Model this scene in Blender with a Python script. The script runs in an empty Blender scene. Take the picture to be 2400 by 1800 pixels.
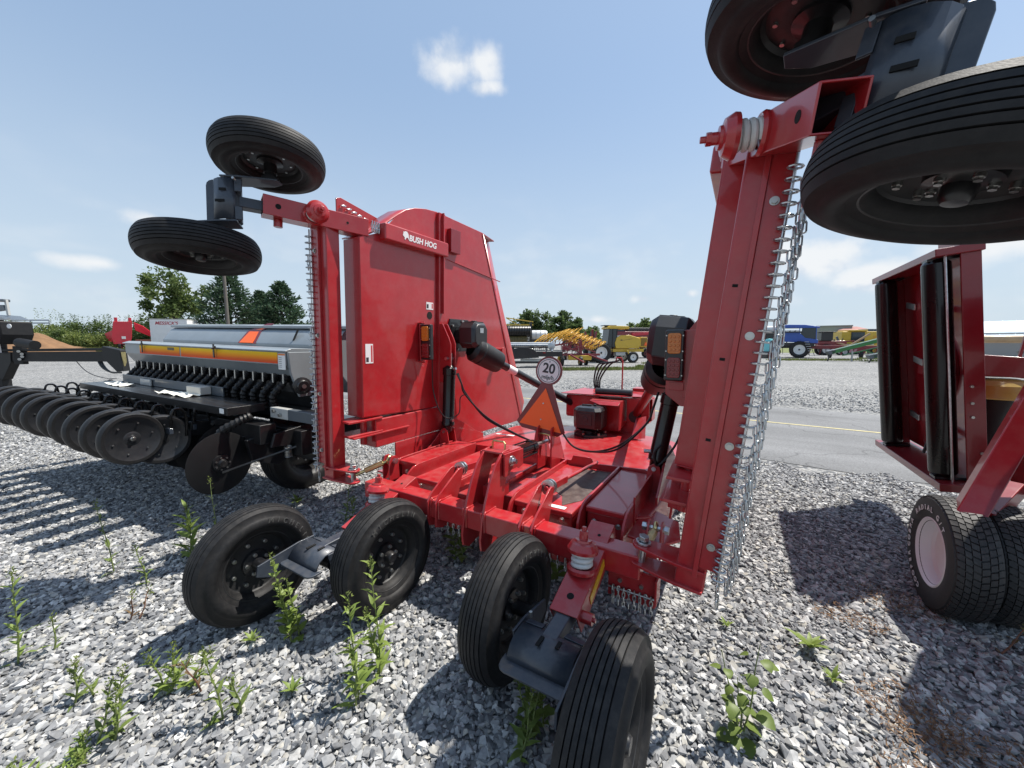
import bpy, bmesh, math, random
from mathutils import Vector, Matrix
from math import sin, cos, pi, radians, sqrt, atan2, exp
random.seed(7)
scene = bpy.context.scene
COL = scene.collection

# ---------------------------------------------------------------- camera, sky, sun
cam = bpy.data.cameras.new('camera')
camo = bpy.data.objects.new('camera', cam); COL.objects.link(camo)
cam.sensor_fit = 'HORIZONTAL'; cam.sensor_width = 36.0
cam.lens = 36.0 * 902.0 / 2400.0
cam.clip_start = 0.02; cam.clip_end = 6000
camo.location = (0, 0, 1.65)
camo.rotation_euler = (radians(90 - 5.95), 0, 0)
scene.camera = camo

SUN = Vector((0.50, 0.20, 1.0)).normalized()
sun_el = math.asin(SUN.z); sun_az = atan2(SUN.x, SUN.y)
sl = bpy.data.lights.new('sun', 'SUN'); sl.energy = 5.0; sl.angle = radians(0.53); sl.color = (1.0, 0.955, 0.88)
slo = bpy.data.objects.new('sun', sl); COL.objects.link(slo)
slo.location = SUN * 60
slo.rotation_euler = (-SUN).to_track_quat('-Z', 'Y').to_euler()

world = bpy.data.worlds.new('World'); scene.world = world; world.use_nodes = True
world.cycles.sampling_method = 'MANUAL'; world.cycles.sample_map_resolution = 512
def build_world():
    nt = world.node_tree; N = nt.nodes; L = nt.links
    for n in list(N): N.remove(n)
    out = N.new('ShaderNodeOutputWorld'); bg = N.new('ShaderNodeBackground'); bg.inputs[1].default_value = 0.112
    L.new(bg.outputs[0], out.inputs[0])
    sky = N.new('ShaderNodeTexSky'); sky.sky_type = 'NISHITA'; sky.sun_disc = False
    sky.sun_elevation = sun_el; sky.sun_rotation = sun_az
    sky.air_density = 1.0; sky.dust_density = 0.8; sky.ozone_density = 1.2; sky.altitude = 0
    tc = N.new('ShaderNodeTexCoord')
    sep = N.new('ShaderNodeSeparateXYZ'); L.new(tc.outputs['Generated'], sep.inputs[0])
    def M(op, a, b=None, c=None, clamp=False):
        m = N.new('ShaderNodeMath'); m.operation = op; m.use_clamp = clamp
        for i, q in enumerate((a, b, c)):
            if q is None: continue
            if hasattr(q, 'default_value') or hasattr(q, 'links'): L.new(q, m.inputs[i])
            else: m.inputs[i].default_value = q
        return m.outputs[0]
    def smooth(v, a, b):
        m = N.new('ShaderNodeMapRange'); m.interpolation_type = 'SMOOTHSTEP'
        L.new(v, m.inputs[0]); m.inputs[1].default_value = a; m.inputs[2].default_value = b
        return m.outputs[0]
    # direction -> azimuth (radians from +Y, clockwise) and elevation
    az = M('ARCTAN2', sep.outputs[0], sep.outputs[1]); el = M('ARCSINE', sep.outputs[2])
    comb = N.new('ShaderNodeCombineXYZ'); L.new(az, comb.inputs[0]); L.new(el, comb.inputs[1])
    nz = N.new('ShaderNodeTexNoise'); nz.inputs['Scale'].default_value = 12; nz.inputs['Detail'].default_value = 6; nz.inputs['Roughness'].default_value = .52
    L.new(comb.outputs[0], nz.inputs['Vector'])
    nb = N.new('ShaderNodeTexNoise'); nb.inputs['Scale'].default_value = 5.5; nb.inputs['Detail'].default_value = 3
    mpb = N.new('ShaderNodeMapping'); mpb.inputs['Scale'].default_value = (1.0, 2.6, 1); mpb.inputs['Location'].default_value = (3.1, 1.7, 0)
    L.new(comb.outputs[0], mpb.inputs[0]); L.new(mpb.outputs[0], nb.inputs['Vector'])
    nu = N.new('ShaderNodeTexNoise'); nu.inputs['Scale'].default_value = 12; nu.inputs['Detail'].default_value = 4; nu.inputs['Roughness'].default_value = .5
    off = N.new('ShaderNodeVectorMath'); off.operation = 'ADD'; off.inputs[1].default_value = (.012, .03, 0); L.new(comb.outputs[0], off.inputs[0]); L.new(off.outputs[0], nu.inputs['Vector'])
    fn = nz.outputs['Fac']
    # single fair-weather cumulus: az, el, half width, half height (degrees), thinness
    clouds = [(-7.6, 33.6, 5.4, 2.6, -.12), (-4.2, 33.9, 3.4, 2.6, -.05), (-4.0, 31.6, 4.0, 1.3, .1), (-42, 12.9, 4.6, 1.3, .18), (-46.3, 8.0, 4.6, 1.2, .15), (-40.5, 6.0, 4.0, 1.2, .25), (-38, 9.6, 4.2, 1.4, .3),
              (37.0, 9.8, 6.4, 3.4, -.15), (42.5, 7.2, 6.0, 2.2, 0), (51.0, 9.4, 7.0, 2.4, 0), (44, 12.5, 5, 1.6, .15), (24.5, 6.6, 1.6, .9, .25), (-3.0, 6.3, 2.6, 1.2, .1), (12, 3.4, 4.0, 1.1, .2), (18.5, 6.2, 2.6, 1.0, .15),
              (62, 7.4, 7.0, 2.2, .2), (80, 14, 8, 3.0, .1), (118, 14, 10, 4, .1), (165, 20, 10, 4.4, .1), (-150, 12, 9, 3.4, .1), (-115, 18, 10, 4, .1), (-80, 24, 8, 4, .1)]
    dist = None
    for a, e, w, h, thin in clouds:
        v1 = N.new('ShaderNodeVectorMath'); v1.operation = 'MULTIPLY_ADD'; L.new(comb.outputs[0], v1.inputs[0])
        v1.inputs[1].default_value = (1 / radians(w), 1 / radians(h), 0); v1.inputs[2].default_value = (-a / w, -e / h, 0)
        v2 = N.new('ShaderNodeVectorMath'); v2.operation = 'LENGTH'; L.new(v1.outputs[0], v2.inputs[0])
        d = M('ADD', v2.outputs['Value'], thin) if thin else v2.outputs['Value']
        dist = d if dist is None else M('MINIMUM', dist, d)
    v = M('ADD', M('SUBTRACT', 1.0, dist), M('MULTIPLY', M('SUBTRACT', fn, .5), 1.9))
    cov = M('MULTIPLY', smooth(v, .02, .95), smooth(dist, 1.75, 1.0))
    shade = smooth(M('SUBTRACT', nu.outputs['Fac'], fn), -.06, .16)
    veil = M('MULTIPLY', M('MULTIPLY', smooth(nb.outputs['Fac'], .42, .75), smooth(el, radians(24), radians(3))), .38)
    cov = M('MAXIMUM', cov, veil)
    h0 = N.new('ShaderNodeMixRGB'); h0.inputs[0].default_value = .55; L.new(sky.outputs[0], h0.inputs[1]); h0.inputs[2].default_value = (2.75, 3.85, 5.35, 1)
    haze = smooth(el, radians(34), radians(-1))
    hz = N.new('ShaderNodeMixRGB'); L.new(M('MULTIPLY', haze, .85), hz.inputs[0]); L.new(h0.outputs[0], hz.inputs[1]); hz.inputs[2].default_value = (3.95, 4.65, 5.25, 1)
    lit = N.new('ShaderNodeRGB'); lit.outputs[0].default_value = (5.7, 5.85, 6.0, 1)
    dk = N.new('ShaderNodeRGB'); dk.outputs[0].default_value = (4.3, 4.75, 5.4, 1)
    mc = N.new('ShaderNodeMixRGB'); L.new(shade, mc.inputs[0]); L.new(lit.outputs[0], mc.inputs[1]); L.new(dk.outputs[0], mc.inputs[2])
    mx = N.new('ShaderNodeMixRGB'); L.new(M('MULTIPLY', cov, .95), mx.inputs[0]); L.new(hz.outputs[0], mx.inputs[1]); L.new(mc.outputs[0], mx.inputs[2])
    L.new(mx.outputs[0], bg.inputs[0])
build_world()
scene.view_settings.view_transform = 'Standard'; scene.view_settings.look = 'None'
scene.view_settings.exposure = 0.5; scene.view_settings.gamma = 1.0
scene.render.engine = 'CYCLES'
scene.cycles.use_denoising = True
scene.cycles.max_bounces = 6; scene.cycles.diffuse_bounces = 3; scene.cycles.glossy_bounces = 3; scene.cycles.transparent_max_bounces = 12
scene.cycles.caustics_reflective = False; scene.cycles.caustics_refractive = False

# ---------------------------------------------------------------- materials
MATS = {}
def mat(name, col, rough=.5, metal=0.0, coat=0.0, var=0.0, scale=8.0, dust=0.0, bump=0.0, bscale=60.0, col2=None, emit=None, spec=None, rvar=0.0):
    if name in MATS: return MATS[name]
    m = bpy.data.materials.new(name); m.use_nodes = True; MATS[name] = m
    nt = m.node_tree; N = nt.nodes; L = nt.links; b = N['Principled BSDF']
    c = (*col, 1)
    b.inputs['Base Color'].default_value = c; b.inputs['Roughness'].default_value = rough; b.inputs['Metallic'].default_value = metal
    if coat: b.inputs['Coat Weight'].default_value = coat; b.inputs['Coat Roughness'].default_value = .06
    if spec is not None: b.inputs['Specular IOR Level'].default_value = spec
    if emit: b.inputs['Emission Color'].default_value = (*emit[0], 1); b.inputs['Emission Strength'].default_value = emit[1]
    if var or dust or col2 or bump or rvar:
        tc = N.new('ShaderNodeTexCoord'); geo = N.new('ShaderNodeNewGeometry')
        oi = N.new('ShaderNodeObjectInfo')
        vm = N.new('ShaderNodeVectorMath'); vm.operation = 'ADD'; L.new(tc.outputs['Object'], vm.inputs[0]); L.new(oi.outputs['Location'], vm.inputs[1])
        nz = N.new('ShaderNodeTexNoise'); nz.inputs['Scale'].default_value = scale; nz.inputs['Detail'].default_value = 6; nz.inputs['Roughness'].default_value = .65
        L.new(vm.outputs[0], nz.inputs['Vector'])
        cur = None
        if var or col2:
            c2 = col2 if col2 else tuple(max(0, x * (1 - var)) for x in col)
            c1 = col if col2 else tuple(min(1, x * (1 + var)) for x in col)
            mr = N.new('ShaderNodeMapRange'); mr.inputs[1].default_value = .35; mr.inputs[2].default_value = .65; L.new(nz.outputs['Fac'], mr.inputs[0])
            mx = N.new('ShaderNodeMixRGB'); mx.inputs[1].default_value = (*c1, 1); mx.inputs[2].default_value = (*c2, 1); L.new(mr.outputs[0], mx.inputs[0]); cur = mx.outputs[0]
        if dust:
            n2 = N.new('ShaderNodeTexNoise'); n2.inputs['Scale'].default_value = scale * 3.3; n2.inputs['Detail'].default_value = 8; n2.inputs['Roughness'].default_value = .7
            L.new(vm.outputs[0], n2.inputs['Vector'])
            mr = N.new('ShaderNodeMapRange'); mr.inputs[1].default_value = .42; mr.inputs[2].default_value = .78; mr.inputs[4].default_value = dust; L.new(n2.outputs['Fac'], mr.inputs[0])
            sx = N.new('ShaderNodeSeparateXYZ'); L.new(geo.outputs['Normal'], sx.inputs[0])
            up = N.new('ShaderNodeMapRange'); up.inputs[1].default_value = -.2; up.inputs[2].default_value = .9; up.inputs[3].default_value = .35; up.inputs[4].default_value = 1.3; L.new(sx.outputs[2], up.inputs[0])
            mm = N.new('ShaderNodeMath'); mm.operation = 'MULTIPLY'; mm.use_clamp = True; L.new(mr.outputs[0], mm.inputs[0]); L.new(up.outputs[0], mm.inputs[1])
            mx = N.new('ShaderNodeMixRGB'); mx.inputs[2].default_value = (.30, .27, .235, 1)
            if cur: L.new(cur, mx.inputs[1])
            else: mx.inputs[1].default_value = c
            L.new(mm.outputs[0], mx.inputs[0]); cur = mx.outputs[0]
            ra = N.new('ShaderNodeMath'); ra.operation = 'MULTIPLY_ADD'; L.new(mm.outputs[0], ra.inputs[0]); ra.inputs[1].default_value = .5; ra.inputs[2].default_value = rough; ra.use_clamp = True
            L.new(ra.outputs[0], b.inputs['Roughness'])
        elif rvar:
            ra = N.new('ShaderNodeMath'); ra.operation = 'MULTIPLY_ADD'; L.new(nz.outputs['Fac'], ra.inputs[0]); ra.inputs[1].default_value = rvar; ra.inputs[2].default_value = rough - rvar * .5; ra.use_clamp = True
            L.new(ra.outputs[0], b.inputs['Roughness'])
        if cur: L.new(cur, b.inputs['Base Color'])
        if bump:
            n3 = N.new('ShaderNodeTexNoise'); n3.inputs['Scale'].default_value = bscale; n3.inputs['Detail'].default_value = 3; L.new(vm.outputs[0], n3.inputs['Vector'])
            bp = N.new('ShaderNodeBump'); bp.inputs['Strength'].default_value = bump; bp.inputs['Distance'].default_value = .004; L.new(n3.outputs['Fac'], bp.inputs['Height']); L.new(bp.outputs[0], b.inputs['Normal'])
    return m

RED = mat('red_paint', (.40, .016, .021), .30, 0, .5, var=.08, scale=3, dust=.24, bump=.10, bscale=9)
RED2 = mat('dark_red_paint', (.22, .006, .012), .28, 0, .35, var=.07, scale=3, dust=.10)
RUBBER = mat('rubber', (.012, .012, .013), .60, 0, 0, var=.25, scale=9, dust=.08, bump=.12, bscale=180, spec=.28)
RUBBER2 = mat('black_rubber', (.011, .011, .012), .5, 0, 0, var=.2, scale=10, dust=.05, spec=.4)
BLACK = mat('black_paint', (.009, .009, .0105), .34, 0, .25, var=.2, scale=6, dust=.06)
BLACKG = mat('black_gloss', (.004, .004, .0045), .22, 0, .35, rvar=.08, scale=5, spec=.35)
SLATE = mat('slate_paint', (.035, .044, .06), .42, 0, .25, var=.12, scale=6, dust=.14, bump=.06, bscale=40)
STEEL = mat('zinc_steel', (.55, .56, .57), .32, 1, 0, var=.12, scale=30, rvar=.2)
CHAIN = mat('zinc_chain', (.52, .55, .57), .36, 1, 0, var=.15, scale=40)
BOLT = mat('bolt_steel', (.5, .5, .48), .35, 1)
BRASS = mat('yellow_zinc', (.55, .45, .22), .34, 1, 0, var=.15, scale=20)
SPRING = mat('spring_paint', (.62, .62, .60), .42, 0, 0, var=.08, scale=20, dust=.12)
WHITE = mat('white_decal', (.80, .80, .79), .45)
INK = mat('decal_ink', (.03, .03, .035), .5)
HOSE = mat('hose_rubber', (.014, .014, .015), .42, spec=.45)
ORANGE = mat('fluorescent_orange', (1.0, .15, .02), .45, emit=None)
DKRED = mat('retroreflective_red', (.17, .010, .014), .3, 0, .3)

# ---------------------------------------------------------------- mesh builder
class MB:
    def __init__(s, T=None): s.v = []; s.f = []; s.T = T
    def add(s, vs, fs):
        o = len(s.v)
        s.v += [tuple(s.T(Vector(p))) if s.T else tuple(p) for p in vs]
        s.f += [tuple(i + o for i in f) for f in fs]
    def box(s, x0, x1, y0, y1, z0, z1):
        s.add([(x0,y0,z0),(x1,y0,z0),(x1,y1,z0),(x0,y1,z0),(x0,y0,z1),(x1,y0,z1),(x1,y1,z1),(x0,y1,z1)],
              [(0,3,2,1),(4,5,6,7),(0,1,5,4),(1,2,6,5),(2,3,7,6),(3,0,4,7)]); return s
    def obox(s, c, ax, ay, az):
        c, ax, ay, az = map(Vector, (c, ax, ay, az)); P = []
        for k in (-1, 1):
            for i, j in ((-1,-1),(1,-1),(1,1),(-1,1)): P.append(c + ax*i + ay*j + az*k)
        s.add(P, [(0,3,2,1),(4,5,6,7),(0,1,5,4),(1,2,6,5),(2,3,7,6),(3,0,4,7)]); return s
    def bar(s, p, q, w, h, up=(0,0,1)):
        p, q, up = Vector(p), Vector(q), Vector(up); d = (q - p).normalized()
        sd = d.cross(up)
        if sd.length < 1e-4: sd = d.cross(Vector((1, 0, 0)))
        sd.normalize(); u = sd.cross(d).normalized()
        return s.obox((p + q) / 2, sd * w / 2, d * ((q - p).length / 2), u * h / 2)
    def plate(s, pts, t):
        pts = [Vector(p) for p in pts]; t = Vector(t); n = len(pts)
        a = [p - t / 2 for p in pts] + [p + t / 2 for p in pts]
        s.add(a, [tuple(range(n))[::-1], tuple(range(n, 2*n))] + [(i, (i+1) % n, n + (i+1) % n, n + i) for i in range(n)]); return s
    def tube(s, pts, r, seg=8, caps=True, closed=False):
        pts = [Vector(p) for p in pts]; n = len(pts); V = []; F = []
        rr = r if isinstance(r, (list, tuple)) else [r] * n
        def tan(i):
            if closed: return (pts[(i+1) % n] - pts[i-1]).normalized()
            a = pts[min(i+1, n-1)] - pts[max(i-1, 0)]
            return a.normalized() if a.length > 1e-9 else Vector((0, 0, 1))
        t0 = tan(0); x = t0.orthogonal().normalized()
        for i in range(n):
            t = tan(i); x = (x - t * x.dot(t))
            x = x.normalized() if x.length > 1e-6 else t.orthogonal().normalized()
            y = t.cross(x)
            for k in range(seg):
                a = 2 * pi * k / seg; V.append(pts[i] + (x * cos(a) + y * sin(a)) * rr[i])
        m = n if closed else n - 1
        for i in range(m):
            for k in range(seg):
                a, b = i * seg, ((i+1) % n) * seg; k2 = (k+1) % seg
                F.append((a+k, a+k2, b+k2, b+k))
        if caps and not closed: F.append(tuple(range(seg))[::-1]); F.append(tuple(range((n-1)*seg, n*seg)))
        s.add(V, F); return s
    def cyl(s, p, q, r, seg=16, r2=None): return s.tube([p, q], [r, r if r2 is None else r2], seg)
    def lathe(s, prof, o, axis, seg=24, x=None):
        # prof: (radius, height along axis)
        o, ax = Vector(o), Vector(axis).normalized(); X = Vector(x) if x else ax.orthogonal().normalized(); Y = ax.cross(X); V = []; F = []; rows = []
        for r_, h_ in prof:
            if r_ < 1e-6: rows.append([len(V)]); V.append(o + ax * h_)
            else:
                st = len(V); rows.append(list(range(st, st + seg)))
                V += [o + ax * h_ + (X * cos(2*pi*k/seg) + Y * sin(2*pi*k/seg)) * r_ for k in range(seg)]
        for a, b in zip(rows, rows[1:]):
            for k in range(seg):
                k2 = (k+1) % seg
                if len(a) == 1 and len(b) == 1: continue
                if len(a) == 1: F.append((a[0], b[k2], b[k]))
                elif len(b) == 1: F.append((a[k], a[k2], b[0]))
                else: F.append((a[k], a[k2], b[k2], b[k]))
        s.add(V, F); return s
    def hexa(s, c, axis, r, h): ax = Vector(axis).normalized() * h; return s.cyl(Vector(c), Vector(c) + ax, r, 6)
    def helix(s, c, axis, R, r, turns, h, seg=8, n=14):
        ax = Vector(axis).normalized(); X = ax.orthogonal().normalized(); Y = ax.cross(X); c = Vector(c); m = int(turns * n)
        return s.tube([c + ax * (h * i / m) + (X * cos(2*pi*i/n) + Y * sin(2*pi*i/n)) * R for i in range(m + 1)], r, seg)
    def mesh(s, name, sharp=32):
        me = bpy.data.meshes.new(name); me.from_pydata(s.v, [], s.f); me.update()
        bm = bmesh.new(); bm.from_mesh(me); bmesh.ops.recalc_face_normals(bm, faces=bm.faces); bm.to_mesh(me); bm.free()
        if sharp is not None:
            me.shade_smooth(); me.set_sharp_from_angle(angle=radians(sharp))
        return me
    def build(s, name, m, parent=None, bevel=0.0, sharp=32, label=None):
        return link(name, s.mesh(name, sharp), m, parent, bevel, label)

def link(name, me, m=None, parent=None, bevel=0.0, label=None):
    o = bpy.data.objects.new(name, me); COL.objects.link(o)
    if m is not None and me is not None and not me.materials: me.materials.append(m)
    if parent is not None: o.parent = parent
    if bevel:
        b = o.modifiers.new('bevel', 'BEVEL'); b.width = bevel; b.segments = 2; b.limit_method = 'ANGLE'; b.angle_limit = radians(40); b.harden_normals = True
    if label: o['label'] = label
    return o
def thing(name, loc, rz, label, cat, group=None):
    o = bpy.data.objects.new(name, None); COL.objects.link(o); o.location = loc; o.rotation_euler = (0, 0, rz); o.empty_display_size = .2
    return tag(o, label, cat, group)
def tag(o, label, cat, group=None, kind=None):
    if label: o['label'] = label
    if cat: o['category'] = cat
    if group: o['group'] = group
    if kind: o['kind'] = kind
    return o
def text_mesh(txt, size, bold=0.0, shear=0.0, extrude=0.0008, align='CENTER', space=1.0):
    c = bpy.data.curves.new('lettering', 'FONT'); c.body = txt; c.size = size; c.offset = bold; c.shear = shear; c.extrude = extrude
    c.align_x = align; c.align_y = 'CENTER'; c.space_character = space; c.resolution_u = 4
    o = bpy.data.objects.new('lettering', c); COL.objects.link(o)
    bpy.context.view_layer.update()
    me = bpy.data.meshes.new_from_object(o.evaluated_get(bpy.context.evaluated_depsgraph_get()))
    bpy.data.objects.remove(o); bpy.data.curves.remove(c)
    return me
def text(name, txt, size, m, parent, o, X, Y, **k):
    me = text_mesh(txt, size, **k); X, Y = Vector(X).normalized(), Vector(Y).normalized(); Z = X.cross(Y)
    mt = Matrix((X, Y, Z)).transposed().to_4x4(); mt.translation = Vector(o); me.transform(mt); me.update()
    return link(name, me, m, parent)
def smoothstep(x, a=0., b=1.):
    t = max(0., min(1., (x - a) / (b - a))); return t * t * (3 - 2 * t)
def spl(pts, n=8):
    P = [Vector(p) for p in pts]; P = [P[0] * 2 - P[1]] + P + [P[-1] * 2 - P[-2]]; out = []
    for i in range(1, len(P) - 2):
        for k in range(n):
            t = k / n; a, b, c, d = P[i-1:i+3]
            out.append(.5 * ((2 * b) + (c - a) * t + (2 * a - 5 * b + 4 * c - d) * t * t + (3 * b - a - 3 * c + d) * t ** 3))
    return out + [P[-2]]
def lerp(a, b, t): return a + (b - a) * t
# ---------------------------------------------------------------- ground, road
RTH = radians(35.5)
RS = Vector((-cos(RTH), sin(RTH), 0))      # along the road, to the left and away
RN = Vector((sin(RTH), cos(RTH), 0))       # across the road, away from the camera
def rise(s): return 1.0 * smoothstep(s, 44, 68)
def ground_z(x, y): return rise(RS.x * x + RS.y * y)
def sn(s, n, z=0.0):
    p = RS * s + RN * n; return (p.x, p.y, rise(s) + z)

def stone_nodes(m, near):
    nt = m.node_tree; N = nt.nodes; L = nt.links; b = N['Principled BSDF']; return nt, N, L, b
def gravel_ground_mat():
    m = bpy.data.materials.new('gravel_ground'); m.use_nodes = True; nt = m.node_tree; N = nt.nodes; L = nt.links; b = N['Principled BSDF']
    b.inputs['Roughness'].default_value = .9
    tc = N.new('ShaderNodeTexCoord')
    vo = N.new('ShaderNodeTexVoronoi'); vo.inputs['Scale'].default_value = 21; L.new(tc.outputs['Object'], vo.inputs['Vector'])
    cr = N.new('ShaderNodeValToRGB'); e = cr.color_ramp.elements
    e[0].position = 0; e[0].color = (.09, .092, .098, 1); e[1].position = 1; e[1].color = (.40, .39, .365, 1)
    x = e.new(.5); x.color = (.185, .187, .188, 1)
    sp = N.new('ShaderNodeSeparateColor'); L.new(vo.outputs['Color'], sp.inputs[0]); L.new(sp.outputs[0], cr.inputs[0])
    n1 = N.new('ShaderNodeTexNoise'); n1.inputs['Scale'].default_value = .35; n1.inputs['Detail'].default_value = 6; L.new(tc.outputs['Object'], n1.inputs['Vector'])
    mr = N.new('ShaderNodeMapRange'); mr.inputs[1].default_value = .3; mr.inputs[2].default_value = .7; mr.inputs[3].default_value = .86; mr.inputs[4].default_value = 1.1; L.new(n1.outputs['Fac'], mr.inputs[0])
    mx = N.new('ShaderNodeMixRGB'); mx.blend_type = 'MULTIPLY'; mx.inputs[0].default_value = 1; L.new(cr.outputs[0], mx.inputs[1]); L.new(mr.outputs[0], mx.inputs[2])
    # worn-in tracks and earthy stains
    n2 = N.new('ShaderNodeTexNoise'); n2.inputs['Scale'].default_value = 1.1; n2.inputs['Detail'].default_value = 7; L.new(tc.outputs['Object'], n2.inputs['Vector'])
    m2 = N.new('ShaderNodeMapRange'); m2.inputs[1].default_value = .6; m2.inputs[2].default_value = .75; m2.inputs[4].default_value = .35; L.new(n2.outputs['Fac'], m2.inputs[0])
    mx2 = N.new('ShaderNodeMixRGB'); mx2.inputs[2].default_value = (.19, .16, .125, 1); L.new(m2.outputs[0], mx2.inputs[0]); L.new(mx.outputs[0], mx2.inputs[1])
    L.new(mx2.outputs[0], b.inputs['Base Color'])
    bp = N.new('ShaderNodeBump'); bp.inputs['Strength'].default_value = .8; bp.inputs['Distance'].default_value = .03
    L.new(vo.outputs['Distance'], bp.inputs['Height']); bp.invert = True; L.new(bp.outputs[0], b.inputs['Normal'])
    return m
GRAVEL = gravel_ground_mat()
def asphalt_mat():
    m = bpy.data.materials.new('asphalt'); m.use_nodes = True; nt = m.node_tree; N = nt.nodes; L = nt.links; b = N['Principled BSDF']; b.inputs['Roughness'].default_value = .85
    tc = N.new('ShaderNodeTexCoord'); mp = N.new('ShaderNodeMapping'); mp.inputs['Rotation'].default_value = (0, 0, RTH); L.new(tc.outputs['Object'], mp.inputs[0])
    def noise(sc, det, scale3):
        q = N.new('ShaderNodeMapping'); q.inputs['Scale'].default_value = scale3; L.new(mp.outputs[0], q.inputs[0]); n = N.new('ShaderNodeTexNoise'); n.inputs['Scale'].default_value = sc; n.inputs['Detail'].default_value = det; L.new(q.outputs[0], n.inputs['Vector']); return n.outputs['Fac']
    band = noise(1.3, 3, (.04, 1.0, 1)); spk = noise(60, 4, (1, 1, 1)); pat = noise(.5, 5, (1, 1, 1))
    def rng(v, a, c, lo, hi):
        r = N.new('ShaderNodeMapRange'); L.new(v, r.inputs[0]); r.inputs[1].default_value = a; r.inputs[2].default_value = c; r.inputs[3].default_value = lo; r.inputs[4].default_value = hi; return r.outputs[0]
    def mul(a, c):
        q = N.new('ShaderNodeMath'); q.operation = 'MULTIPLY'; L.new(a, q.inputs[0]); L.new(c, q.inputs[1]); return q.outputs[0]
    v = mul(mul(rng(band, .35, .65, .80, 1.12), rng(spk, .3, .7, .72, 1.28)), rng(pat, .35, .65, .88, 1.1))
    vo = N.new('ShaderNodeTexVoronoi'); vo.feature = 'DISTANCE_TO_EDGE'; vo.inputs['Scale'].default_value = .42
    wn = N.new('ShaderNodeTexNoise'); wn.inputs['Scale'].default_value = 1.5; L.new(mp.outputs[0], wn.inputs['Vector']); ad = N.new('ShaderNodeVectorMath'); ad.operation = 'ADD'; L.new(mp.outputs[0], ad.inputs[0]); L.new(wn.outputs['Color'], ad.inputs[1]); L.new(ad.outputs[0], vo.inputs['Vector'])
    v = mul(v, rng(vo.outputs['Distance'], .002, .008, .62, 1.0))
    c = N.new('ShaderNodeMixRGB'); c.blend_type = 'MULTIPLY'; c.inputs[0].default_value = 1; c.inputs[1].default_value = (.165, .166, .168, 1); L.new(v, c.inputs[2]); L.new(c.outputs[0], b.inputs['Base Color'])
    bp = N.new('ShaderNodeBump'); bp.inputs['Strength'].default_value = .5; bp.inputs['Distance'].default_value = .006; L.new(spk, bp.inputs['Height']); L.new(bp.outputs[0], b.inputs['Normal']); return m
ASPH = asphalt_mat()

ss = [-1500, -700, -350, -200, -120] + list(range(-80, 81, 4)) + [95, 120, 180, 300, 600, 1500]
ns = [-400, -150, -60] + list(range(-30, 61, 6)) + [75, 100, 150, 250, 450, 900, 2500]
mb = MB(); mb.add([sn(s, n) for s in ss for n in ns], [(i*len(ns)+j, (i+1)*len(ns)+j, (i+1)*len(ns)+j+1, i*len(ns)+j+1) for i in range(len(ss)-1) for j in range(len(ns)-1)])
g = mb.build('ground', GRAVEL); tag(g, 'grey crushed stone yard spreading to the horizon', 'ground', kind='structure')
def strip(name, n0, n1, z, m, s0=-90, s1=78, wob=0.0, step=1.5):
    mb = MB(); V = []; k = int((s1 - s0) / step)
    for i in range(k + 1):
        s = s0 + (s1 - s0) * i / k
        w0 = wob * (sin(s * 1.3) + .6 * sin(s * 3.7 + 1) + .5 * sin(s * 7.1)); w1 = wob * (sin(s * 1.1 + 2) + .6 * sin(s * 4.1))
        V += [sn(s, n0 + w0, z), sn(s, n1 + w1, z)]
    mb.add(V, [(2*i, 2*i+2, 2*i+3, 2*i+1) for i in range(k)]); return mb.build(name, m, sharp=None)
rd = strip('road', 6.45, 12.1, .006, ASPH, wob=.03, step=.5); tag(rd, 'grey asphalt lane crossing behind the red mower', 'road', kind='structure')
YLINE = mat('yellow_road_paint', (.55, .47, .22), .7, var=.2, scale=12)
WLINE = mat('white_road_paint', (.55, .55, .53), .7, var=.2, scale=12)
o = strip('lane_line', 9.64, 9.71, .011, YLINE); tag(o, 'pale yellow line painted along the asphalt lane', 'road marking', kind='structure')

# crushed stone scattered as real pieces near the viewer
def stone_mat():
    m = bpy.data.materials.new('crushed_stone'); m.use_nodes = True; nt = m.node_tree; N = nt.nodes; L = nt.links; b = N['Principled BSDF']
    b.inputs['Roughness'].default_value = .85; b.inputs['Specular IOR Level'].default_value = .3
    at = N.new('ShaderNodeAttribute'); at.attribute_type = 'INSTANCER'; at.attribute_name = 'shade'
    cr = N.new('ShaderNodeValToRGB'); cr.color_ramp.interpolation = 'LINEAR'; e = cr.color_ramp.elements
    e[0].position = 0; e[0].color = (.13, .133, .14, 1); e[1].position = 1; e[1].color = (.56, .555, .54, 1)
    for p, c in ((.3, (.215, .218, .224, 1)), (.55, (.30, .302, .304, 1)), (.75, (.375, .374, .368, 1)), (.84, (.39, .37, .325, 1)), (.9, (.45, .447, .44, 1))):
        x = e.new(p); x.color = c
    L.new(at.outputs['Fac'], cr.inputs[0])
    tc = N.new('ShaderNodeTexCoord'); nz = N.new('ShaderNodeTexNoise'); nz.inputs['Scale'].default_value = 3.0; nz.inputs['Detail'].default_value = 5; L.new(tc.outputs['Object'], nz.inputs['Vector'])
    geo = N.new('ShaderNodeNewGeometry'); n2 = N.new('ShaderNodeTexNoise'); n2.inputs['Scale'].default_value = 55; n2.inputs['Detail'].default_value = 4; L.new(geo.outputs['Position'], n2.inputs['Vector'])
    mr = N.new('ShaderNodeMapRange'); mr.inputs[1].default_value = .3; mr.inputs[2].default_value = .7; mr.inputs[3].default_value = .8; mr.inputs[4].default_value = 1.18; L.new(n2.outputs['Fac'], mr.inputs[0])
    mx = N.new('ShaderNodeMixRGB'); mx.blend_type = 'MULTIPLY'; mx.inputs[0].default_value = 1; L.new(cr.outputs[0], mx.inputs[1]); L.new(mr.outputs[0], mx.inputs[2])
    L.new(mx.outputs[0], b.inputs['Base Color'])
    return m
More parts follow.
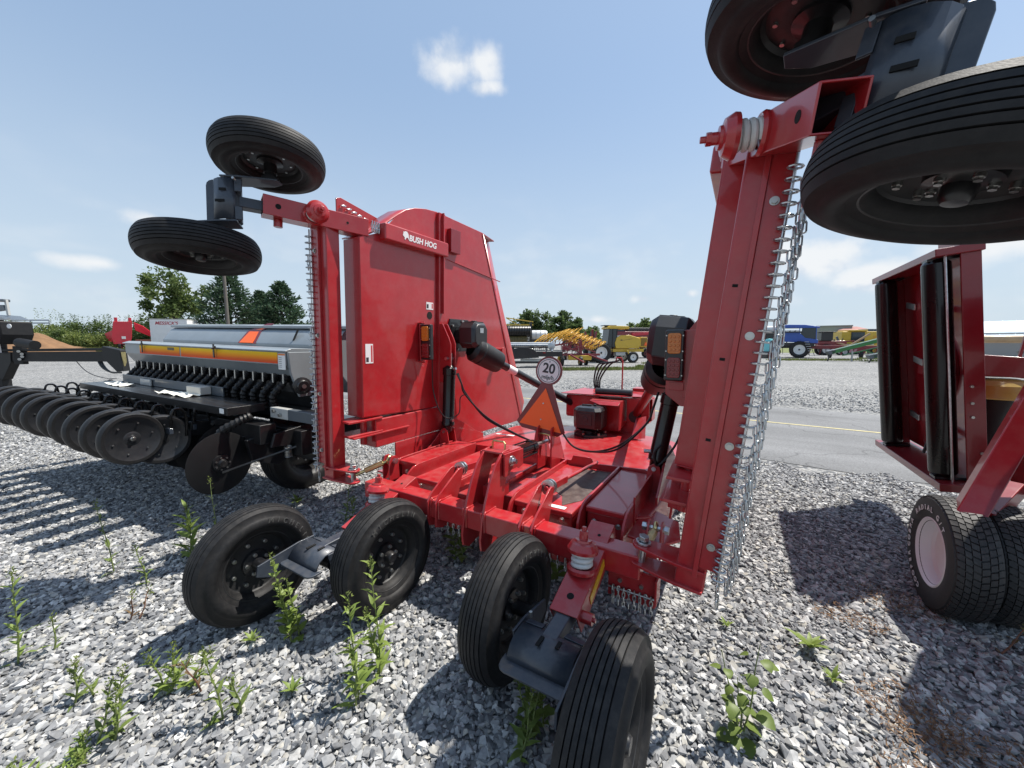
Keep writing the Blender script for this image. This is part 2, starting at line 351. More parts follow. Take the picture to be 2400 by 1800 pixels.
STONE = stone_mat()
def stones(name, poly, density, size, seed, label, fall):
    # poly: list of ground points; real stones set by geometry nodes (convex hulls of random points)
    # cells: (x, y, half size) squares of ground
    mb = MB()
    for x, y, h in poly: mb.add([(x-h, y-h, .002), (x+h, y-h, .002), (x+h, y+h, .002), (x-h, y+h, .002)], [(0, 1, 2, 3)])
    o = mb.build(name, STONE, sharp=None); tag(o, label, 'gravel', kind='stuff')
    ng = bpy.data.node_groups.new(name, 'GeometryNodeTree')
    ng.interface.new_socket('Geometry', in_out='INPUT', socket_type='NodeSocketGeometry'); ng.interface.new_socket('Geometry', in_out='OUTPUT', socket_type='NodeSocketGeometry')
    N = ng.nodes; L = ng.links; gi = N.new('NodeGroupInput'); go = N.new('NodeGroupOutput')
    dp = N.new('GeometryNodeDistributePointsOnFaces'); dp.distribute_method = 'RANDOM'; dp.inputs['Density'].default_value = density; dp.inputs['Seed'].default_value = seed
    L.new(gi.outputs[0], dp.inputs['Mesh'])
    ps = N.new('GeometryNodeInputPosition'); ln = N.new('ShaderNodeVectorMath'); ln.operation = 'LENGTH'; L.new(ps.outputs[0], ln.inputs[0])
    mr = N.new('ShaderNodeMapRange'); L.new(ln.outputs['Value'], mr.inputs[0]); mr.inputs[1].default_value = fall[0]; mr.inputs[2].default_value = fall[1]; mr.inputs[3].default_value = density; mr.inputs[4].default_value = density * fall[2]
    L.new(mr.outputs[0], dp.inputs['Density'])
    join = N.new('GeometryNodeJoinGeometry')
    for k in range(10):
        me = N.new('GeometryNodeMeshLine'); me.mode = 'OFFSET'; me.inputs['Count'].default_value = 15; me.inputs['Offset'].default_value = (0, 0, 0)
        rv = N.new('FunctionNodeRandomValue'); rv.data_type = 'FLOAT_VECTOR'; rv.inputs[0].default_value = (-.5, -.39, -.29); rv.inputs[1].default_value = (.5, .39, .29); rv.inputs['Seed'].default_value = k + 31
        sp = N.new('GeometryNodeSetPosition'); L.new(me.outputs[0], sp.inputs[0]); L.new(rv.outputs[0], sp.inputs['Position'])
        ch = N.new('GeometryNodeConvexHull'); L.new(sp.outputs[0], ch.inputs[0])
        sm = N.new('GeometryNodeSetMaterial'); sm.inputs['Material'].default_value = STONE; L.new(ch.outputs[0], sm.inputs[0])
        gti = N.new('GeometryNodeGeometryToInstance'); L.new(sm.outputs[0], gti.inputs[0]); L.new(gti.outputs[0], join.inputs[0])
    ip = N.new('GeometryNodeInstanceOnPoints'); L.new(dp.outputs['Points'], ip.inputs['Points']); L.new(join.outputs[0], ip.inputs['Instance']); ip.inputs['Pick Instance'].default_value = True
    rr = N.new('FunctionNodeRandomValue'); rr.data_type = 'FLOAT_VECTOR'; rr.inputs[0].default_value = (-.4, -.4, 0); rr.inputs[1].default_value = (.4, .4, 6.2832); rr.inputs['Seed'].default_value = seed + 3
    L.new(rr.outputs[0], ip.inputs['Rotation'])
    rs = N.new('FunctionNodeRandomValue'); rs.data_type = 'FLOAT'; rs.inputs[2].default_value = 0; rs.inputs[3].default_value = 1; rs.inputs['Seed'].default_value = seed + 5
    pw = N.new('ShaderNodeMath'); pw.operation = 'POWER'; L.new(rs.outputs[1], pw.inputs[0]); pw.inputs[1].default_value = 2.4
    ml = N.new('ShaderNodeMath'); ml.operation = 'MULTIPLY_ADD'; L.new(pw.outputs[0], ml.inputs[0]); ml.inputs[1].default_value = size * 1.15; ml.inputs[2].default_value = size * .58
    L.new(ml.outputs[0], ip.inputs['Scale'])
    sa = N.new('GeometryNodeStoreNamedAttribute'); sa.data_type = 'FLOAT'; sa.domain = 'INSTANCE'; sa.inputs['Name'].default_value = 'shade'
    r3 = N.new('FunctionNodeRandomValue'); r3.data_type = 'FLOAT'; r3.inputs[2].default_value = 0; r3.inputs[3].default_value = 1; r3.inputs['Seed'].default_value = seed + 9
    L.new(ip.outputs[0], sa.inputs['Geometry']); L.new(r3.outputs[1], sa.inputs['Value'])
    # stones heap up a little: random lift
    rz = N.new('FunctionNodeRandomValue'); rz.data_type = 'FLOAT_VECTOR'; rz.inputs[0].default_value = (0, 0, 0); rz.inputs[1].default_value = (0, 0, size * .32); rz.inputs['Seed'].default_value = seed + 13
    tr = N.new('GeometryNodeTranslateInstances'); L.new(sa.outputs[0], tr.inputs[0]); L.new(rz.outputs[0], tr.inputs['Translation']); tr.inputs['Local Space'].default_value = False
    L.new(tr.outputs[0], go.inputs[0])
    md = o.modifiers.new('stones', 'NODES'); md.node_group = ng
    return o
def in_view(x, y): return y > .1 and abs(x) < 1.55 * y + 2.2
cells = [(i * .5, j * .5, .25) for i in range(-36, 29) for j in range(0, 30) if in_view(i * .5, j * .5) and RN.x * i * .5 + RN.y * j * .5 < 6.35 and (i * .5) ** 2 + (j * .5) ** 2 < 13.5 ** 2]
stones('gravel', cells, 3300, .0345, 1, 'loose grey crushed stone under the red mower and the grain drill', (4.5, 13, .10))
cells = [(i * .5, j * .5, .25) for i in range(-30, 40) for j in range(0, 50) if in_view(i * .5, j * .5) and 12.5 < RN.x * i * .5 + RN.y * j * .5 < 19 and (i * .5) ** 2 + (j * .5) ** 2 < 19 ** 2]
stones('gravel', cells, 260, .040, 4, 'loose grey crushed stone beyond the asphalt lane', (10, 19, .02))
# ---------------------------------------------------------------- the red folding rotary mower
TH = radians(31.0)
mw = thing('rotary_mower', (-0.2368, 2.5572, 0), -TH, 'large red flex-wing rotary mower with both wings folded up and eight black tyres', 'mower')
BV = .004
def arc(cx, cy, r, a0, a1, n): return [(cx + r * cos(radians(a0 + (a1 - a0) * i / n)), cy + r * sin(radians(a0 + (a1 - a0) * i / n))) for i in range(n + 1)]

# ---- wheel with ribbed aircraft-style tyre; axis is local +X
def tyre_profile(R, w, rim):
    # closed loop (radius, axial)
    p = []; hw = w / 2
    for i in range(9):
        a = i / 8
        ang = lerp(-78, 62, a); p.append((lerp(rim, R - .03, .5) + (R - .035 - lerp(rim, R, .5)) * sin(radians(ang)) * .96, -hw * (.70 + .30 * cos(radians(ang)))))
    tr = []
    xs = [-.74, -.52, -.30, -.10, .10, .30, .52, .74]
    crown = lambda x: R - .030 * (x * x) - .012 * x ** 4
    g = .026
    pts = [(crown(-.80), -.80 * hw)]
    for x in xs[1:-1]:
        pts += [(crown(x - g), (x - g) * hw), (crown(x) - .010, (x - g * .55) * hw), (crown(x) - .010, (x + g * .55) * hw), (crown(x + g), (x + g) * hw)]
    pts.append((crown(.80), .80 * hw))
    right = [(r_, -x_) for r_, x_ in reversed(p)]
    prof = p + pts + right
    prof += [(rim - .012, hw * .62), (rim - .03, hw * .3), (rim - .03, -hw * .3), (rim - .012, -hw * .62), p[0]]
    return prof
_wc = {}
def wheel_meshes(R, w, rim, key):
    if key in _wc: return _wc[key]
    T = MB().lathe(tyre_profile(R, w, rim), (0, 0, 0), (1, 0, 0), 72).mesh('tyre', 40)
    T.materials.append(RUBBER)
    rm = MB(); hw = w / 2
    rm.lathe([(rim + .012, hw * .60), (rim + .012, hw * .68), (rim - .006, hw * .66), (rim - .018, hw * .40), (rim - .035, hw * .05), (rim - .075, -.005), (.05, .004), (.05, -.014), (rim - .075, -.022), (rim - .042, -hw * .1), (rim - .018, -hw * .40), (rim - .006, -hw * .66), (rim + .012, -hw * .68), (rim + .012, -hw * .60)], (0, 0, 0), (1, 0, 0), 48)
    Rm = rm.mesh('rim', 30); Rm.materials.append(SLATEBLK)
    h = MB(); h.lathe([(0, .075), (.026, .073), (.034, .06), (.036, .03), (.075, .02), (.078, 0), (.078, -.03), (.04, -.04), (.04, -.10), (0, -.10)], (0, 0, 0), (1, 0, 0), 24)
    H = h.mesh('hub', 30); H.materials.append(BLACK)
    n1 = MB(); n1.cyl((-.006, 0, 0), (.010, 0, 0), .0115, 12); n1.hexa((.010, 0, 0), (1, 0, 0), .009, .008); n1.cyl((-.03, 0, 0), (-.006, 0, 0), .008, 8); NT = n1.mesh('lug_nut'); NT.materials.append(BOLT)
    _wc[key] = (T, Rm, H, NT); return _wc[key]
HOLE = mat('hole_dark', (.004, .004, .004), .9)
SLATEBLK = mat('rim_black', (.014, .0145, .016), .5, 0, .1, var=.15, scale=8, dust=.10)
def letter_arc(name, txt, R, size, m, par, x, a0, da, flip=1):
    # raised lettering round a sidewall, facing local +X
    mb = None; objs = []
    for i, ch in enumerate(txt):
        if ch == ' ': continue
        me = text_mesh(ch, size, bold=.0006, extrude=.0012)
        a = radians(a0 - da * i)
        Y = Vector((0, cos(a), sin(a))); Xd = Vector((0, sin(a), -cos(a))); Z = Vector((1, 0, 0))
        if flip < 0: Xd = -Xd; Z = -Z
        mt = Matrix((Xd, Y, Z)).transposed().to_4x4(); mt.translation = Vector((x, R * cos(a), R * sin(a))); me.transform(mt)
        objs.append(me)
    bm = bmesh.new()
    for me in objs: bm.from_mesh(me); bpy.data.meshes.remove(me)
    me = bpy.data.meshes.new(name); bm.to_mesh(me); bm.free()
    o = link(name, me, m, par); o['kind'] = 'stuff'; return o
RUBLET = mat('worn_rubber_lettering', (.06, .06, .058), .7, dust=.3, scale=12)
def wheel(parent, c, axis, spin=0.0, R=.345, w=.195, rim=.198, label=None, side=1, letters=True):
    T, Rm, H, NT = wheel_meshes(R, w, rim, 'mow')
    e = bpy.data.objects.new('wheel', None); COL.objects.link(e); e.parent = parent; e.empty_display_size = .1
    ax = Vector(axis).normalized(); q = Vector((1, 0, 0)).rotation_difference(ax)
    e.rotation_mode = 'QUATERNION'; e.rotation_quaternion = q @ Matrix.Rotation(spin, 3, 'X').to_quaternion(); e.location = c
    if label: e['label'] = label
    link('tyre', T, None, e); link('rim', Rm, None, e); link('hub', H, None, e)
    for k in range(8):
        a = 2 * pi * k / 8
        o = link('lug_nut', NT, None, e); o.location = (.002, .125 * cos(a), .125 * sin(a))
    for k in range(5):
        a = 2 * pi * k / 5 + .2
        o = link('lug_nut', NT, None, e); o.location = (.022, .058 * cos(a), .058 * sin(a))
    return e
# ground pairs (outer, inner): walking tandems
W_LABEL = ['tyre lying farthest left on the gravel', 'second tyre from the left on the gravel', 'third tyre from the left on the gravel', 'nearest tyre cut by the bottom edge of the picture']
gw = [(-.926, -.990), (-.322, -.534), (.577, -.522), (1.200, -.910)]
for (a, b_), lb, sp in zip(gw, W_LABEL, (.3, 1.1, .7, 2.0)): w_ = wheel(mw, (a, b_, .348), (1, 0, 0), sp, label='wheel with ' + lb); (letter_arc('tyre_lettering', 'MICHELIN', .268, .042, RUBLET, w_, .0960, 60, 9.5) if a < 1 else None)

# ---- tandem bracket between two wheels, in a frame: x lateral, y fore-aft, z up
def frame(o, X, Y, Z):
    o, X, Y, Z = map(Vector, (o, X, Y, Z)); return lambda p: o + X * p[0] + Y * p[1] + Z * p[2]
def tandem(parent, T, s, hx, hy, tip):
    # frame T: origin at the walking pivot, x along the axles, y fore-aft, z up; wheels at (-s*hx, +hy) and (s*hx, -hy)
    b = MB(T); w = .135; pr = [(.04, .074), (.02, .086), (-.02, .092), (-.06, .086), (-.095, .066), (-.115, .040), (-.122, .016)]
    b2 = MB(T); b2.plate([(-.05, .036, .079), (-.05, .075, .068), (-w, .075, .064), (-w, .036, .076)], (0, 0, .010)); b2.build('hood_tab', SLATE, parent, .003)
    b2 = MB(T); b2.plate([(.05, .036, .079), (.05, .075, .068), (w, .075, .064), (w, .036, .076)], (0, 0, .010)); b2.build('hood_tab', SLATE, parent, .003)
    V = [(x, y_, z_) for y_, z_ in pr for x in (-w, w)]; b.add(V, [(2*i, 2*i+1, 2*i+3, 2*i+2) for i in range(len(pr)-1)])
    o = b.build('pivot_hood', SLATE, parent, sharp=60); o.modifiers.new('solid', 'SOLIDIFY').thickness = .010
    for hx_, hy0, hy1 in ((-.02, -.075, -.02), (.055, -.05, -.01)):
        b = MB(T); b.box(hx_ - .008, hx_ + .008, hy0, hy1, .0915, .0968); b.build('hood_slot', HOLE, parent)
    b = MB(T); f = w + .022
    b.plate([(-w + .004, -.112, .012), (w - .004, -.112, .012), (f, -.09, .012), (f, -.135, .010)] + [(f - .04 + .04 * cos(radians(a)), -.135 - .04 * sin(radians(a)), .009) for a in (30, 60, 90)] + [(-f + .04 - .04 * sin(radians(a)), -.135 - .04 * cos(radians(a)), .009) for a in (0, 30, 60)] + [(-f, -.135, .010), (-f, -.09, .012)], (0, 0, .012)); b.build('hood_lip', SLATE, parent, .004)
    for k in (-1, 1):
        y1 = k * -s * hy
        b = MB(T); x = k * (w + .012); b.plate([(x, -.05, .09), (x, .05, .09), (x, y1 + (.06 if y1 > 0 else -.06), .052), (x, y1 + (.07 if y1 > 0 else -.07), -.01), (x, y1, -.045), (x, -.02, -.045)] if y1 > 0 else [(x, .05, .09), (x, -.05, .09), (x, y1 - .06, .052), (x, y1 - .07, -.01), (x, y1, -.045), (x, .02, -.045)], (.012, 0, 0)); b.build('side_arm', SLATE, parent, .003)
        b = MB(T); b.cyl((k * (w + .018), y1, 0), (k * (hx - .04), y1, 0), .036, 16); b.cyl((k * (w + .02), y1, 0), (k * (w + .045), y1, 0), .055, 16); b.build('spindle', BLACK, parent)
    b = MB(T); b.cyl((-w, 0, .02), (w, 0, .02), .048, 20); b.build('pivot_tube', BLACK, parent)
    b = MB(); p0 = T(Vector((0, -.05, .052))); p1 = Vector(tip); zz = (T(Vector((0, 0, 1))) - T(Vector((0, 0, 0)))); b.bar(p0, p1, .070, .070, zz); b.build('tongue', SLATE, parent, .006)
    b = MB(T); b.cyl((-s * (w - .02), .05, .10), (-s * (w - .02), .05, .125), .008, 8); b.build('grease_fitting', BOLT, parent)

def identity(p): return p
def spring_post(parent, T, c, ax, h=.16, lab=None):
    c = Vector(c); ax = Vector(ax).normalized()
    MB(T).lathe([(.070, -.018), (.074, .0), (.066, .012), (.05, .006), (.048, -.01)], c, ax, 24).build('spring_seat', RED, parent)
    MB(T).helix(c + ax * .004, ax, .043, .0125, 4.2, h * .66, 10, 18).build('coil_spring', SPRING, parent)
    MB(T).lathe([(.0, .05), (.022, .05), (.022, .028), (.04, .026), (.042, .016), (.062, .010), (.078, -.018), (.076, -.034), (.06, -.022), (.0, -.02)], c + ax * (h * .72), ax, 24).build('spring_cap', RED, parent)
    b = MB(T); b.hexa(c + ax * (h * .72 + .048), ax, .024, .020); b.cyl(c - ax * .05, c + ax * (h * .72 + .088), .012, 12); b.build('spring_bolt', RED, parent, .002)

def wheel_arm(parent, T, xm, y0, z0, y1, z1, m=RED, mark=True):
    # open box arm from (y0,z0) at the frame to (y1,z1) over the tandem; z is the top face
    d = Vector((0, y1 - y0, z1 - z0)); L_ = d.length; d.normalize(); up = Vector((1, 0, 0)).cross(d); up = up if up.z > 0 else -up
    P = lambda t, x, h: Vector((xm + x, y0, z0)) + d * t + up * h
    w, h, th = .068, .125, .008
    b = MB(T)
    b.add([P(0, -w, 0), P(0, w, 0), P(L_, w, 0), P(L_, -w, 0), P(0, -w, -h), P(0, w, -h), P(L_ - .02, w, -h), P(L_ - .02, -w, -h),
           P(0, -w + th, -th), P(0, w - th, -th), P(L_, w - th, -th), P(L_, -w + th, -th), P(0, -w + th, -h + .004), P(0, w - th, -h + .004), P(L_ - .02, w - th, -h + .004), P(L_ - .02, -w + th, -h + .004)],
          [(0,1,2,3),(0,3,7,4),(1,5,6,2),(0,4,5,1),(8,11,10,9),(8,12,15,11),(9,10,14,13),(8,9,13,12),(3,2,10,11),(2,6,14,10),(3,11,15,7),(4,7,15,12),(5,13,14,6),(4,12,13,5)])
    o = b.build('wheel_arm', m, parent, .006)
    for t, x, rr in ((L_ - .09, 0, .017), (.10, .01, .009)):
        MB(T).cyl(P(t, x, -.004), P(t, x, .0012), rr, 20).build('bolt_hole', HOLE, parent)
    return P, L_

# ---- centre section: rear beam
b = MB(); b.box(-.93, 1.135, -.20, -.072, .475, .600); b.build('rear_beam', RED, mw, .010)
for xm, ga, gb, sd in ((.888, gw[2], gw[3], 1), (-.624, gw[0], gw[1], -1)):
    P, L_ = wheel_arm(mw, None, xm, -.02, .648, -.575, .452)
    spring_post(mw, None, P(.335, -.005, .004), (0, .16, 1))
    ym = (ga[1] + gb[1]) / 2
    tandem(mw, frame((xm, ym, .348), (1, 0, 0), (0, 1, 0), (0, 0, 1)), sd, .30, (max(ga[1], gb[1]) - min(ga[1], gb[1])) / 2, (xm, -.45, .415))
    b = MB(); q = P(L_ - .05, .068, -.05); b.cyl(q, q + Vector((.05, 0, 0)), .026, 16); b.cyl(q, q + Vector((.062, 0, 0)), .010, 10); b.build('pivot_boss', RED, mw)
# reflective strip with its clear film on the right arm
YREF = mat('amber_reflector', (.75, .42, .02), .3, 0, .3)
P, L_ = (lambda t, x, h: Vector((.888 + x, -.02, .648)) + Vector((0, -.555, -.196)).normalized() * t + Vector((0, -.333, .943)) * h), .6
b = MB(); b.plate([P(.22, 0.0705, -.03), P(.44, 0.0705, -.05), P(.44, 0.0705, -.095), P(.22, 0.0705, -.075)], (.003, 0, 0)); b.build('reflector_strip', YREF, mw)

# lifting lugs and tower plates welded over the beam
def rounded(pts): return pts
def beam_lug(x, top=.765):
    b = MB(); b.plate([(x, -.225, .43), (x, -.15, .40), (x, -.05, .45), (x, .02, .60), (x, .075, top - .02), (x, .05, top), (x, .015, top - .005), (x, -.19, .64), (x, -.225, .59)], (.014, 0, 0)); return b.build('beam_lug', RED, mw, .003)
for x in (-.255, -.185, .455, .535): beam_lug(x)
def weld(pts, r_=.006):
    P = spl(pts, 10); b = MB(); b.tube(P, [r_ * (1 + .25 * (i % 2)) for i in range(len(P))], 6); b.build('weld_bead', RED, mw)
for x in (-.255, -.185, .455, .535, .045, .185):
    for s_ in (-1, 1): weld([(x + s_ * .012, -.072, .601), (x + s_ * .012, -.14, .602), (x + s_ * .012, -.199, .601), (x + s_ * .012, -.202, .54), (x + s_ * .012, -.202, .48)])
def tower(x):
    pts = [(-.235, .44), (-.225, .37), (-.17, .34), (-.07, .36), (.00, .46), (.03, .60), (.055, .72), (.12, .86), (.13, .92), (.10, .945), (.02, .94), (-.06, .87), (-.13, .77), (-.18, .66), (-.215, .55)]
    b = MB(); b.plate([(x, a, c) for a, c in pts], (.018, 0, 0)); return b.build('tower_plate', RED, mw, .004)
tower(.045); tower(.185)
b = MB(); b.box(.055, .175, -.02, .13, .62, .70); b.build('tower_cross_plate', RED, mw, .003)
b = MB(); b.plate([(.03, .01, .930), (.20, .01, .930), (.20, .26, .915), (.03, .26, .915)], (0, 0, .016)); b.build('lift_link', RED, mw, .005)
for x in (.208, .022):
    b = MB(); b.plate([(x, .01, .930), (x, .26, .915), (x, .26, .80), (x, .20, .785), (x, .18, .80), (x, .09, .80), (x, .07, .77), (x, .01, .775)], (.014, 0, 0)); b.build('lift_link_side', RED, mw, .004)
b = MB(); b.lathe([(0, .022), (.02, .022), (.022, .012), (.034, .010), (.036, 0)], (.214, .10, .865), (1, 0, 0), 16); b.hexa((.236, .10, .865), (1, 0, 0), .018, .016); b.build('lift_pin', STEEL, mw)
b = MB(); b.tube([(.06, .10, .92), (.06, .10, .975), (.07, .10, .985), (.15, .10, .985), (.16, .10, .975), (.16, .10, .92)], .007, 8); b.build('pull_handle', BRASS, mw)
# short black hydraulic cylinder ahead of the tower
b = MB(); b.lathe([(0, 0), (.055, 0), (.055, .04), (.046, .045), (.046, .27), (.055, .275), (.055, .32), (0, .32)], (.11, .28, .850), (0, 1, -.05), 20)
for dx, dz in ((-.042, -.042), (.042, -.042), (.042, .042), (-.042, .042)): b.cyl((.11 + dx, .29, .850 + dz), (.11 + dx, .59, .836 + dz), .007, 8)
b.build('lift_cylinder', BLACKG, mw)
b = MB(); b.cyl((.11, .58, .836), (.11, .86, .82), .018, 12); b.build('lift_cylinder_rod', STEEL, mw)
for x in (.045, .175):
    b = MB(); b.plate([(x, .80, .58), (x, 1.12, .56), (x, .94, .90), (x, .86, .96), (x, .80, .94)], (.014, 0, 0)); b.build('mast_plate', RED, mw, .003)
b = MB(); b.cyl((.02, .86, .88), (.21, .86, .88), .014, 12); b.build('mast_pin', BRASS, mw)

# ---- centre deck: low main deck with fore-aft box channels and rounded rib plates
b = MB()
top = [(-1.10, .40), (-1.0, .30), (-.70, .24), (.66, .24), (.93, .30), (1.06, .42), (1.12, 1.2), (1.10, 2.30), (.78, 2.66), (-.70, 2.66), (-1.08, 2.35), (-1.12, 1.2)]
b.plate([(x, y, .44) for x, y in top], (0, 0, .22)); b.build('centre_deck', RED, mw, .012)
b = MB()  # slightly crowned front plate
dv = [(-1.06, 1.02), (1.04, 1.02), (1.08, 2.28), (.75, 2.60), (-.68, 2.60), (-1.04, 2.30)]
cz = lambda x, y: .575 + .035 * (1 - (x / 1.1) ** 2)
gx = [-1 + 2 * i / 10 for i in range(11)]; gy = [0, .25, .5, .75, 1]
V = []
for t in gy:
    y = lerp(1.02, 2.62, t); hw = 1.07 if t < .8 else lerp(1.07, .74, (t - .75) / .25)
    V += [(x * hw, y, .560 + .05 * (1 - x * x) - .02 * t) for x in gx]
b.add(V, [(j*11+i, j*11+i+1, (j+1)*11+i+1, (j+1)*11+i) for j in range(4) for i in range(10)])
b.build('deck_front_plate', RED, mw)
b = MB(); b.plate([(x, 1.0, z) for x, z in ((-1.08, .50), (1.0, .50), (1.0, .62), (.9, .665), (.48, .645), (.46, .69), (.30, .69), (.28, .645), (-.2, .645), (-1.0, .645), (-1.08, .6))], (0, .016, 0)); b.build('cross_rib', RED, mw, .003)
# hinge-side curved gussets
for x, sg in ((-1.09, -1), (1.06, 1)):
    pts = [(.62, .52), (.62, .60), (.78, .70), (.95, .84), (1.10, .86), (1.25, .78), (1.45, .66), (1.6, .60), (1.6, .52)]
    b = MB(); b.plate([(x, a, c) for a, c in pts], (.016, 0, 0)); b.build('hinge_gusset', RED, mw, .003)
def channel(x0, x1, y0, y1, zt):
    b = MB(); b.plate([(x, y, zt - .02) for x, y in ((x0, y0), (x1, y0), (x1, y1), (x0, y1))], (0, 0, .04))
    b.plate([(x0 + .006, y0 + .02, zt - .12), (x1 - .006, y0 + .02, zt - .12), (x1 - .006, y1, zt - .12), (x0 + .006, y1, zt - .12)], (0, 0, .16)); return b.build('deck_channel', RED, mw, .010)
channel(-.985, -.755, .20, .985, .655)
channel(-.66, -.33, .06, .985, .605); channel(-.30, -.02, .10, .985, .545)
channel(.24, .66, .08, .985, .605)
channel(.715, .965, .16, .985, .640)
def rib(x, y0, zt, y1=.99, r_=.16):
    pts = [(y1, .45), (y1, zt)] + [(y0 + r_ - r_ * sin(radians(a)), zt - r_ + r_ * cos(radians(a))) for a in (0, 22, 45, 67, 90)] + [(y0, .36), (y0 + .10, .34)]
    b = MB(); b.plate([(x, a, c) for a, c in pts], (.016, 0, 0)); return b.build('deck_rib', RED, mw, .003)
for x, y0, zt in ((-.745, .03, .665), (-1.0, .10, .665), (.235, .00, .645), (.705, .05, .665), (.975, .05, .655), (-.315, .03, .60), (.0, .05, .60)): rib(x, y0, zt)
# outer corner gusset and hinge ear on the right
b = MB(); b.plate([(x, y, z) for x, y, z in ((.99, .12, .53), (1.16, .14, .50), (1.26, .30, .49), (1.22, .52, .50), (1.0, .60, .53))], (0, 0, .016)); b.plate([(.99, .1, .50), (1.16, .12, .47), (1.16, .12, .40), (.99, .1, .40)], (0, .012, 0)); b.build('corner_plate', RED, mw, .004)
b = MB(); b.plate([(-1.02, .12, .55), (-1.22, .16, .52), (-1.30, .36, .51), (-1.02, .60, .55)], (0, 0, .016)); b.build('corner_plate', RED, mw, .004)
b = MB(); b.box(.978, .99, .30, .95, .45, .70); b.build('corner_fence', RED, mw, .003)
# pull rods with spring washers
for x in (-.22, .495):
    b = MB(); b.cyl((x, .05, .74), (x + .02, .98, .665), .014, 12); b.build('pull_rod', RED, mw)
    b = MB(); b.bar((x, .14, .735), (x + .005, .34, .72), .05, .05); b.build('rod_clevis', RED, mw, .006)
    b = MB(); b.lathe([(.018, 0), (.05, .0), (.05, .012), (.03, .014), (.03, .026), (.05, .028), (.05, .042), (.018, .042)], (x, .075, .74), (.02, 1, -.08), 20); b.build('rod_washers', STEEL, mw)
# bolts along the deck edge
for x, y, z in ((-.58, .045, .555), (-.40, .045, .50), (.33, .065, .555), (.60, .065, .555), (.78, .145, .56), (.93, .145, .56), (-.87, .185, .58)):
    b = MB(); b.hexa((x, y, z), (0, -1, 0), .013, .014); b.cyl((x, y, z), (x, y - .004, z), .018, 12); b.build('deck_bolt', BOLT, mw)
# thin mottled dark brown sheet on the middle channel and decals
DKBROWN = mat('mottled_dark_brown', (.075, .045, .038), .55, .2, 0, var=.5, scale=5, dust=.3)
b = MB(); b.plate([(.37, .40, .6068), (.42, .92, .6068), (.645, .96, .6068), (.645, .30, .6068), (.56, .16, .6068), (.50, .30, .6068)], (0, 0, .002)); b.build('dark_brown_patch', DKBROWN, mw)
b = MB(); b.plate([(.06, .18, .575), (.20, .60, .59), (.20, .92, .59), (.02, .92, .57), (.0, .3, .57)][0:0] + [(.24, .085, .607)] * 0 + [(.43, .10, .6075), (.60, .105, .6075), (.60, .145, .6075), (.43, .14, .6075)], (0, 0, .002)); b.build('warning_decal', WHITE, mw)
b = MB(); b.plate([(-.92, 1.62, .602), (-.68, 1.62, .606), (-.68, 1.66, .606), (-.92, 1.66, .602)], (0, 0, .002)); b.build('warning_decal', WHITE, mw)
b = MB(); b.plate([(.80, 1.6, .602), (.90, 1.6, .600), (.90, 1.66, .600), (.80, 1.66, .602)], (0, 0, .002)); b.build('warning_decal', WHITE, mw)
b = MB(); b.box(-.03, .235, .25, .97, .50, .545); b.build('centre_trough', DKBROWN, mw, .004)  # same mottled dark brown as the sheet on the middle channel
# rear chain guard under the beam, right end
def chain_link(mb, c, d, side, L=.034, wd=.020, r=.0036):
    d, side = Vector(d).normalized(), Vector(side).normalized(); c = Vector(c); hl, hw = L / 2 - wd / 2, wd / 2 - r
    pts = [c + d * (hl + hw * sin(a)) + side * (hw * cos(a)) for a in (0, pi/4, pi/2, 3*pi/4, pi)] + [c - d * (hl + hw * sin(a)) - side * (hw * cos(a)) for a in (0, pi/4, pi/2, 3*pi/4, pi)]
    mb.tube(pts, r, 6, closed=True)
def hanging_chain(parent, p, n, T=None, sw=(0, 0, 0), L=.036, jit=0.0):
    mb = MB(T); p = Vector(p); a0 = random.uniform(0, pi)
    for i in range(n):
        side = Vector((cos(a0 + i * pi / 2), sin(a0 + i * pi / 2), 0))
        chain_link(mb, p + Vector((sw[0] * i, sw[1] * i, -(i + .4) * L * .72)), (sw[0] * 14, sw[1] * 14, -1), side, L)
    return mb.build('chain', CHAIN, parent)
b = MB(); b.box(.955, 1.20, -.118, -.108, .30, .475); b.box(1.201, 1.212, -.16, -.06, .34, .47); b.build('chain_guard', RED, mw, .003)
b = MB(); b.cyl((.96, -.128, .355), (1.20, -.128, .355), .005, 8); b.build('chain_rod', STEEL, mw)
for k in range(8): hanging_chain(mw, (.985 + k * .028, -.128, .365), 4)
for x in (1.02, 1.13):
    b = MB(); b.hexa((x, -.118, .40), (0, -1, 0), .011, .012); b.build('guard_bolt', BOLT, mw)
b = MB(); b.box(-.60, .86, .03, .04, .30, .46); b.build('chain_guard', RED, mw, .003)
for k in range(26): hanging_chain(mw, (-.55 + k * .052, .02, .335), 3)

# ---- slow vehicle emblem and speed plate
sg = Matrix.Translation((.065, .86, 1.075)) @ Matrix.Rotation(radians(7.5), 4, 'Y') @ Matrix.Rotation(radians(-4), 4, 'X') @ Matrix.Scale(1.17, 4)
ST = lambda p: sg @ Vector(p)
b = MB(ST); b.plate([(-.20, 0, -.115), (-.15, 0, -.155), (.15, 0, -.155), (.20, 0, -.115), (.045, 0, .205), (-.045, 0, .205)], (0, .006, 0)); b.build('emblem_border', DKRED, mw, .002)
b = MB(ST); b.plate([(-.172, -.005, -.124), (.172, -.005, -.124), (0, -.005, .172)], (0, .003, 0)); b.build('emblem_triangle', ORANGE, mw)
b = MB(ST); b.lathe([(0, .004), (.105, .004), (.105, -.004), (0, -.004)], (0, 0, .30), (0, -1, 0), 40); b.build('speed_plate', DKRED, mw)
b = MB(ST); b.lathe([(0, .0015), (.091, .0015), (.091, 0), (0, 0)], (0, -.0045, .30), (0, -1, 0), 40); b.build('speed_plate_face', WHITE, mw)
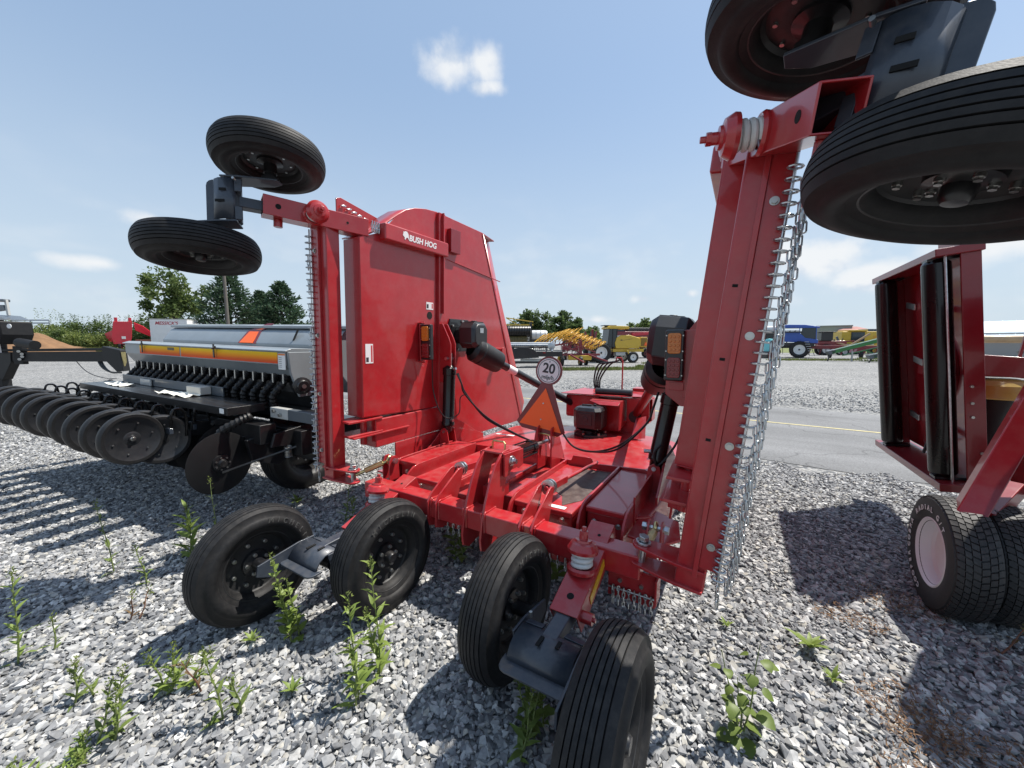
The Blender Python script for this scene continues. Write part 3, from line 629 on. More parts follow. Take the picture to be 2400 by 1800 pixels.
b = MB(ST); b.lathe([(.080, 0), (.084, 0), (.084, .0012), (.080, .0012)], (0, -.0063, .30), (0, -1, 0), 40); b.build('speed_plate_ring', INK, mw)
def stext(t, s, z, **k):
    X = (sg.to_3x3() @ Vector((1, 0, 0))); s = s * 1.17; Y = (sg.to_3x3() @ Vector((0, 0, 1))); return text('lettering', t, s, INK, mw, ST((0, -.0068, z)), X, Y, **k)
stext('20', .098, .315, bold=.003); stext('mile/h', .040, .252, bold=.0008)
for z in (.366, .234):
    b = MB(ST); b.cyl((0, -.005, z), (0, -.009, z), .0045, 10); b.build('sign_rivet', INK, mw)
for z in (.06, -.06):
    b = MB(ST); b.cyl((.0, -.006, z), (.0, -.010, z), .0055, 10); b.build('sign_rivet', BOLT, mw)
b = MB(ST); b.box(-.035, .035, .008, .02, -.36, .16); b.build('emblem_bracket', RED, mw, .002)

# ---- centre gearbox, splitter box, hoses
def gearbox(parent, T, s=1.0):
    b = MB(T)
    oc = lambda r_, z, k=.66: [(r_, -r_*k, z), (r_, r_*k, z), (r_*k, r_, z), (-r_*k, r_, z), (-r_, r_*k, z), (-r_, -r_*k, z), (-r_*k, -r_, z), (r_*k, -r_, z)]
    rows = [oc(.10*s, .06*s), oc(.16*s, .10*s), oc(.165*s, .15*s), oc(.165*s, .30*s), oc(.14*s, .335*s), oc(.10*s, .345*s)]
    V = [p for r_ in rows for p in r_]
    b.add(V, [(j*8+i, j*8+(i+1) % 8, (j+1)*8+(i+1) % 8, (j+1)*8+i) for j in range(len(rows)-1) for i in range(8)] + [tuple(range(7, -1, -1)), tuple(range(len(V)-8, len(V)))])
    b.build('gearbox', BLACK, parent, .008)
    b = MB(T); b.lathe([(0, .03*s), (.20*s, .03*s), (.20*s, 0), (0, 0)], (0, 0, 0), (0, 0, 1), 8); b.lathe([(.085*s, .03*s), (.085*s, .10*s)], (0, 0, 0), (0, 0, 1), 16); b.build('gearbox_base', BLACK, parent, .003)
    for k in range(6):
        a = k * pi / 3 + .4; b = MB(T); b.hexa((.17*s*cos(a), .17*s*sin(a), .03*s), (0, 0, 1), .015*s, .018*s); b.build('gearbox_bolt', BOLT, parent)
    b = MB(T); b.box(-.075*s, .075*s, -.173*s, -.160*s, .14*s, .28*s); b.cyl((0, -.172*s, .21*s), (0, -.180*s, .21*s), .03*s, 16); b.build('gearbox_cover', BLACKCAST, parent, .006)
    b = MB(T); b.cyl((.05*s, 0, .34*s), (.05*s, 0, .365*s), .018*s, 8); b.bar((-.09*s, -.03*s, .35*s), (.02*s, -.03*s, .35*s), .03*s, .02*s); b.build('gearbox_cap', BLACKCAST, parent, .003)
BLACKCAST = mat('black_cast', (.018, .019, .021), .42, 0, .2, var=.2, scale=12, bump=.15, bscale=90)
gearbox(mw, lambda p: Vector((.03 + p.x, 2.18 + p.y, .595 + p.z)))
b = MB(); b.plate([(-.02, 2.30, .985), (.34, 2.30, .985), (.34, 2.72, .985), (-.02, 2.72, .985)], (0, 0, .012)); b.plate([(.335, 2.28, .98), (.335, 2.72, .98), (.335, 2.72, .70), (.335, 2.28, .66)], (.012, 0, 0)); b.plate([(-.02, 2.29, .985), (.34, 2.29, .985), (.34, 2.22, .955), (.12, 2.22, .955)], (0, .006, .006)); b.build('drive_cover', RED, mw, .006)
b = MB(); b.box(-.015, .325, 2.40, 2.412, .62, .975); b.build('drive_cover_front', RED, mw, .004)
b = MB()
for (x0, x1) in ((-.40, .02), (.36, .62)):
    b.box(x0, x1, 2.50, 2.515, .74, 1.0); b.box(x0, x1, 2.78, 2.795, .74, 1.0)
b.box(-.40, .62, 2.50, 2.795, 1.0, 1.012); b.box(-.40, .62, 2.50, 2.795, .728, .74); b.box(-.41, -.398, 2.5, 2.795, .74, 1.0); b.box(.36, .37, 2.515, 2.78, .74, 1.0); b.box(.618, .63, 2.62, 2.795, .74, 1.0)
b.build('splitter_box', RED, mw, .004)
b = MB(); b.plate([(-.45, 2.42, 1.03), (.30, 2.42, 1.035), (.55, 2.55, 1.03), (.60, 2.85, 1.06), (-.30, 2.85, 1.06)], (0, 0, .01)); b.box(.35, .60, 2.80, 3.0, 1.03, 1.10); b.build('shield_top', RED, mw, .003)
b = MB(); b.cyl((-.02, 2.50, 1.075), (.42, 2.52, 1.07), .038, 16); b.build('manual_canister', BLACKCAST, mw)
b = MB(); b.cyl((.465, 2.47, .80), (.465, 2.56, .80), .07, 20); b.build('shaft_guard_bell', RUBBER2, mw)
b = MB(); b.box(-.30, .5, 2.55, 2.75, .55, .73); b.plate([(.50, 2.2, .60), (.62, 2.3, .60), (.60, 2.42, .83), (.50, 2.42, .80)], (.012, 0, .002)); b.build('splitter_stand', RED, mw, .004)
# hose holder post with looped hoses
b = MB(); b.tube([(.18, 2.95, 1.0), (.18, 2.95, 1.42), (.16, 2.95, 1.47), (.10, 2.95, 1.47), (.09, 2.95, 1.43)], .010, 8); b.build('hose_holder', RED, mw)
for k in range(4):
    o_ = .02 * k
    b = MB(); b.tube(spl([(.14 - o_, 2.93 + o_, 1.44 - .01 * k), (.02 - .05 * k, 2.94, 1.38), (-.10 - o_ * 1.5, 2.93, 1.20), (-.10 - o_, 2.9, 1.05), (-.05, 2.86, .95)]), .011, 8); b.build('hydraulic_hose', HOSE, mw)
def catenary(p, q, sag, n=14):
    p, q = Vector(p), Vector(q); return [p.lerp(q, i / n) - Vector((0, 0, sag * 4 * (i / n) * (1 - i / n))) for i in range(n + 1)]

# ---- wings. local frame: x=w up the folded wing, y fore-aft, z=n towards the deck underside
def wing(side):
    al = radians(5.9) if side > 0 else radians(-1.5)
    u0 = 1.196 if side > 0 else -1.15
    def T(p): # p = (n, v, w)
        n, v_, w = p
        return Vector((u0 + side * (w * sin(al) + n * cos(al)), v_, .55 + w * cos(al) - n * sin(al)))
    up = T(Vector((0, 0, 1))) - T(Vector((0, 0, 0))); nn = T(Vector((1, 0, 0))) - T(Vector((0, 0, 0)))
    tagl = 'right' if side > 0 else 'left'; WB = 1.87 if side > 0 else 2.0; FT = .06
    # deck skin: panel, spine and tapered front with turned-down edge
    b = MB(T)
    # main top skin polygon (v, w) with a rounded outer corner band
    skin = [(-.02, .50), (.90, .46), (.90, .05), (2.54, .03), (2.66, .10), (1.62, 2.345), (.86, 2.36)] + [(.86 - .28 * sin(radians(a)) * 2.0, 2.36 - .30 * (1 - cos(radians(a)))) for a in (15, 30, 45, 60)] + [(.20, 2.02), (-.02, 1.93)]
    b.plate([(.006, a, c) for a, c in skin], (.012, 0, 0)); b.build('wing_deck', RED, mw, .003)
    b = MB(T); b.add([(.0, 2.60, .05), (.0, 1.615, 2.34), (.09, 1.86, 2.31), (.09, 2.06, 1.84), (.09, 2.84, .25), (.09, 2.76, .03)], [(0, 1, 2, 3, 4, 5)]); o = b.build('deck_front_edge', RED, mw); o.modifiers.new('solid', 'SOLIDIFY').thickness = .010
    # skirts
    b = MB(T); b.box(.008, .20, -.022, -.010, .50, 1.93); b.build('rear_skirt', RED, mw, .004)
    b = MB(T); b.plate([(.11, -.02, .50), (.11, .90, .46), (.11, .90, .45), (.11, -.02, .49)], (.20, 0, 0)); b.build('inner_skirt', RED, mw, .003)
    band = [(-.02, 1.93), (.10, 2.00)] + [(.86 - .28 * sin(radians(a)) * 2.0, 2.36 - .30 * (1 - cos(radians(a)))) for a in (60, 45, 30, 15)] + [(.86, 2.365), (1.62, 2.35), (1.86, 2.315)]
    b = MB(T); V = []
    for a, c in band: V += [(.0, a, c), (.22, a, c + .015)]
    b.add(V, [(2*i, 2*i+2, 2*i+3, 2*i+1) for i in range(len(band)-1)]); o = b.build('outer_band', RED, mw); o.modifiers.new('solid', 'SOLIDIFY').thickness = .010
    b = MB(T); b.add([(.09, 1.86, 2.31), (.09, 2.84, .25), (.09, 2.76, .03), (.26, 2.76, .03), (.26, 2.84, .25), (.26, 1.86, 2.31)], [(0, 1, 4, 5), (1, 2, 3, 4)]); o = b.build('front_skirt', RED, mw); o.modifiers.new('solid', 'SOLIDIFY').thickness = .010
    # spine: folded channel running up the wing
    b = MB(T); b.box(-.030, .0, .865, .955, .42, 2.36); b.build('spine_channel', RED, mw, .005)
    b = MB(T); b.box(-.055, -.0305, .905, .915, 1.4, 2.36); b.build('spine_flange', RED, mw, .002)
    b = MB(T); b.bar((-.003, .96, 1.955), (-.003, 2.0, 1.86), .008, .014, (1, 0, 0)); b.build('deck_seam', RED, mw, .002)
    b = MB(T); b.box(-.05, -.001, 1.02, 1.17, 2.02, 2.25); b.build('cover_box', RED2, mw, .004)
    b = MB(T); b.cyl((0, 1.95, 1.02), (-.10, 1.95, 1.02), .035, 16); b.cyl((-.10, 1.95, 1.02), (-.115, 1.95, 1.02), .045, 16); b.build('lug_boss', RED, mw, .003)
    # hinge box, flanges
    b = MB(T); b.box(-.012, .17, .09, 1.06, .215, .46); b.build('hinge_box', RED, mw, .008)
    b = MB(T); b.box(-.016, -.002, .30, 1.02, .06, .214); b.build('hinge_plate', RED, mw, .004)
    b = MB(T); b.box(-.03, .19, -.14, .46, .335, .347); b.build('box_flange', RED, mw, .002)
    for w0 in (.355, .470):
        b = MB(T); b.plate([(.12, -.15, w0), (-.01, -.17, w0), (-.02, .10, w0), (-.02, .16, w0), (.16, .20, w0), (.16, -.15, w0)], (0, 0, .016)); b.build('beam_lug_plate', RED, mw, .003)
    b = MB(T); b.cyl((.07, .03, .25), (.07, .03, .52), .028, 14); b.build('lug_pin', RED, mw)
    # rear beam of the wing with chain plate
    b = MB(T); b.box(.10, .225, -.24, -.125, 0.0, WB); b.build('wing_rear_beam', RED, mw, .010)
    b = MB(T); b.box(.188, .275, -.252, -.2405, .13, WB - .02); b.build('chain_plate', RED, mw, .003)
    b = MB(T); b.box(.168, .188, -.262, -.2405, .08, WB - .02); b.build('beam_strip', RED, mw, .002)
    for w0 in (.24, .70, 1.16, WB - .20):
        b = MB(T); b.cyl((.222, -.252, w0), (.222, -.257, w0), .017, 14); b.hexa((.222, -.257, w0), (0, -1, 0), .012, .010); b.build('plate_bolt', BOLT, mw)
    b = MB(T); b.cyl((.268, -.266, .10), (.268, -.266, WB - .04), .0055, 8); b.build('chain_rod', STEEL, mw)
    n_ch = 40
    for k in range(n_ch):
        w0 = .12 + k * ((WB - .17) / n_ch); b = MB(T)
        b.tube([(.268 + .020 * cos(t) * 1.2, -.266 - .010 + .013 * sin(t) * 1.6, w0) for t in [2 * pi * i / 10 for i in range(10)]], .0042, 6, closed=True); b.build('rod_eye', CHAIN, mw)
    for k in range(0, n_ch, 2 if side > 0 else 4):
        w0 = .12 + k * ((WB - .17) / n_ch); p = T(Vector((.300, -.262, w0)))
        nl_ = min(5 if side > 0 else 3, 2 + k // 2)
        hanging_chain(mw, p, nl_, None, (side * .0008, random.uniform(-.0015, .0015), 0), .050)
        if side > 0: hanging_chain(mw, p + Vector((.012, .035, 0)), nl_, None, (.0012, .002, 0), .050)
    hanging_chain(mw, T(Vector((.27, -.255, .11))), 4, None, (0, 0, 0), .05)
    # foot of the beam: forked plates, pin and turnbuckle to the centre beam
    for w0 in (.105, .012):
        ex = -.085
        b = MB(T); b.plate([(.22, -.26, w0), (.10, -.26, w0)] + [(ex + .02 - .05 * cos(radians(a)), -.18 + .055 * sin(radians(a)), w0) for a in (-60, -30, 0, 30, 60)] + [(.10, -.10, w0), (.22, -.11, w0)], (0, 0, .014)); b.build('foot_plate', RED, mw, .003)
    b = MB(T); b.cyl((ex + .02, -.18, -.01), (ex + .02, -.18, .135), .020, 14); b.hexa((ex + .02, -.18, .130), (0, 0, 1), .026, .022); b.lathe([(.025, .05), (.036, .05), (.036, .062), (.025, .062)], (ex + .02, -.18, .063), (0, 0, 1), 16); b.build('foot_pin', STEEL, mw, .002)
    p0 = T(Vector((ex + .02, -.18, .06))); p1 = Vector((side * 1.0 if side > 0 else -.93, .06, .70))
    if side > 0: p1 = Vector((1.14, .16, .60))
    dd = (p1 - p0).normalized()
    b = MB(); b.cyl(p0, p1, .013, 10); b.build('turnbuckle_rod', BRASS, mw)
    b = MB(); b.cyl(p0.lerp(p1, .30), p0.lerp(p1, .80), .024, 6); b.build('turnbuckle_body', BRASS, mw, .003)
    b = MB(); b.tube([p1 + Vector((0, cos(t) * .03, sin(t) * .03)) for t in [2*pi*i/12 for i in range(12)]], .011, 8, closed=True); b.build('turnbuckle_eye', BRASS, mw)
    b = MB(); b.cyl(p1 - Vector((.055, 0, 0)), p1 + Vector((.055, 0, 0)), .014, 12); b.hexa(p1 + Vector((.05, 0, 0)), (1, 0, 0), .024, .022); b.hexa(p1 - Vector((.05, 0, 0)), (-1, 0, 0), .024, .022); b.build('eye_bolt', STEEL, mw)
    for dx in (-.036, .036):
        b = MB(); c = p1 + Vector((dx, 0, 0)); b.plate([(c.x, c.y - .05, c.z - .16), (c.x, c.y + .06, c.z - .16), (c.x, c.y + .05, c.z + .01), (c.x, c.y + .02, c.z + .04), (c.x, c.y - .02, c.z + .04), (c.x, c.y - .045, c.z)], (.012, 0, 0)); b.build('eye_lug', RED, mw, .003)
    # wheel arm of the wing
    b = MB(T); b.box(-.075, .055, .17, .955, 1.95, 2.085); b.build('arm_channel', RED, mw, .014)
    A_ = T(Vector((.045, .08, 2.0 if side > 0 else 2.015))); B_ = T(Vector((.335, -.62, 1.80))) if side > 0 else T(Vector((.30, -.58, 2.045)))
    da = (B_ - A_).normalized(); sd_ = up.normalized(); fn_ = (-nn - da * (-nn).dot(da)).normalized()
    ug = da.cross(fn_); ug = ug if ug.z > 0 else -ug
    PA = lambda t, x, h_: A_ + da * t + ug * x + fn_ * h_
    La = (B_ - A_).length; hw, th = .066, .008
    q4 = lambda t, r_: [PA(t, -r_, r_), PA(t, r_, r_), PA(t, r_, -r_), PA(t, -r_, -r_)]
    b = MB(); b.add(q4(0, hw) + q4(La, hw) + q4(La, hw - th) + q4(La - .30, hw - th), [(0,1,5,4),(1,2,6,5),(2,3,7,6),(3,0,4,7),(3,2,1,0),(4,5,9,8),(5,6,10,9),(6,7,11,10),(7,4,8,11),(8,9,13,12),(9,10,14,13),(10,11,15,14),(11,8,12,15),(12,13,14,15)])
    b.build('wing_wheel_arm', RED, mw, .004)
    for k in range(4):
        b = MB(T)
        for j in range(3): chain_link(b, (-.02, .085 + k * .022, 2.06 - j * .026), (0, 0, 1), (0, 1, 0) if j % 2 else (1, .3, 0), .042, .024, .004)
        b.build('chain', CHAIN, mw)
    for t_, rr in ((La - .09, .018), (.16, .009)):
        b = MB(); b.cyl(PA(t_, 0, hw - .003), PA(t_, 0, hw + .0012), rr, 18); b.build('bolt_hole', HOLE, mw)
    b = MB(); b.cyl(PA(La - .10, -hw, -.03), PA(La - .10, -hw - .05, -.03), .03, 12); b.build('arm_stop', RED, mw, .003)
    spring_post(mw, None, PA(La * .56, 0, hw + .004), fn_ + da * -.1, .16)
    # front chain guard standing above the arm
    b = MB(T); b.plate([(.24, -.05, 2.13), (.24, .55, 2.10), (.24, .55, 2.14), (.24, .42, 2.19), (.24, -.01, 2.265), (.24, -.05, 2.25)], (.012, 0, 0)); b.build('outer_chain_guard', RED, mw, .003)
    for k in range(5):
        b = MB(T); chain_link(b, (.215, .0 + k * .05, 2.20 - .012 * k), (0, 1, .3), (1, 0, .4), .05, .03, .005); b.build('chain', CHAIN, mw)
    # tandem and wheels on the arm; deck-normal plays the part of "down"
    wl, wt, ax = (((-1.629, -.869, 2.275), (-1.337, -.538, 2.907), (-.094, .078, .993)) if side < 0 else ((1.981, -.582, 2.082), (1.678, -.397, 2.707), (.209, .077, .975)))
    wl, wt, ax = Vector(wl), Vector(wt), Vector(ax).normalized(); df = wt - wl; Yd = df - ax * df.dot(ax); hy = Yd.length / 2; Yd.normalize(); Zd = ax.cross(Yd)
    if Zd.dot(-nn) < 0: Zd = -Zd
    tandem(mw, frame((wl + wt) / 2, ax, Yd, Zd), -1, df.dot(ax) / 2, hy, PA(La - .22, 0, -.01))
    for c_, pos in ((wl, 'lower'), (wt, 'upper')):
        wheel(mw, c_, ax * (1 if pos == 'upper' else -1), random.uniform(0, 3), label='%s wheel in the air on the folded %s wing' % (pos, tagl))
    # gearbox, drive shaft
    Rg = Matrix(((0, 0, -1), (0, 1, 0), (1, 0, 0)))  # gearbox z -> -n
    GT = lambda p: T(Vector((-p.z * 1.0, 1.20 + p.y, 1.18 + p.x)))
    b = MB(T); b.plate([(-.01, 1.05, 1.36), (-.01, 1.35, 1.36), (-.01, 1.42, 1.22), (-.01, 1.35, 1.02), (-.01, 1.05, 1.02), (-.01, .98, 1.18)], (.018, 0, 0)); b.build('gearbox_base', BLACK, mw, .003)
    for a_ in range(6):
        b = MB(T); b.hexa((-.02, 1.20 + .17 * cos(a_ * pi / 3 + .3), 1.19 + .15 * sin(a_ * pi / 3 + .3)), (-1, 0, 0), .016, .016); b.build('gearbox_bolt', BOLT, mw)
    GW, GS = (1.20, 1.0) if side < 0 else (1.10, 1.42)
    b = MB(T)
    rows = []
    for n_, sc_ in ((-.02, .62), (-.08, .70), (-.12, 1.0), (-.27, 1.0), (-.31, .78)):
        rows.append([(n_ * GS, 1.20 + sc_ * y_ * GS, GW + sc_ * z_ * GS) for y_, z_ in ((-.13, -.09), (-.13, .07), (-.08, .13), (.08, .13), (.13, .07), (.13, -.09), (.08, -.14), (-.08, -.14))])
    b.add([p for r_ in rows for p in r_], [(j*8+i, j*8+(i+1) % 8, (j+1)*8+(i+1) % 8, (j+1)*8+i) for j in range(4) for i in range(8)] + [tuple(range(7, -1, -1)), tuple(range(32, 40))])
    b.build('wing_gearbox', BLACKCAST, mw, .008)
    b = MB(T); b.lathe([(0, .012), (.03, .012), (.032, .004), (.062, .003), (.064, -.004)], (-.21 * GS, 1.20, GW + .133 * GS), (0, 0, 1), 20); b.box(-.275 * GS, -.145 * GS, 1.12, 1.28, GW + .13 * GS, GW + .136 * GS); b.build('gearbox_cover', BLACKCAST, mw, .004)
    b = MB(T); b.box(-.3125 * GS, -.311 * GS, 1.17, 1.23, GW + .02, GW + .07); b.build('data_plate', STEEL, mw)
    s0 = T(Vector((-.22 * GS, 1.22, GW - .16 * GS))); s1 = Vector((-.34, 2.56, .88)) if side < 0 else Vector((.47, 2.52, .83)); d_ = (s1 - s0).normalized()
    b = MB(); b.lathe([(r_ * (1 if side < 0 else 1.15), h_) for r_, h_ in ((.09, -.06), (.128, -.02), (.13, .03), (.124, .05), (.13, .06), (.125, .20), (.120, .30), (.112, .325), (.07, .33), (.0, .325))], s0, d_, 28); b.build('shaft_boot', RUBBER2, mw)
    b = MB(); b.cyl(s0 + d_ * .30, s1, .042 if side < 0 else .046, 16); b.build('drive_shaft', BLACKCAST if side < 0 else REDSH, mw)
    if side < 0:
        b = MB(); b.cyl(s0 + d_ * .46, s0 + d_ * .58, .0432, 16); b.build('shaft_decal', WHITE, mw)
    # fold cylinder
    c0 = Vector((-1.03, .90, .77)) if side < 0 else Vector((.994, .90, .73)); c1 = Vector((-.99, .90, 1.44)) if side < 0 else Vector((1.09, .90, 1.31))
    d_ = (c1 - c0).normalized(); Lc = (c1 - c0).length
    b = MB(); b.lathe([(.02, -.03), (.045, .0), (.05, .05), (.066, .06), (.066, .09), (.060, .10), (.060, Lc - .10), (.068, Lc - .095), (.068, Lc - .03), (.05, Lc - .02), (.03, Lc)], c0, d_, 28); b.build('fold_cylinder', BLACKG, mw)
    b = MB(); b.cyl(c1 - d_ * .02, c1 + d_ * .12, .022, 14); b.build('cylinder_rod', STEEL, mw)
    b = MB(); b.cyl(c0 + Vector((0, -.07, 0)), c0 + Vector((0, .07, 0)), .016, 12); b.build('cylinder_pin', STEEL, mw)
    for dy in (-.055, .055):
        b = MB(); b.plate([(c0.x - .07, .90 + dy, .52), (c0.x + .09, .90 + dy, .52), (c0.x + .04, .90 + dy, c0.z + .02), (c0.x, .90 + dy, c0.z + .04), (c0.x - .04, .90 + dy, c0.z + .01)], (0, .012, 0)); b.build('cylinder_lug', RED, mw, .003)
    b = MB(); b.cyl(c1 + d_ * -.06 + Vector((0, 0, 0)), c1 - d_ * .06 + Vector((.10, -.02, .03)), .012, 10); b.cyl(c0 + d_ * .12, c0 + d_ * .12 + Vector((-.10 if side > 0 else .09, -.03, 0)), .014, 10); b.build('hose_fitting', STEEL, mw)
    # cylinder bracket on the wing spine
    for dy in (-.035, .035):
        b = MB(T); b.plate([(-.03, .91 + dy, .72), (-.03, .91 + dy, 1.30), (-.07, .91 + dy, 1.30), (-.15, .91 + dy, 1.16), (-.175, .91 + dy, 1.10), (-.175, .91 + dy, .82), (-.14, .91 + dy, .72)], (0, .012, 0)); b.build('cylinder_bracket', RED, mw, .003)
    b = MB(T); b.cyl((-.135, .84, .96), (-.135, .98, .96), .017, 12); b.build('bracket_pin', STEEL, mw)
    # rear lamp on its bracket
    lc = Vector((-1.02, .60, 1.665)) if side < 0 else Vector((1.135, .60, 1.575))
    b = MB(); b.box(lc.x - .058, lc.x + .058, .60, .645, lc.z - .165, lc.z + .165); b.build('lamp_housing', BLACK, mw, .010)
    for nm, z, mm in (('amber_lamp', .078, AMBER), ('red_lamp', -.078, REDLENS)):
        b = MB(); rr = .016; w2, h2 = .040, .066
        pts = [(sx * (w2 - rr) + rr * cos(radians(a)), sz * (h2 - rr) + rr * sin(radians(a))) for sx, sz, a0 in ((1, 1, 0), (-1, 1, 90), (-1, -1, 180), (1, -1, 270)) for a in (a0, a0 + 30, a0 + 60, a0 + 90)]
        b.plate([(lc.x + x, .596, lc.z + z + y) for x, y in pts], (0, .022, 0)); b.build(nm, mm, mw, .004)
        for i in range(3):
            for j in range(4):
                b = MB(); b.lathe([(.0095, 0), (.0075, .0035), (.0, .0045)], (lc.x - .024 + .024 * i, .5852, lc.z + z - .042 + .028 * j), (0, -1, 0), 10); b.build('lamp_bead', mm, mw)
        for sx in (-1, 1):
            for sz in (-1, 1):
                b = MB(); b.cyl((lc.x + sx * .050, .600, lc.z + z + sz * .05), (lc.x + sx * .050, .595, lc.z + z + sz * .05), .0045, 8); b.build('lamp_screw', BOLT, mw)
    if side < 0:
        b = MB(); b.box(-1.185, -1.085, .652, .664, 1.47, 1.86); b.box(-1.19, -1.07, .60, .651, 1.482, 1.492); b.box(-1.19, -1.07, .60, .651, 1.84, 1.85); b.box(-1.098, -1.086, .598, .651, 1.494, 1.838); b.build('lamp_bracket', RED, mw, .003)
        b = MB(); b.tube(spl([(-1.0, .66, 1.50), (-1.02, .68, 1.38), (-1.03, .70, 1.20), (-.98, .72, 1.02), (-.93, .78, .93), (-.85, .86, .97), (-.86, .90, 1.12), (-.80, .93, 1.16)]), .0055, 8); b.build('lamp_cable', HOSE, mw)
        for k in range(2):
            b = MB(); b.tube(spl([(-.90, .90 + .02 * k, 1.36), (-.86, .92, 1.26), (-.84, .95 + .02 * k, 1.15), (-.70, 1.1, .92 - .02 * k), (-.45, 1.22, .76 - .01 * k), (-.2, 1.2, .70), (.02, 1.08, .74), (.06, .98, .84)]), .0085, 8); b.build('hydraulic_hose', HOSE, mw)
    else:
        b = MB(); b.box(1.19, 1.30, .652, .664, 1.30, 1.74); b.box(1.10, 1.195, .646, .656, 1.345, 1.40); b.plate([(1.16, .80, 1.22), (1.30, .80, 1.22), (1.30, .80, 1.44), (1.06, .80, 1.44), (1.06, .80, 1.30)], (0, .012, 0)); b.build('lamp_bracket', RED, mw, .003)
        for k in range(2):
            b = MB(); b.tube(spl([(1.0, .88, 1.30), (.97, .86, 1.18), (.92, .86, 1.05), (.70, .95 - .03 * k, .84 - .02 * k), (.45, 1.05, .73), (.25, 1.1, .74), (.14, 1.08, .88), (.10, 1.0, 1.0)]), .0085, 8); b.build('hydraulic_hose', HOSE, mw)
        b = MB(); b.tube(spl([(1.04, .84, .92), (1.0, .82, .86), (1.02, .84, .76), (1.12, .9, .9), (1.17, 1.0, 1.05), (1.2, 1.1, 1.08)]), .0085, 8); b.build('hydraulic_hose', HOSE, mw)
        b = MB(T)
        for w0 in (1.05, 1.35, .7): b.box(.130, .150, -.2415, -.2402, w0, w0 + .012)
        b.build('slot_mark', HOLE, mw)
    if side < 0:
        # lettering and emblem on the arm, decals on the panel
        X = Vector((0, 1, 0)); Y = up.normalized(); o_ = T(Vector((-.0762, .60, 2.015)))
        text('lettering', 'BUSH HOG', .070, WHITE, mw, o_ + Y * .0, X, Y, bold=.0022, shear=.16, space=.98)
        em = [(-.06, .03), (-.055, .045), (-.04, .038), (-.02, .05), (.02, .048), (.045, .025), (.05, -.005), (.058, -.035), (.04, -.03), (.03, -.015), (.0, -.02), (-.02, -.045), (-.035, -.04), (-.035, -.02), (-.055, -.01), (-.07, .0)]
        b = MB(T); b.plate([(-.0768, .395 + x * .55, 2.025 + y * .75) for x, y in em], (.0016, 0, 0)); b.build('brand_emblem', WHITE, mw)
        for v0, v1, w0, w1 in ((.0, .075, .94, 1.10), (.705, .80, 1.43, 1.50)):
            b = MB(T); b.box(-.0022, -.0002, v0 + .01, v1 + .01, w0, w1); b.build('warning_decal', WHITE, mw)
            b = MB(T); b.box(-.0028, -.0023, v0 + .015, v0 + .04, w0 + .012, w0 + .05); b.build('decal_print', INK, mw)
            b = MB(T); b.box(-.0028, -.0023, v1 - .012, v1 + .004, w0 + .012, w1 - .012); b.build('decal_print', DECALRED, mw)
        b = MB(T); b.cyl((-.0002, .76, 1.375), (-.0022, .76, 1.375), .036, 28); b.build('inspection_hole', HOLE, mw)
AMBER = mat('amber_lens', (.62, .20, .02), .22, 0, .4, bump=.2, bscale=220)
REDLENS = mat('red_lens', (.22, .010, .012), .20, 0, .5, bump=.2, bscale=220)
REDSH = mat('shaft_guard_red', (.16, .02, .022), .35, 0, .2)
DECALRED = mat('decal_red', (.55, .06, .06), .5)
wing(-1); wing(1)
# ---------------------------------------------------------------- grain drill
dr = thing('grain_drill', (-2.09, 3.64, -.03), -radians(26.5), 'long grey and black grain drill with orange stripe and row of black press wheels', 'grain drill')
dr.rotation_euler = (0, radians(1.4), -radians(26.5))
GREY = mat('grey_paint', (.22, .25, .27), .34, 0, .35, var=.08, scale=3, dust=.12)
GREYD = mat('dark_grey_paint', (.085, .10, .115), .38, 0, .3, var=.1, scale=4, dust=.12)
GREYL = mat('light_grey_paint', (.45, .45, .43), .4, 0, .25, var=.06, scale=5, dust=.12)
def stripe_mat():
    m = bpy.data.materials.new('sunset_stripe'); m.use_nodes = True; nt = m.node_tree; N = nt.nodes; L = nt.links; b = N['Principled BSDF']; b.inputs['Roughness'].default_value = .6; b.inputs['Specular IOR Level'].default_value = .2
    tc = N.new('ShaderNodeTexCoord'); sp = N.new('ShaderNodeSeparateXYZ'); L.new(tc.outputs['Generated'], sp.inputs[0])
    cr = N.new('ShaderNodeValToRGB'); e = cr.color_ramp.elements; e[0].color = (.82, .07, .01, 1); e[1].color = (.95, .66, .02, 1); x = e.new(.5); x.color = (.95, .30, .01, 1); x = e.new(.2); x.color = (.75, .11, .02, 1)
    L.new(sp.outputs[2], cr.inputs[0]); L.new(cr.outputs[0], b.inputs['Base Color']); return m
STRIPE = stripe_mat()
LD = 3.5
def prism_u(prof, x0, x1): # extrude (v,z) profile along u
    b = MB(); n = len(prof); b.add([(x0, a, c) for a, c in prof] + [(x1, a, c) for a, c in prof], [tuple(range(n)), tuple(range(2*n-1, n-1, -1))] + [(i, n+i, n+(i+1) % n, (i+1) % n) for i in range(n)]); return b
RX = -.11
prism_u([(0, 1.60), (.0, 1.475), (.012, 1.462), (.075, 1.365), (.30, 1.365), (.36, 1.45), (.36, 1.60)], -LD, RX).build('seed_box', GREY, dr, .006)
prism_u([(-.02, 1.612), (-.02, 1.600), (.37, 1.600), (.37, 1.625), (.05, 1.635)], -LD - .02, RX + .02).build('seed_box_lid', GREY, dr, .004)
prism_u([(.39, 1.42), (.37, 1.66), (.47, 1.80), (.52, 1.83), (.95, 1.83), (1.05, 1.70), (1.0, 1.42), (.85, 1.15), (.6, 1.15)], -LD + .1, .12).build('hopper', GREY, dr, .008)
prism_u([(.49, 1.835), (.49, 1.865), (.62, 1.885), (.97, 1.885), (.99, 1.835)], -LD + .05, .16).build('hopper_lid', GREY, dr, .006)
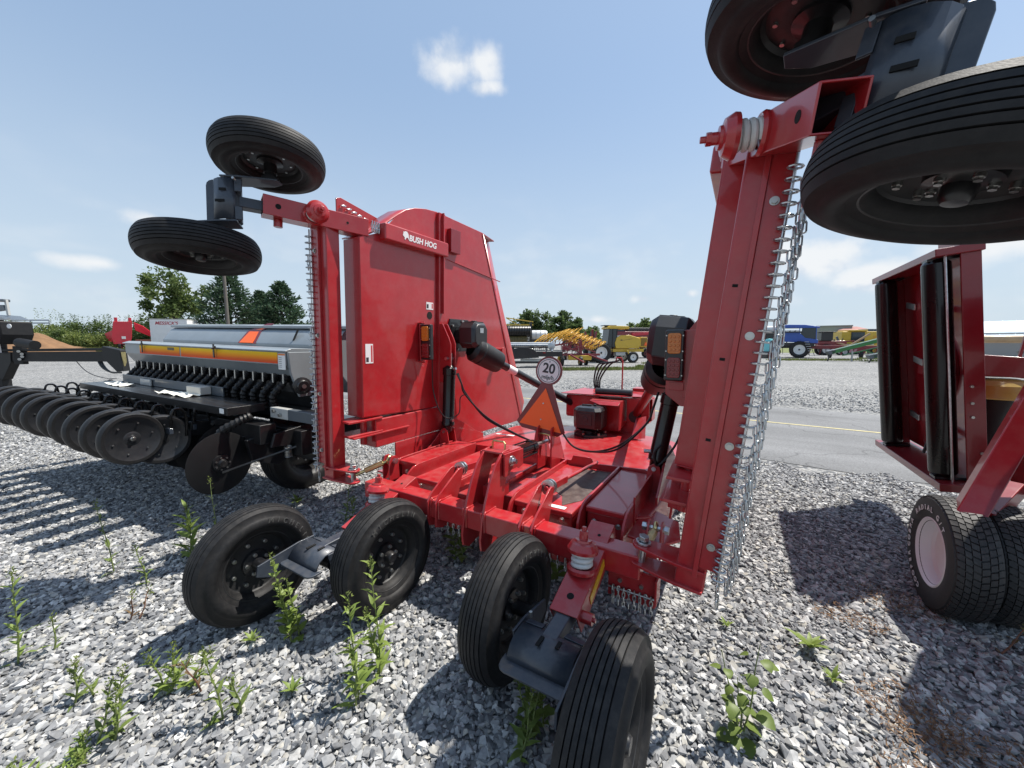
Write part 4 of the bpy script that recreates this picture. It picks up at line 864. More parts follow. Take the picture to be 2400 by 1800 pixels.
for x0, x1 in ((-2.05, RX - .125), (-LD + .42, -2.08)):
    b = MB(); b.box(x0, x1, -.0022, -.0004, 1.485, 1.592); b.build('stripe_decal', STRIPE, dr)
text('lettering', 'MODERN', .045, INK, dr, (-2.95, -.003, 1.565), (1, 0, 0), (0, 0, 1), bold=.0012) if False else None
b = MB(); b.box(-2.36, -2.20, -.0032, -.0024, 1.55, 1.582); b.build('maker_plate', mat('maker_plate', (.12, .09, .03), .5), dr)
b = MB(); b.box(RX - .115, RX - .006, -.003, -.0004, 1.43, 1.585); b.build('warning_decal', WHITE, dr)
b = MB(); b.box(RX - .113, RX - .008, -.0036, -.0032, 1.567, 1.582); b.build('decal_header', mat('decal_orange', (.8, .2, .03), .5), dr)
for k in range(6):
    b = MB(); b.box(RX - .105, RX - .06, -.0036, -.0032, 1.45 + k * .018, 1.457 + k * .018); b.build('decal_print', mat('decal_grey', (.35, .35, .36), .6), dr)
for x in (-1.30, -2.95):
    b = MB(); b.box(x - .012, x + .012, -.030, -.021, 1.50, 1.65); b.cyl((x, -.035, 1.60), (x + .10, -.06, 1.62), .011, 10); b.build('lid_latch', BLACK, dr, .002)
b = MB(); b.bar((-.55, .44, 1.82), (-.58, .40, 1.70), .02, .02); b.build('lid_latch', BLACK, dr)
# folded slow vehicle emblem on the hopper
b = MB(); b.plate([(-1.56, .363, 1.655), (-1.22, .363, 1.655), (-1.26, .470, 1.80), (-1.14, .55, 1.892), (-1.26, .55, 1.892), (-1.53, .470, 1.80)], (0, -.006, .004)); b.build('emblem_border', DKRED, dr)
b = MB(); b.plate([(-1.52, .356, 1.660), (-1.26, .356, 1.660), (-1.30, .461, 1.79), (-1.23, .51, 1.85), (-1.49, .461, 1.79)], (0, -.004, .003)); b.build('emblem_triangle', ORANGE, dr)
# end of the box: drive cover
b = MB(); b.plate([(RX + .024, .0, 1.60), (RX + .024, .30, 1.60), (RX + .024, .34, 1.45), (RX + .024, .22, 1.16), (RX + .024, .10, 1.16), (RX + .024, .02, 1.40)], (.03, 0, 0)); b.build('end_cover', GREY, dr, .006)
b = MB(); b.lathe([(0, .07), (.05, .07), (.06, .04), (.085, .03), (.085, .0)], (RX + .04, .12, 1.27), (1, -.3, 0), 20); b.build('drive_knob', BLACK, dr); b = MB(); b.lathe([(0, .012), (.02, .012), (.02, 0)], (RX + .105, .10, 1.27), (1, -.3, 0), 10); b.build('knob_bolt', BOLT, dr)
# seed tubes
def corrugated(pts, r, n=26):
    P = spl(pts, 7); 
    m = len(P); return P, [r * (1 + .16 * (1 if i % 2 else -1)) for i in range(m)]
NR = 20
for k in range(NR):
    x = -.24 - k * (LD - .4) / (NR - 1)
    P, rr = corrugated([(x, .10, 1.375), (x - .01, .05, 1.28), (x - .06, -.02, 1.17), (x - .10, .02, 1.04)], .030)
    b = MB(); b.tube(P, rr, 10); b.build('seed_tube', RUBBER2, dr)
    b = MB(); b.box(x + .03, x + .05, .02, .03, 1.29, 1.38); b.build('meter_tab', BOLT, dr)
b = MB(); b.box(-LD, RX - .02, .10, .30, 1.20, 1.362); b.build('meter_housing', BLACK, dr)
b = MB(); b.box(-LD, RX - .02, .285, .30, .95, 1.199); b.build('tube_backing', BLACK, dr)  # black panel added to darken the bright gaps between the seed tubes
# walkboard
for i, (y0, y1) in enumerate(((-.41, -.31), (-.305, -.205), (-.20, -.10))):
    b = MB(); b.box(-3.62, -.33, y0, y1, 1.085, 1.10); b.build('walkboard_plank', BLACK, dr, .003)
b = MB(); b.box(-3.62, -.33, -.425, -.411, 1.03, 1.102); b.build('walkboard_lip', BLACK, dr, .003)
b = MB(); b.box(-.329, -.316, -.425, -.10, 1.03, 1.102); b.build('walkboard_end', BLACK, dr, .003)
b = MB(); b.box(-3.4, -1.05, -.085, -.07, 1.10, 1.20); b.build('kick_plate', GREYD, dr, .004)
b = MB(); b.box(-2.85, -2.58, -.11, -.09, 1.102, 1.18); b.build('step_bracket', GREYL, dr, .006)
b = MB(); b.box(-.44, -.37, -.4275, -.4255, 1.045, 1.09); b.build('warning_decal', WHITE, dr)
# frame
b = MB(); b.box(-3.5, .30, .10, .25, .92, 1.02); b.build('frame_beam', BLACK, dr, .006)
b = MB(); b.box(-.20, .06, -.12, -.06, .98, 1.08); b.build('beam_end_plate', GREYL, dr, .006)
b = MB(); b.box(.062, .55, -.12, -.06, .98, 1.08); b.build('side_beam', GREYD, dr, .006)
for x, z in ((-.13, 1.05), (-.04, 1.02)):
    b = MB(); b.hexa((x, -.122, z), (0, -1, 0), .016, .02); b.build('beam_bolt', BOLT, dr)
b = MB(); b.box(-3.5, .3, .45, .6, .75, .9); b.build('axle_beam', BLACK, dr, .006)
for x in (-.55, -2.9):
    b = MB(); b.plate([(x, .1, .95), (x, .6, .95), (x, .75, .5), (x, .55, .45), (x, .35, .7), (x, .1, .8)], (.06, 0, 0)); b.build('axle_leg', BLACK, dr, .004)
b = MB(); b.box(-3.7, -.1, -.28, -.13, .76, .94); b.build('rear_toolbar', BLACK, dr, .006)
b = MB(); b.box(-3.7, .1, -.02, .09, .62, .86); b.build('front_toolbar', BLACK, dr, .006)
b = MB(); b.box(-3.6, .0, .22, .44, .48, .74); b.build('gauge_toolbar', BLACK, dr, .006)
for k in range(25):
    x = -.22 - k * .145; b = MB(); b.plate([(x, -.34, .80), (x, .10, .86), (x, .20, .62), (x, -.06, .50), (x, -.30, .60)], (.05, 0, 0)); b.build('opener_shank', BLACK, dr, .003)
# row units
LOOP = None
UN = 10
PWR = .222
pw = MB(); pw.lathe([(PWR - .035, .035), (PWR - .012, .036), (PWR, .018), (PWR + .001, -.018), (PWR - .012, -.036), (PWR - .035, -.035)], (0, 0, 0), (1, 0, 0), 40); PW_T = pw.mesh('press_tyre', 40); PW_T.materials.append(RUBBER2)
pw = MB(); pw.lathe([(0, .020), (.028, .020), (.032, .012), (.05, .010), (.06, .006), (PWR - .07, .020), (PWR - .034, .034), (PWR - .034, -.034), (PWR - .07, -.02), (.06, -.006), (0, -.012)], (0, 0, 0), (1, 0, 0), 40); PW_D = pw.mesh('press_disc', 30); PW_D.materials.append(mat('disc_plastic', (.016, .017, .020), .38, 0, .15, var=.15, scale=8, dust=.07))
pb = MB(); pb.lathe([(0, .010), (.006, .009), (.007, 0)], (0, 0, 0), (1, 0, 0), 10); PW_B = pb.mesh('rivet', 40); PW_B.materials.append(BOLT)
pb = MB(); pb.lathe([(0, .016), (.012, .015), (.014, .008), (.020, .006), (.020, 0)], (0, 0, 0), (1, 0, 0), 14); PW_H = pb.mesh('hub_bolt', 40); PW_H.materials.append(BOLT)
def press_wheel(x, y, z, tilt, near):
    e = bpy.data.objects.new('press_wheel', None); COL.objects.link(e); e.parent = dr; e.location = (x, y, z); e.rotation_euler = (random.uniform(0, 2), 0, tilt); e.empty_display_size = .05
    link('press_tyre', PW_T, None, e); link('press_disc', PW_D, None, e)
    if near:
        o = link('hub_bolt', PW_H, None, e); o.location = (.018, 0, 0)
        for k in range(6):
            a = k * pi / 3; o = link('rivet', PW_B, None, e); o.location = (.019, .135 * cos(a), .135 * sin(a))
cd = MB(); cd.lathe([(0, .006), (.27, .002), (.275, 0), (.27, -.002), (0, -.006)], (0, 0, 0), (1, 0, 0), 48); CO = cd.mesh('coulter_disc', 30); CO.materials.append(mat('coulter_steel', (.010, .010, .011), .4, 0, 0, var=.2, scale=8))
cd = MB(); cd.lathe([(0, .05), (.03, .05), (.04, .03), (.075, .025), (.08, .007)], (0, 0, 0), (1, 0, 0), 20)
CH = cd.mesh('coulter_hub', 30); CH.materials.append(BLACK)
for k in range(UN):
    x = -.88 - k * .355
    for dx, y, nr in ((.0, -.875, True), (-.03, -.68, False)):
        zz = 0
        press_wheel(x + dx, y - random.uniform(0, .03), .855 + zz + random.uniform(-.01, .01) + (.0 if nr else -.05), radians(random.uniform(-3, 3)) + radians(6 if nr else -6), True)
        b = MB(); b.bar((x + dx - .06, y, .86), (x + dx - .05, y + .42, .88), .03, .06); b.bar((x + dx - .05, y + .24, .87), (x + dx + .06, y + .24, .87), .03, .05); b.build('press_arm', SLATE, dr, .003)
        b = MB(); b.bar((x + dx, y + .40, .86), (x + dx, -.02, .80), .05, .13); b.bar((x + dx, -.10, .82), (x + dx, .16, .95), .05, .09); b.build('row_unit_arm', BLACK, dr, .004)
        b = MB(); yy = y + .34; P = spl([(x + dx + .03, yy + .02, .80), (x + dx + .03, yy + .03, .95), (x + dx + .03, yy + .0, 1.05), (x + dx + .03, yy - .06, 1.06), (x + dx + .03, yy - .085, 1.0), (x + dx + .03, yy - .09, .90)], 5); b.tube(P, .012, 8); b.build('depth_handle', BLACKG, dr)
        if not nr: continue
        o = link('coulter_disc', CO, None, dr); o.location = (x + dx + .56, -.50 if k == 0 else -.28, .62); o.rotation_euler = (0, 0, radians(4))
        o = link('coulter_hub', CH, None, dr); o.location = (x + dx + .56, -.50 if k == 0 else -.28, .62)
        P, rr = corrugated([(x + dx + .02, .02, 1.06), (x + dx + .03, -.15, 1.0), (x + dx + .02, -.30, .86)], .028)
        b = MB(); b.tube(P, rr, 8); b.build('seed_tube', RUBBER2, dr)
for k in range(7):
    a = 2 * pi * k / 7; b = MB(); b.hexa((-.295, -.50 + .055 * cos(a), .62 + .055 * sin(a)), (1, 0, 0), .008, .01); b.build('coulter_bolt', BOLT, dr)
P, rr = corrugated([(-.18, -.30, 1.03), (-.24, -.38, .98), (-.35, -.46, .90), (-.40, -.46, .82)], .034); b = MB(); b.tube(P, rr, 10); b.build('seed_tube', RUBBER2, dr)
b = MB(); b.plate([(-.02, -.2, .86), (-.02, .2, .90), (-.02, .25, .80), (-.02, 0, .72), (-.02, -.24, .74)], (.03, 0, 0)); b.build('lift_plate', BLACK, dr, .004)
b = MB(); b.helix((-.06, -.05, .60), (.3, -.2, 1), .03, .006, 7, .12, 6, 12); b.build('tension_spring', BOLT, dr)
b = MB(); b.cyl((-.26, -.52, .55), (.14, -.1, .74), .010, 8); b.build('tie_rod', BLACK, dr)
# drill tyres
for x, y in ((-.62, .50), (-3.0, .50)):
    e = bpy.data.objects.new('wheel', None); COL.objects.link(e); e.parent = dr; e.location = (x, y, .46); e.empty_display_size = .1
    b = MB(); b.lathe(tyre_profile(.46, .30, .24), (0, 0, 0), (1, 0, 0), 56); b.build('tyre', RUBBER2, e)
    b = MB(); b.lathe([(.25, .10), (.235, .10), (.225, .04), (.20, .0), (.06, .02), (0, .03)], (0, 0, 0), (1, 0, 0), 36); b.build('rim', BLACK, e)
    for k in range(8):
        a = 2 * pi * k / 8; b = MB(); b.hexa((.012, .13 * cos(a), .13 * sin(a)), (1, 0, 0), .010, .014); b.build('lug_nut', BOLT, e)
# crumpled wrapping paper left on the walkboard
PAPER = mat('white_paper', (.78, .76, .68), .8, var=.06, scale=10)
def crumple(x, y, w, d, label):
    b = MB(); nx, ny = 9, 5; V = []
    for j in range(ny):
        for i in range(nx):
            V.append(((i / (nx-1) - .5) * w + random.uniform(-.02, .02), (j / (ny-1) - .5) * d + random.uniform(-.01, .01), max(.001, random.uniform(.0, .035) - .01)))
    b.add(V, [(j*nx+i, j*nx+i+1, (j+1)*nx+i+1, (j+1)*nx+i) for j in range(ny-1) for i in range(nx-1)])
    me = b.mesh('wrapping_paper', None); R_ = Matrix.Rotation(-radians(26.5), 4, 'Z'); p = Vector((-2.09, 3.64, 1.074 - x * .0244)) + (R_ @ Vector((x, y, 0)))
    o = link('wrapping_paper', me, PAPER); o.location = p; o.rotation_euler = (0, radians(1.4), -radians(26.5)); m = o.modifiers.new('solid', 'SOLIDIFY'); m.thickness = .003; tag(o, label, 'paper'); return o
crumple(-2.95, -.25, .42, .16, 'crumpled white paper at the far end of the drill walkboard'); crumple(-1.55, -.25, .62, .16, 'crumpled white paper at the near end of the drill walkboard')
b = MB(); b.box(-.16, .16, -.05, .05, 0, .085); me = b.mesh('cardboard_box'); R_ = Matrix.Rotation(-radians(26.5), 4, 'Z'); o = link('cardboard_box', me, mat('pale_carton', (.55, .53, .48), .7)); o.location = Vector((-2.09, 3.64, 1.075 + .035)) + (R_ @ Vector((-1.40, -.13, 0))); o.rotation_euler = (0, 0, -radians(29)); tag(o, 'small pale carton lying on the drill walkboard', 'carton'); o.modifiers.new('bevel', 'BEVEL').width = .006
# ---------------------------------------------------------------- folded red disc mower at the right edge
dm = thing('disc_mower', (3.17, 2.90, 0), -radians(30), 'dark red folded disc mower with black rollers and white-rimmed wheels at the right edge', 'mower')
LT = (lambda q: (lambda p: Vector((q.x, p[1], q.z)))) if False else None
LN = radians(-6.0)
def FT_(p): p = Vector(p); z = p.z - .64; return Vector((p.x * cos(LN) + z * sin(LN) + .125, p.y, .64 + z * cos(LN) - p.x * sin(LN)))
b = MB(FT_); b.box(.17, .19, -.10, 1.32, .66, 2.30); b.build('back_plate', RED2, dm, .003)
b = MB(FT_); b.box(-.045, .20, -.14, 1.34, 2.28, 2.335); b.build('top_rail', RED2, dm, .006)
b = MB(FT_); b.box(-.07, .20, -.16, 1.36, .575, .635); b.build('bottom_rail', RED2, dm, .006)
b = MB(FT_); b.box(-.03, .17, 1.24, 1.26, .636, 2.279); b.build('far_end_plate', RED2, dm, .003)
b = MB(FT_); b.box(.085, .19, -.115, -.10, .64, 2.5); b.build('rear_panel', RED2, dm, .006)
b = MB(FT_); b.box(.175, .195, -.098, .5, .5, 2.5); b.build('side_skin', RED2, dm, .004)
ROLL = mat('roller_black', (.004, .004, .0045), .28, 0, .25, rvar=.1, scale=4, spec=.35)
for v_ in (0, 1.10):
    b = MB(FT_); b.lathe([(0, 0), (.055, 0), (.078, .03), (.080, .06), (.080, 1.56), (.078, 1.59), (.055, 1.62), (0, 1.62)], (0, v_, .655), (0, 0, 1), 32); b.build('roller', ROLL, dm)
    for z in (.645, 2.27):
        b = MB(FT_); b.box(-.06, .12, v_ - .05, v_ + .05, z - .008, z + .012); b.build('roller_bearing', BLACK, dm, .003)
b = MB(FT_); b.cyl((.02, -.088, .60), (.02, -.088, 2.30), .008, 8); b.build('tie_rod', STEEL, dm)
for z, v_ in ((.95, .62), (1.45, .50), (1.95, .62)):
    b = MB(FT_); b.lathe([(0, .05), (.16, .05), (.30, .02), (.31, 0)], (.168, v_, z), (-1, 0, 0), 36); b.build('cutter_disc', RED2, dm)
    b = MB(FT_); a = random.uniform(-.4, .5)
    for s_ in (-1, 1):
        b = MB(FT_); b.bar((.11, v_ + s_ * .16 * cos(a), z + s_ * .16 * sin(a)), (.11, v_ + s_ * .36 * cos(a), z + s_ * .36 * sin(a)), .012, .055, (0, -sin(a), cos(a))); b.build('knife', STEEL, dm, .002)
for z in (1.22, 1.34, 1.12, .86, .74):
    b = MB(FT_); b.hexa((.12 if z > 1 else .16, -.115, z), (0, -1, 0), .010, .012); b.build('panel_bolt', BOLT, dm)
# wheels: pair with white spoke-less rims
TREAD = mat('tread_rubber', (.020, .020, .021), .6, dust=.15, scale=10)
def tread_tyre(parent, x, y, R, w):
    e = bpy.data.objects.new('wheel', None); COL.objects.link(e); e.parent = parent; e.location = (x, y, R); e.empty_display_size = .1
    b = MB(); hw = w / 2
    prof = [(.19, -hw * .8), (.21, -hw * .92), (R * .80, -hw * 1.06), (R * .93, -hw * .99), (R - .022, -hw * .90), (R - .010, -hw * .82), (R - .010, hw * .82), (R - .022, hw * .90), (R * .93, hw * .99), (R * .80, hw * 1.06), (.21, hw * .92), (.19, hw * .8), (.19, -hw * .8)]
    b.lathe(prof, (0, 0, 0), (1, 0, 0), 64); b.build('tyre', TREAD, e)
    # tread blocks: six ribs of lugs
    b = MB(); n = 58
    for k in range(n):
        for j, (xa, xb) in enumerate(((-.93, -.66), (-.62, -.36), (-.32, -.02), (.02, .32), (.36, .62), (.66, .93))):
            a0 = 2 * pi * (k + (.5 if j % 2 else 0) + (.25 if j in (2, 3) else 0)) / n; a1 = a0 + 2 * pi / n * .78; sl = .03 * (1 if j < 3 else -1)
            rr = [R - .010 * (abs(q) > .85) * 1.0 for q in (xa, xb)]; P = []
            for (q, r_, dd) in ((xa, rr[0], 0), (xb, rr[1], sl)):
                for a in (a0 + dd, a1 + dd): P += [(q * hw, (R - .02) * cos(a), (R - .02) * sin(a)), (q * hw, r_ * cos(a), r_ * sin(a))]
            b.add(P, [(1, 5, 7, 3), (0, 1, 3, 2), (4, 6, 7, 5), (0, 4, 5, 1), (2, 3, 7, 6)])
    o = b.build('tread', TREAD, e, sharp=None); o['kind'] = 'stuff'
    b = MB(); b.lathe([(.215, -hw * .90), (.205, -hw * .96), (.195, -hw * .86), (.185, -hw * .70), (.178, -hw * .25), (.165, -hw * .1), (.03, -hw * .05), (0, -hw * .05)], (0, 0, 0), (1, 0, 0), 48); b.build('rim', mat('white_rim', (.85, .86, .88), .5, dust=.05, scale=6), e)
    return e
w1 = tread_tyre(dm, -.085, -.80, .355, .19); w2 = tread_tyre(dm, .135, -.74, .345, .19)
for t, a0 in (('COOPER', -76), ('COBRA', -16), ('RADIAL G/T', 44)): letter_arc('tyre_lettering', t, .268, .046, WHITE, w1, -.1025, a0, -9.5, -1)
# axle and arms
b = MB(); b.cyl((.0, -.76, .355), (1.6, -.55, .36), .05, 14); b.build('axle', BLACK, dm)
b = MB(); b.bar((-.10, -.925, .587), (.40, -.40, 1.50), .115, .12, (1, 0, 0)); b.build('lift_arm', RED2, dm, .008)
b = MB(); b.bar((.00, -.80, .62), (.25, -.45, .74), .16, .10); b.build('arm_bracket', RED2, dm, .006)
b = MB(); b.box(.35, 1.6, -.5, -.25, .70, .95); b.build('main_frame', RED2, dm, .008)
b = MB(); b.box(.45, 1.8, -.65, -.35, .42, .60); b.build('rear_frame', BLACK, dm, .05)
OFF_ = lambda p: Vector(p) + Vector((-.20, .455, 0))
b = MB(OFF_); b.box(.36, 1.9, .15, .35, 1.38, 1.52); b.build('top_frame', RED2, dm, .008)
b = MB(OFF_); b.bar((.45, .10, 1.50), (1.6, -.25, 1.40), .06, .16); b.build('hitch_plate', RED2, dm, .006)
b = MB(OFF_); b.cyl((.40, .22, 1.45), (.62, .16, 1.45), .06, 18); b.build('pivot_tube', RED2, dm)
b = MB(OFF_); b.cyl((.60, .085, 1.455), (.60, .06, 1.455), .032, 16); b.build('pivot_cap', BOLT, dm)
b = MB(OFF_); b.box(.72, .86, .065, .075, 1.435, 1.475); b.build('maker_plate', BOLT, dm)
YCAP = mat('ochre_guard', (.48, .33, .06), .4, 0, .2, var=.1, scale=8, dust=.1)
b = MB(OFF_); b.lathe([(.0, 0), (.20, 0), (.21, .012), (.20, .03), (.195, .11), (.165, .15), (.10, .165), (0, .165)], (.82, .25, 1.20), (0, 0, 1), 36); b.build('shaft_guard', YCAP, dm, .004)
b = MB(OFF_); b.lathe([(0, 0), (.075, 0), (.08, .3), (.12, .42), (.12, .45)], (.82, .25, .74), (0, 0, 1), 24); b.build('drive_shaft', RUBBER2, dm)
b = MB(OFF_)
for k in range(14): chain_link(b, (.98 - .015 * k, .10 - .004 * k, 1.20 - .012 * k - .0012 * k * k), (-1, 0, -.8), (0, 1, 0) if k % 2 else (.5, 0, .6), .034, .018, .003)
b.build('guard_chain', CHAIN, dm)
b = MB(OFF_); b.cyl((.46, .05, .75), (.55, .0, 1.10), .022, 12); b.cyl((.40, .05, .86), (.60, .05, .66), .038, 12); b.lathe([(0, .02), (.06, .015), (.06, 0)], (.44, -.02, .86), (0, 0, 1), 16); b.build('hitch_linkage', STEEL, dm)
b = MB(OFF_); b.tube(spl([(.38, .1, .7), (.44, .12, .95), (.52, .1, 1.03), (.58, .1, 1.0), (.56, .1, .93)]), .012, 8); b.build('hydraulic_hose', HOSE, dm)
b = MB(OFF_); b.tube(spl([(.40, .1, .72), (.47, .12, .90), (.52, .12, .98)]), .012, 8); b.build('hydraulic_hose', mat('pale_hose', (.55, .54, .42), .5), dm)
b = MB(OFF_); b.bar((1.0, .45, 1.5), (1.04, .45, 1.86), .018, .018); b.build('guard_rail_post', RED2, dm)
b = MB(OFF_); b.bar((1.04, .45, 1.86), (2.2, .45, 1.86), .018, .018); b.build('guard_rail', RED2, dm)
# the other half of the machine, folded up just beyond the right edge of the picture
WP = lambda x, y, z: (lambda d: (d.x * cos(radians(30)) - d.y * sin(radians(30)), d.x * sin(radians(30)) + d.y * cos(radians(30)), z))(Vector((x - 3.17, y - 2.90, 0)))
b = MB(); b.plate([WP(3.17, 2.30, 1.80), WP(2.72, 1.97, 1.80), WP(2.50, 1.45, 1.80), WP(3.2, .95, 1.80), WP(4.2, 1.5, 1.80), WP(4.2, 2.1, 1.80)], (0, 0, .42)); b.build('folded_wing_deck', RED2, dm, .02)
b = MB(); b.bar(WP(3.6, 1.7, 1.6), WP(3.75, 2.15, .8), .14, .14); b.build('fold_arm', RED2, dm, .008)
b = MB(); b.bar(WP(3.3, 1.5, 1.6), WP(3.5, 2.1, .8), .08, .08); b.build('fold_cylinder', BLACKG, dm)
# ---------------------------------------------------------------- far yard: machines, buildings, rails
YEL = mat('yellow_paint', (.62, .40, .03), .35, 0, .3, var=.06, scale=2, dust=.1)
YEL2 = mat('rake_yellow', (.62, .36, .03), .45, 0, .1, var=.15, scale=3)
GRN = mat('green_paint', (.035, .19, .05), .4, 0, .2, var=.1, scale=2, dust=.1)
BLU = mat('blue_paint', (.02, .085, .40), .35, 0, .3, var=.08, scale=2, dust=.08)
GLASS = mat('cab_glass', (.02, .03, .035), .08, 0, 0, spec=.6)
MAROON = mat('maroon_paint', (.20, .015, .025), .4, 0, .3, var=.1, scale=2, dust=.12)
TANP = mat('tan_paint', (.45, .30, .17), .5, 0, .1, var=.1, scale=3)
WHT = mat('white_paint', (.75, .75, .74), .4, 0, .2, var=.04, scale=2, dust=.08)
CONC = mat('concrete', (.38, .37, .35), .85, var=.15, scale=1.5)
SILV = mat('galvanised', (.50, .51, .52), .45, .7, 0, var=.12, scale=4)
BRRED = mat('bright_red_paint', (.55, .012, .03), .35, 0, .3, var=.07, scale=2, dust=.06)
def at(px, d):  # ground point at depth d along a sight line measured from the photograph
    return ((px - 1200) / 902.0 * d, d)
def P3(x, y, z, rz):
    c, s_ = cos(rz), sin(rz); return lambda p: Vector((x + p[0] * c - p[1] * s_, y + p[0] * s_ + p[1] * c, z + p[2]))
def fwheel(par, x, y, R, w, m_rim, name='wheel', rim=.58):
    e = bpy.data.objects.new(name, None); COL.objects.link(e); e.parent = par; e.location = (x, y, R); e.empty_display_size = .1
    b = MB(); b.lathe([(R * rim, -w * .42), (R * .86, -w * .5), (R * .97, -w * .40), (R, -w * .2), (R, w * .2), (R * .97, w * .40), (R * .86, w * .5), (R * rim, w * .42)], (0, 0, 0), (1, 0, 0), 32); b.build('tyre', RUBBER2, e)
    b = MB()
    for k in range(24):
        a = 2 * pi * k / 24
        for s_ in (-1, 1): b.bar((s_ * w * .02, R * cos(a), R * sin(a)), (s_ * w * .44, R * .985 * cos(a + .12), R * .985 * sin(a + .12)), R * .05, R * .07, (0, cos(a), sin(a)))
    o = b.build('tread_lugs', RUBBER2, e); o['kind'] = 'stuff'
    b = MB(); b.lathe([(R * rim, -w * .42), (R * rim * .92, -w * .40), (R * rim * .86, -w * .1), (R * .16, -w * .14), (R * .13, -w * .25), (0, -w * .25)], (0, 0, 0), (1, 0, 0), 28); b.lathe([(R * rim, w * .42), (R * rim * .92, w * .40), (R * rim * .86, w * .1), (R * .16, w * .14), (R * .13, w * .25), (0, w * .25)], (0, 0, 0), (1, 0, 0), 28)
    o = b.build('rim', m_rim, e); o['kind'] = 'stuff'
    b = MB(); b.cyl((-w * .3, 0, 0), (w * .3, 0, 0), R * .1, 12); b.build('hub', BLACK, e)
    return e
def bpart(par, name, m, fn, bevel=.01):
    b = MB(); fn(b); return b.build(name, m, par, bevel)

# -- self-propelled windrower, yellow, seen from its right rear side; x = forward here is to the left
wr = thing('windrower', (9.3, 34.6, 0), radians(8), 'yellow self-propelled windrower with dark cab beyond the road', 'windrower')
bpart(wr, 'engine_hood', YEL, lambda b: b.plate([(-.35, 0, 1.25), (1.75, 0, 1.25), (1.95, 0, 1.55), (1.85, 0, 2.15), (.9, 0, 2.42), (.1, 0, 2.40), (-.3, 0, 2.2), (-.45, 0, 1.7)], (0, 1.7, 0)), .05)
bpart(wr, 'rear_grille', YEL2, lambda b: b.box(1.9, 2.55, -.8, .8, 1.35, 2.25), .03)
for k in range(6): bpart(wr, 'grille_slat', BLACK, lambda b: b.box(1.98 + k * .09, 2.02 + k * .09, -.815, -.80, 1.45, 2.15), 0)
b = MB(); b.plate([(2.22, -.83, 1.5), (2.58, -.83, 1.5), (2.40, -.83, 1.86)], (0, .01, 0)); b.build('slow_vehicle_emblem', ORANGE, wr)
bpart(wr, 'cab', GLASS, lambda b: b.plate([(-1.10, 0, 1.35), (-.30, 0, 1.35), (-.26, 0, 2.95), (-.95, 0, 2.95)], (0, 1.5, 0)), .03)
for x0, x1 in ((-1.11, -.96), (-.28, -.24), (-.65, -.63)): bpart(wr, 'cab_pillar', BLACK, lambda b: b.bar((x0, -.77, 1.35), (x1, -.77, 2.95), .06, .05), 0)
bpart(wr, 'cab_roof', YEL, lambda b: b.plate([(-1.10, 0, 2.95), (.85, 0, 2.95), (.88, 0, 3.08), (.75, 0, 3.20), (-.9, 0, 3.22), (-1.10, 0, 3.1)], (0, 1.6, 0)), .04)
bpart(wr, 'frame_rail', YEL, lambda b: b.box(-1.2, 2.3, -.7, .7, .95, 1.22), .02)
bpart(wr, 'side_decal', BLACK, lambda b: b.plate([(.0, -.853, 1.98), (.12, -.853, 2.03), (.3, -.853, 1.98), (.14, -.853, 1.92)], (0, .004, 0)), 0)
bpart(wr, 'side_decal_swoosh', BLACK, lambda b: b.plate([(.3, -.853, 1.97), (1.2, -.853, 2.12), (1.0, -.853, 2.06), (.3, -.853, 1.95)], (0, .004, 0)), 0)
bpart(wr, 'caster_leg', YEL, lambda b: b.plate([(.55, -.95, 1.1), (.70, -.95, 1.1), (1.05, -.95, .55), (.95, -.95, .45)], (0, .12, 0)), .02)
bpart(wr, 'tank', GREYL, lambda b: b.box(-.35, .55, -.85, -.3, .62, .92), .04)
bpart(wr, 'exhaust_deck', GREYD, lambda b: b.box(-1.3, -.2, -.5, .5, 3.22, 3.30), .02)
bpart(wr, 'ladder', BLACK, lambda b: [b.bar((-1.0, -.9, .5), (-.95, -.85, 1.4), .04, .04), b.bar((-.7, -.9, .5), (-.65, -.85, 1.4), .04, .04)] + [b.bar((-1.0, -.88, .6 + .25 * k), (-.68, -.88, .6 + .25 * k), .03, .03) for k in range(4)], 0)
def turned(par, x, y, R, w, m, rim=.58):
    e = fwheel(par, x, y, R, w, m, rim=rim); e.rotation_euler = (0, 0, radians(90)); return e
turned(wr, -1.75, -.9, .88, .5, WHT); turned(wr, -1.75, 1.1, .88, .5, WHT); turned(wr, 1.15, -1.0, .48, .32, WHT); turned(wr, 1.15, 1.0, .48, .32, WHT)

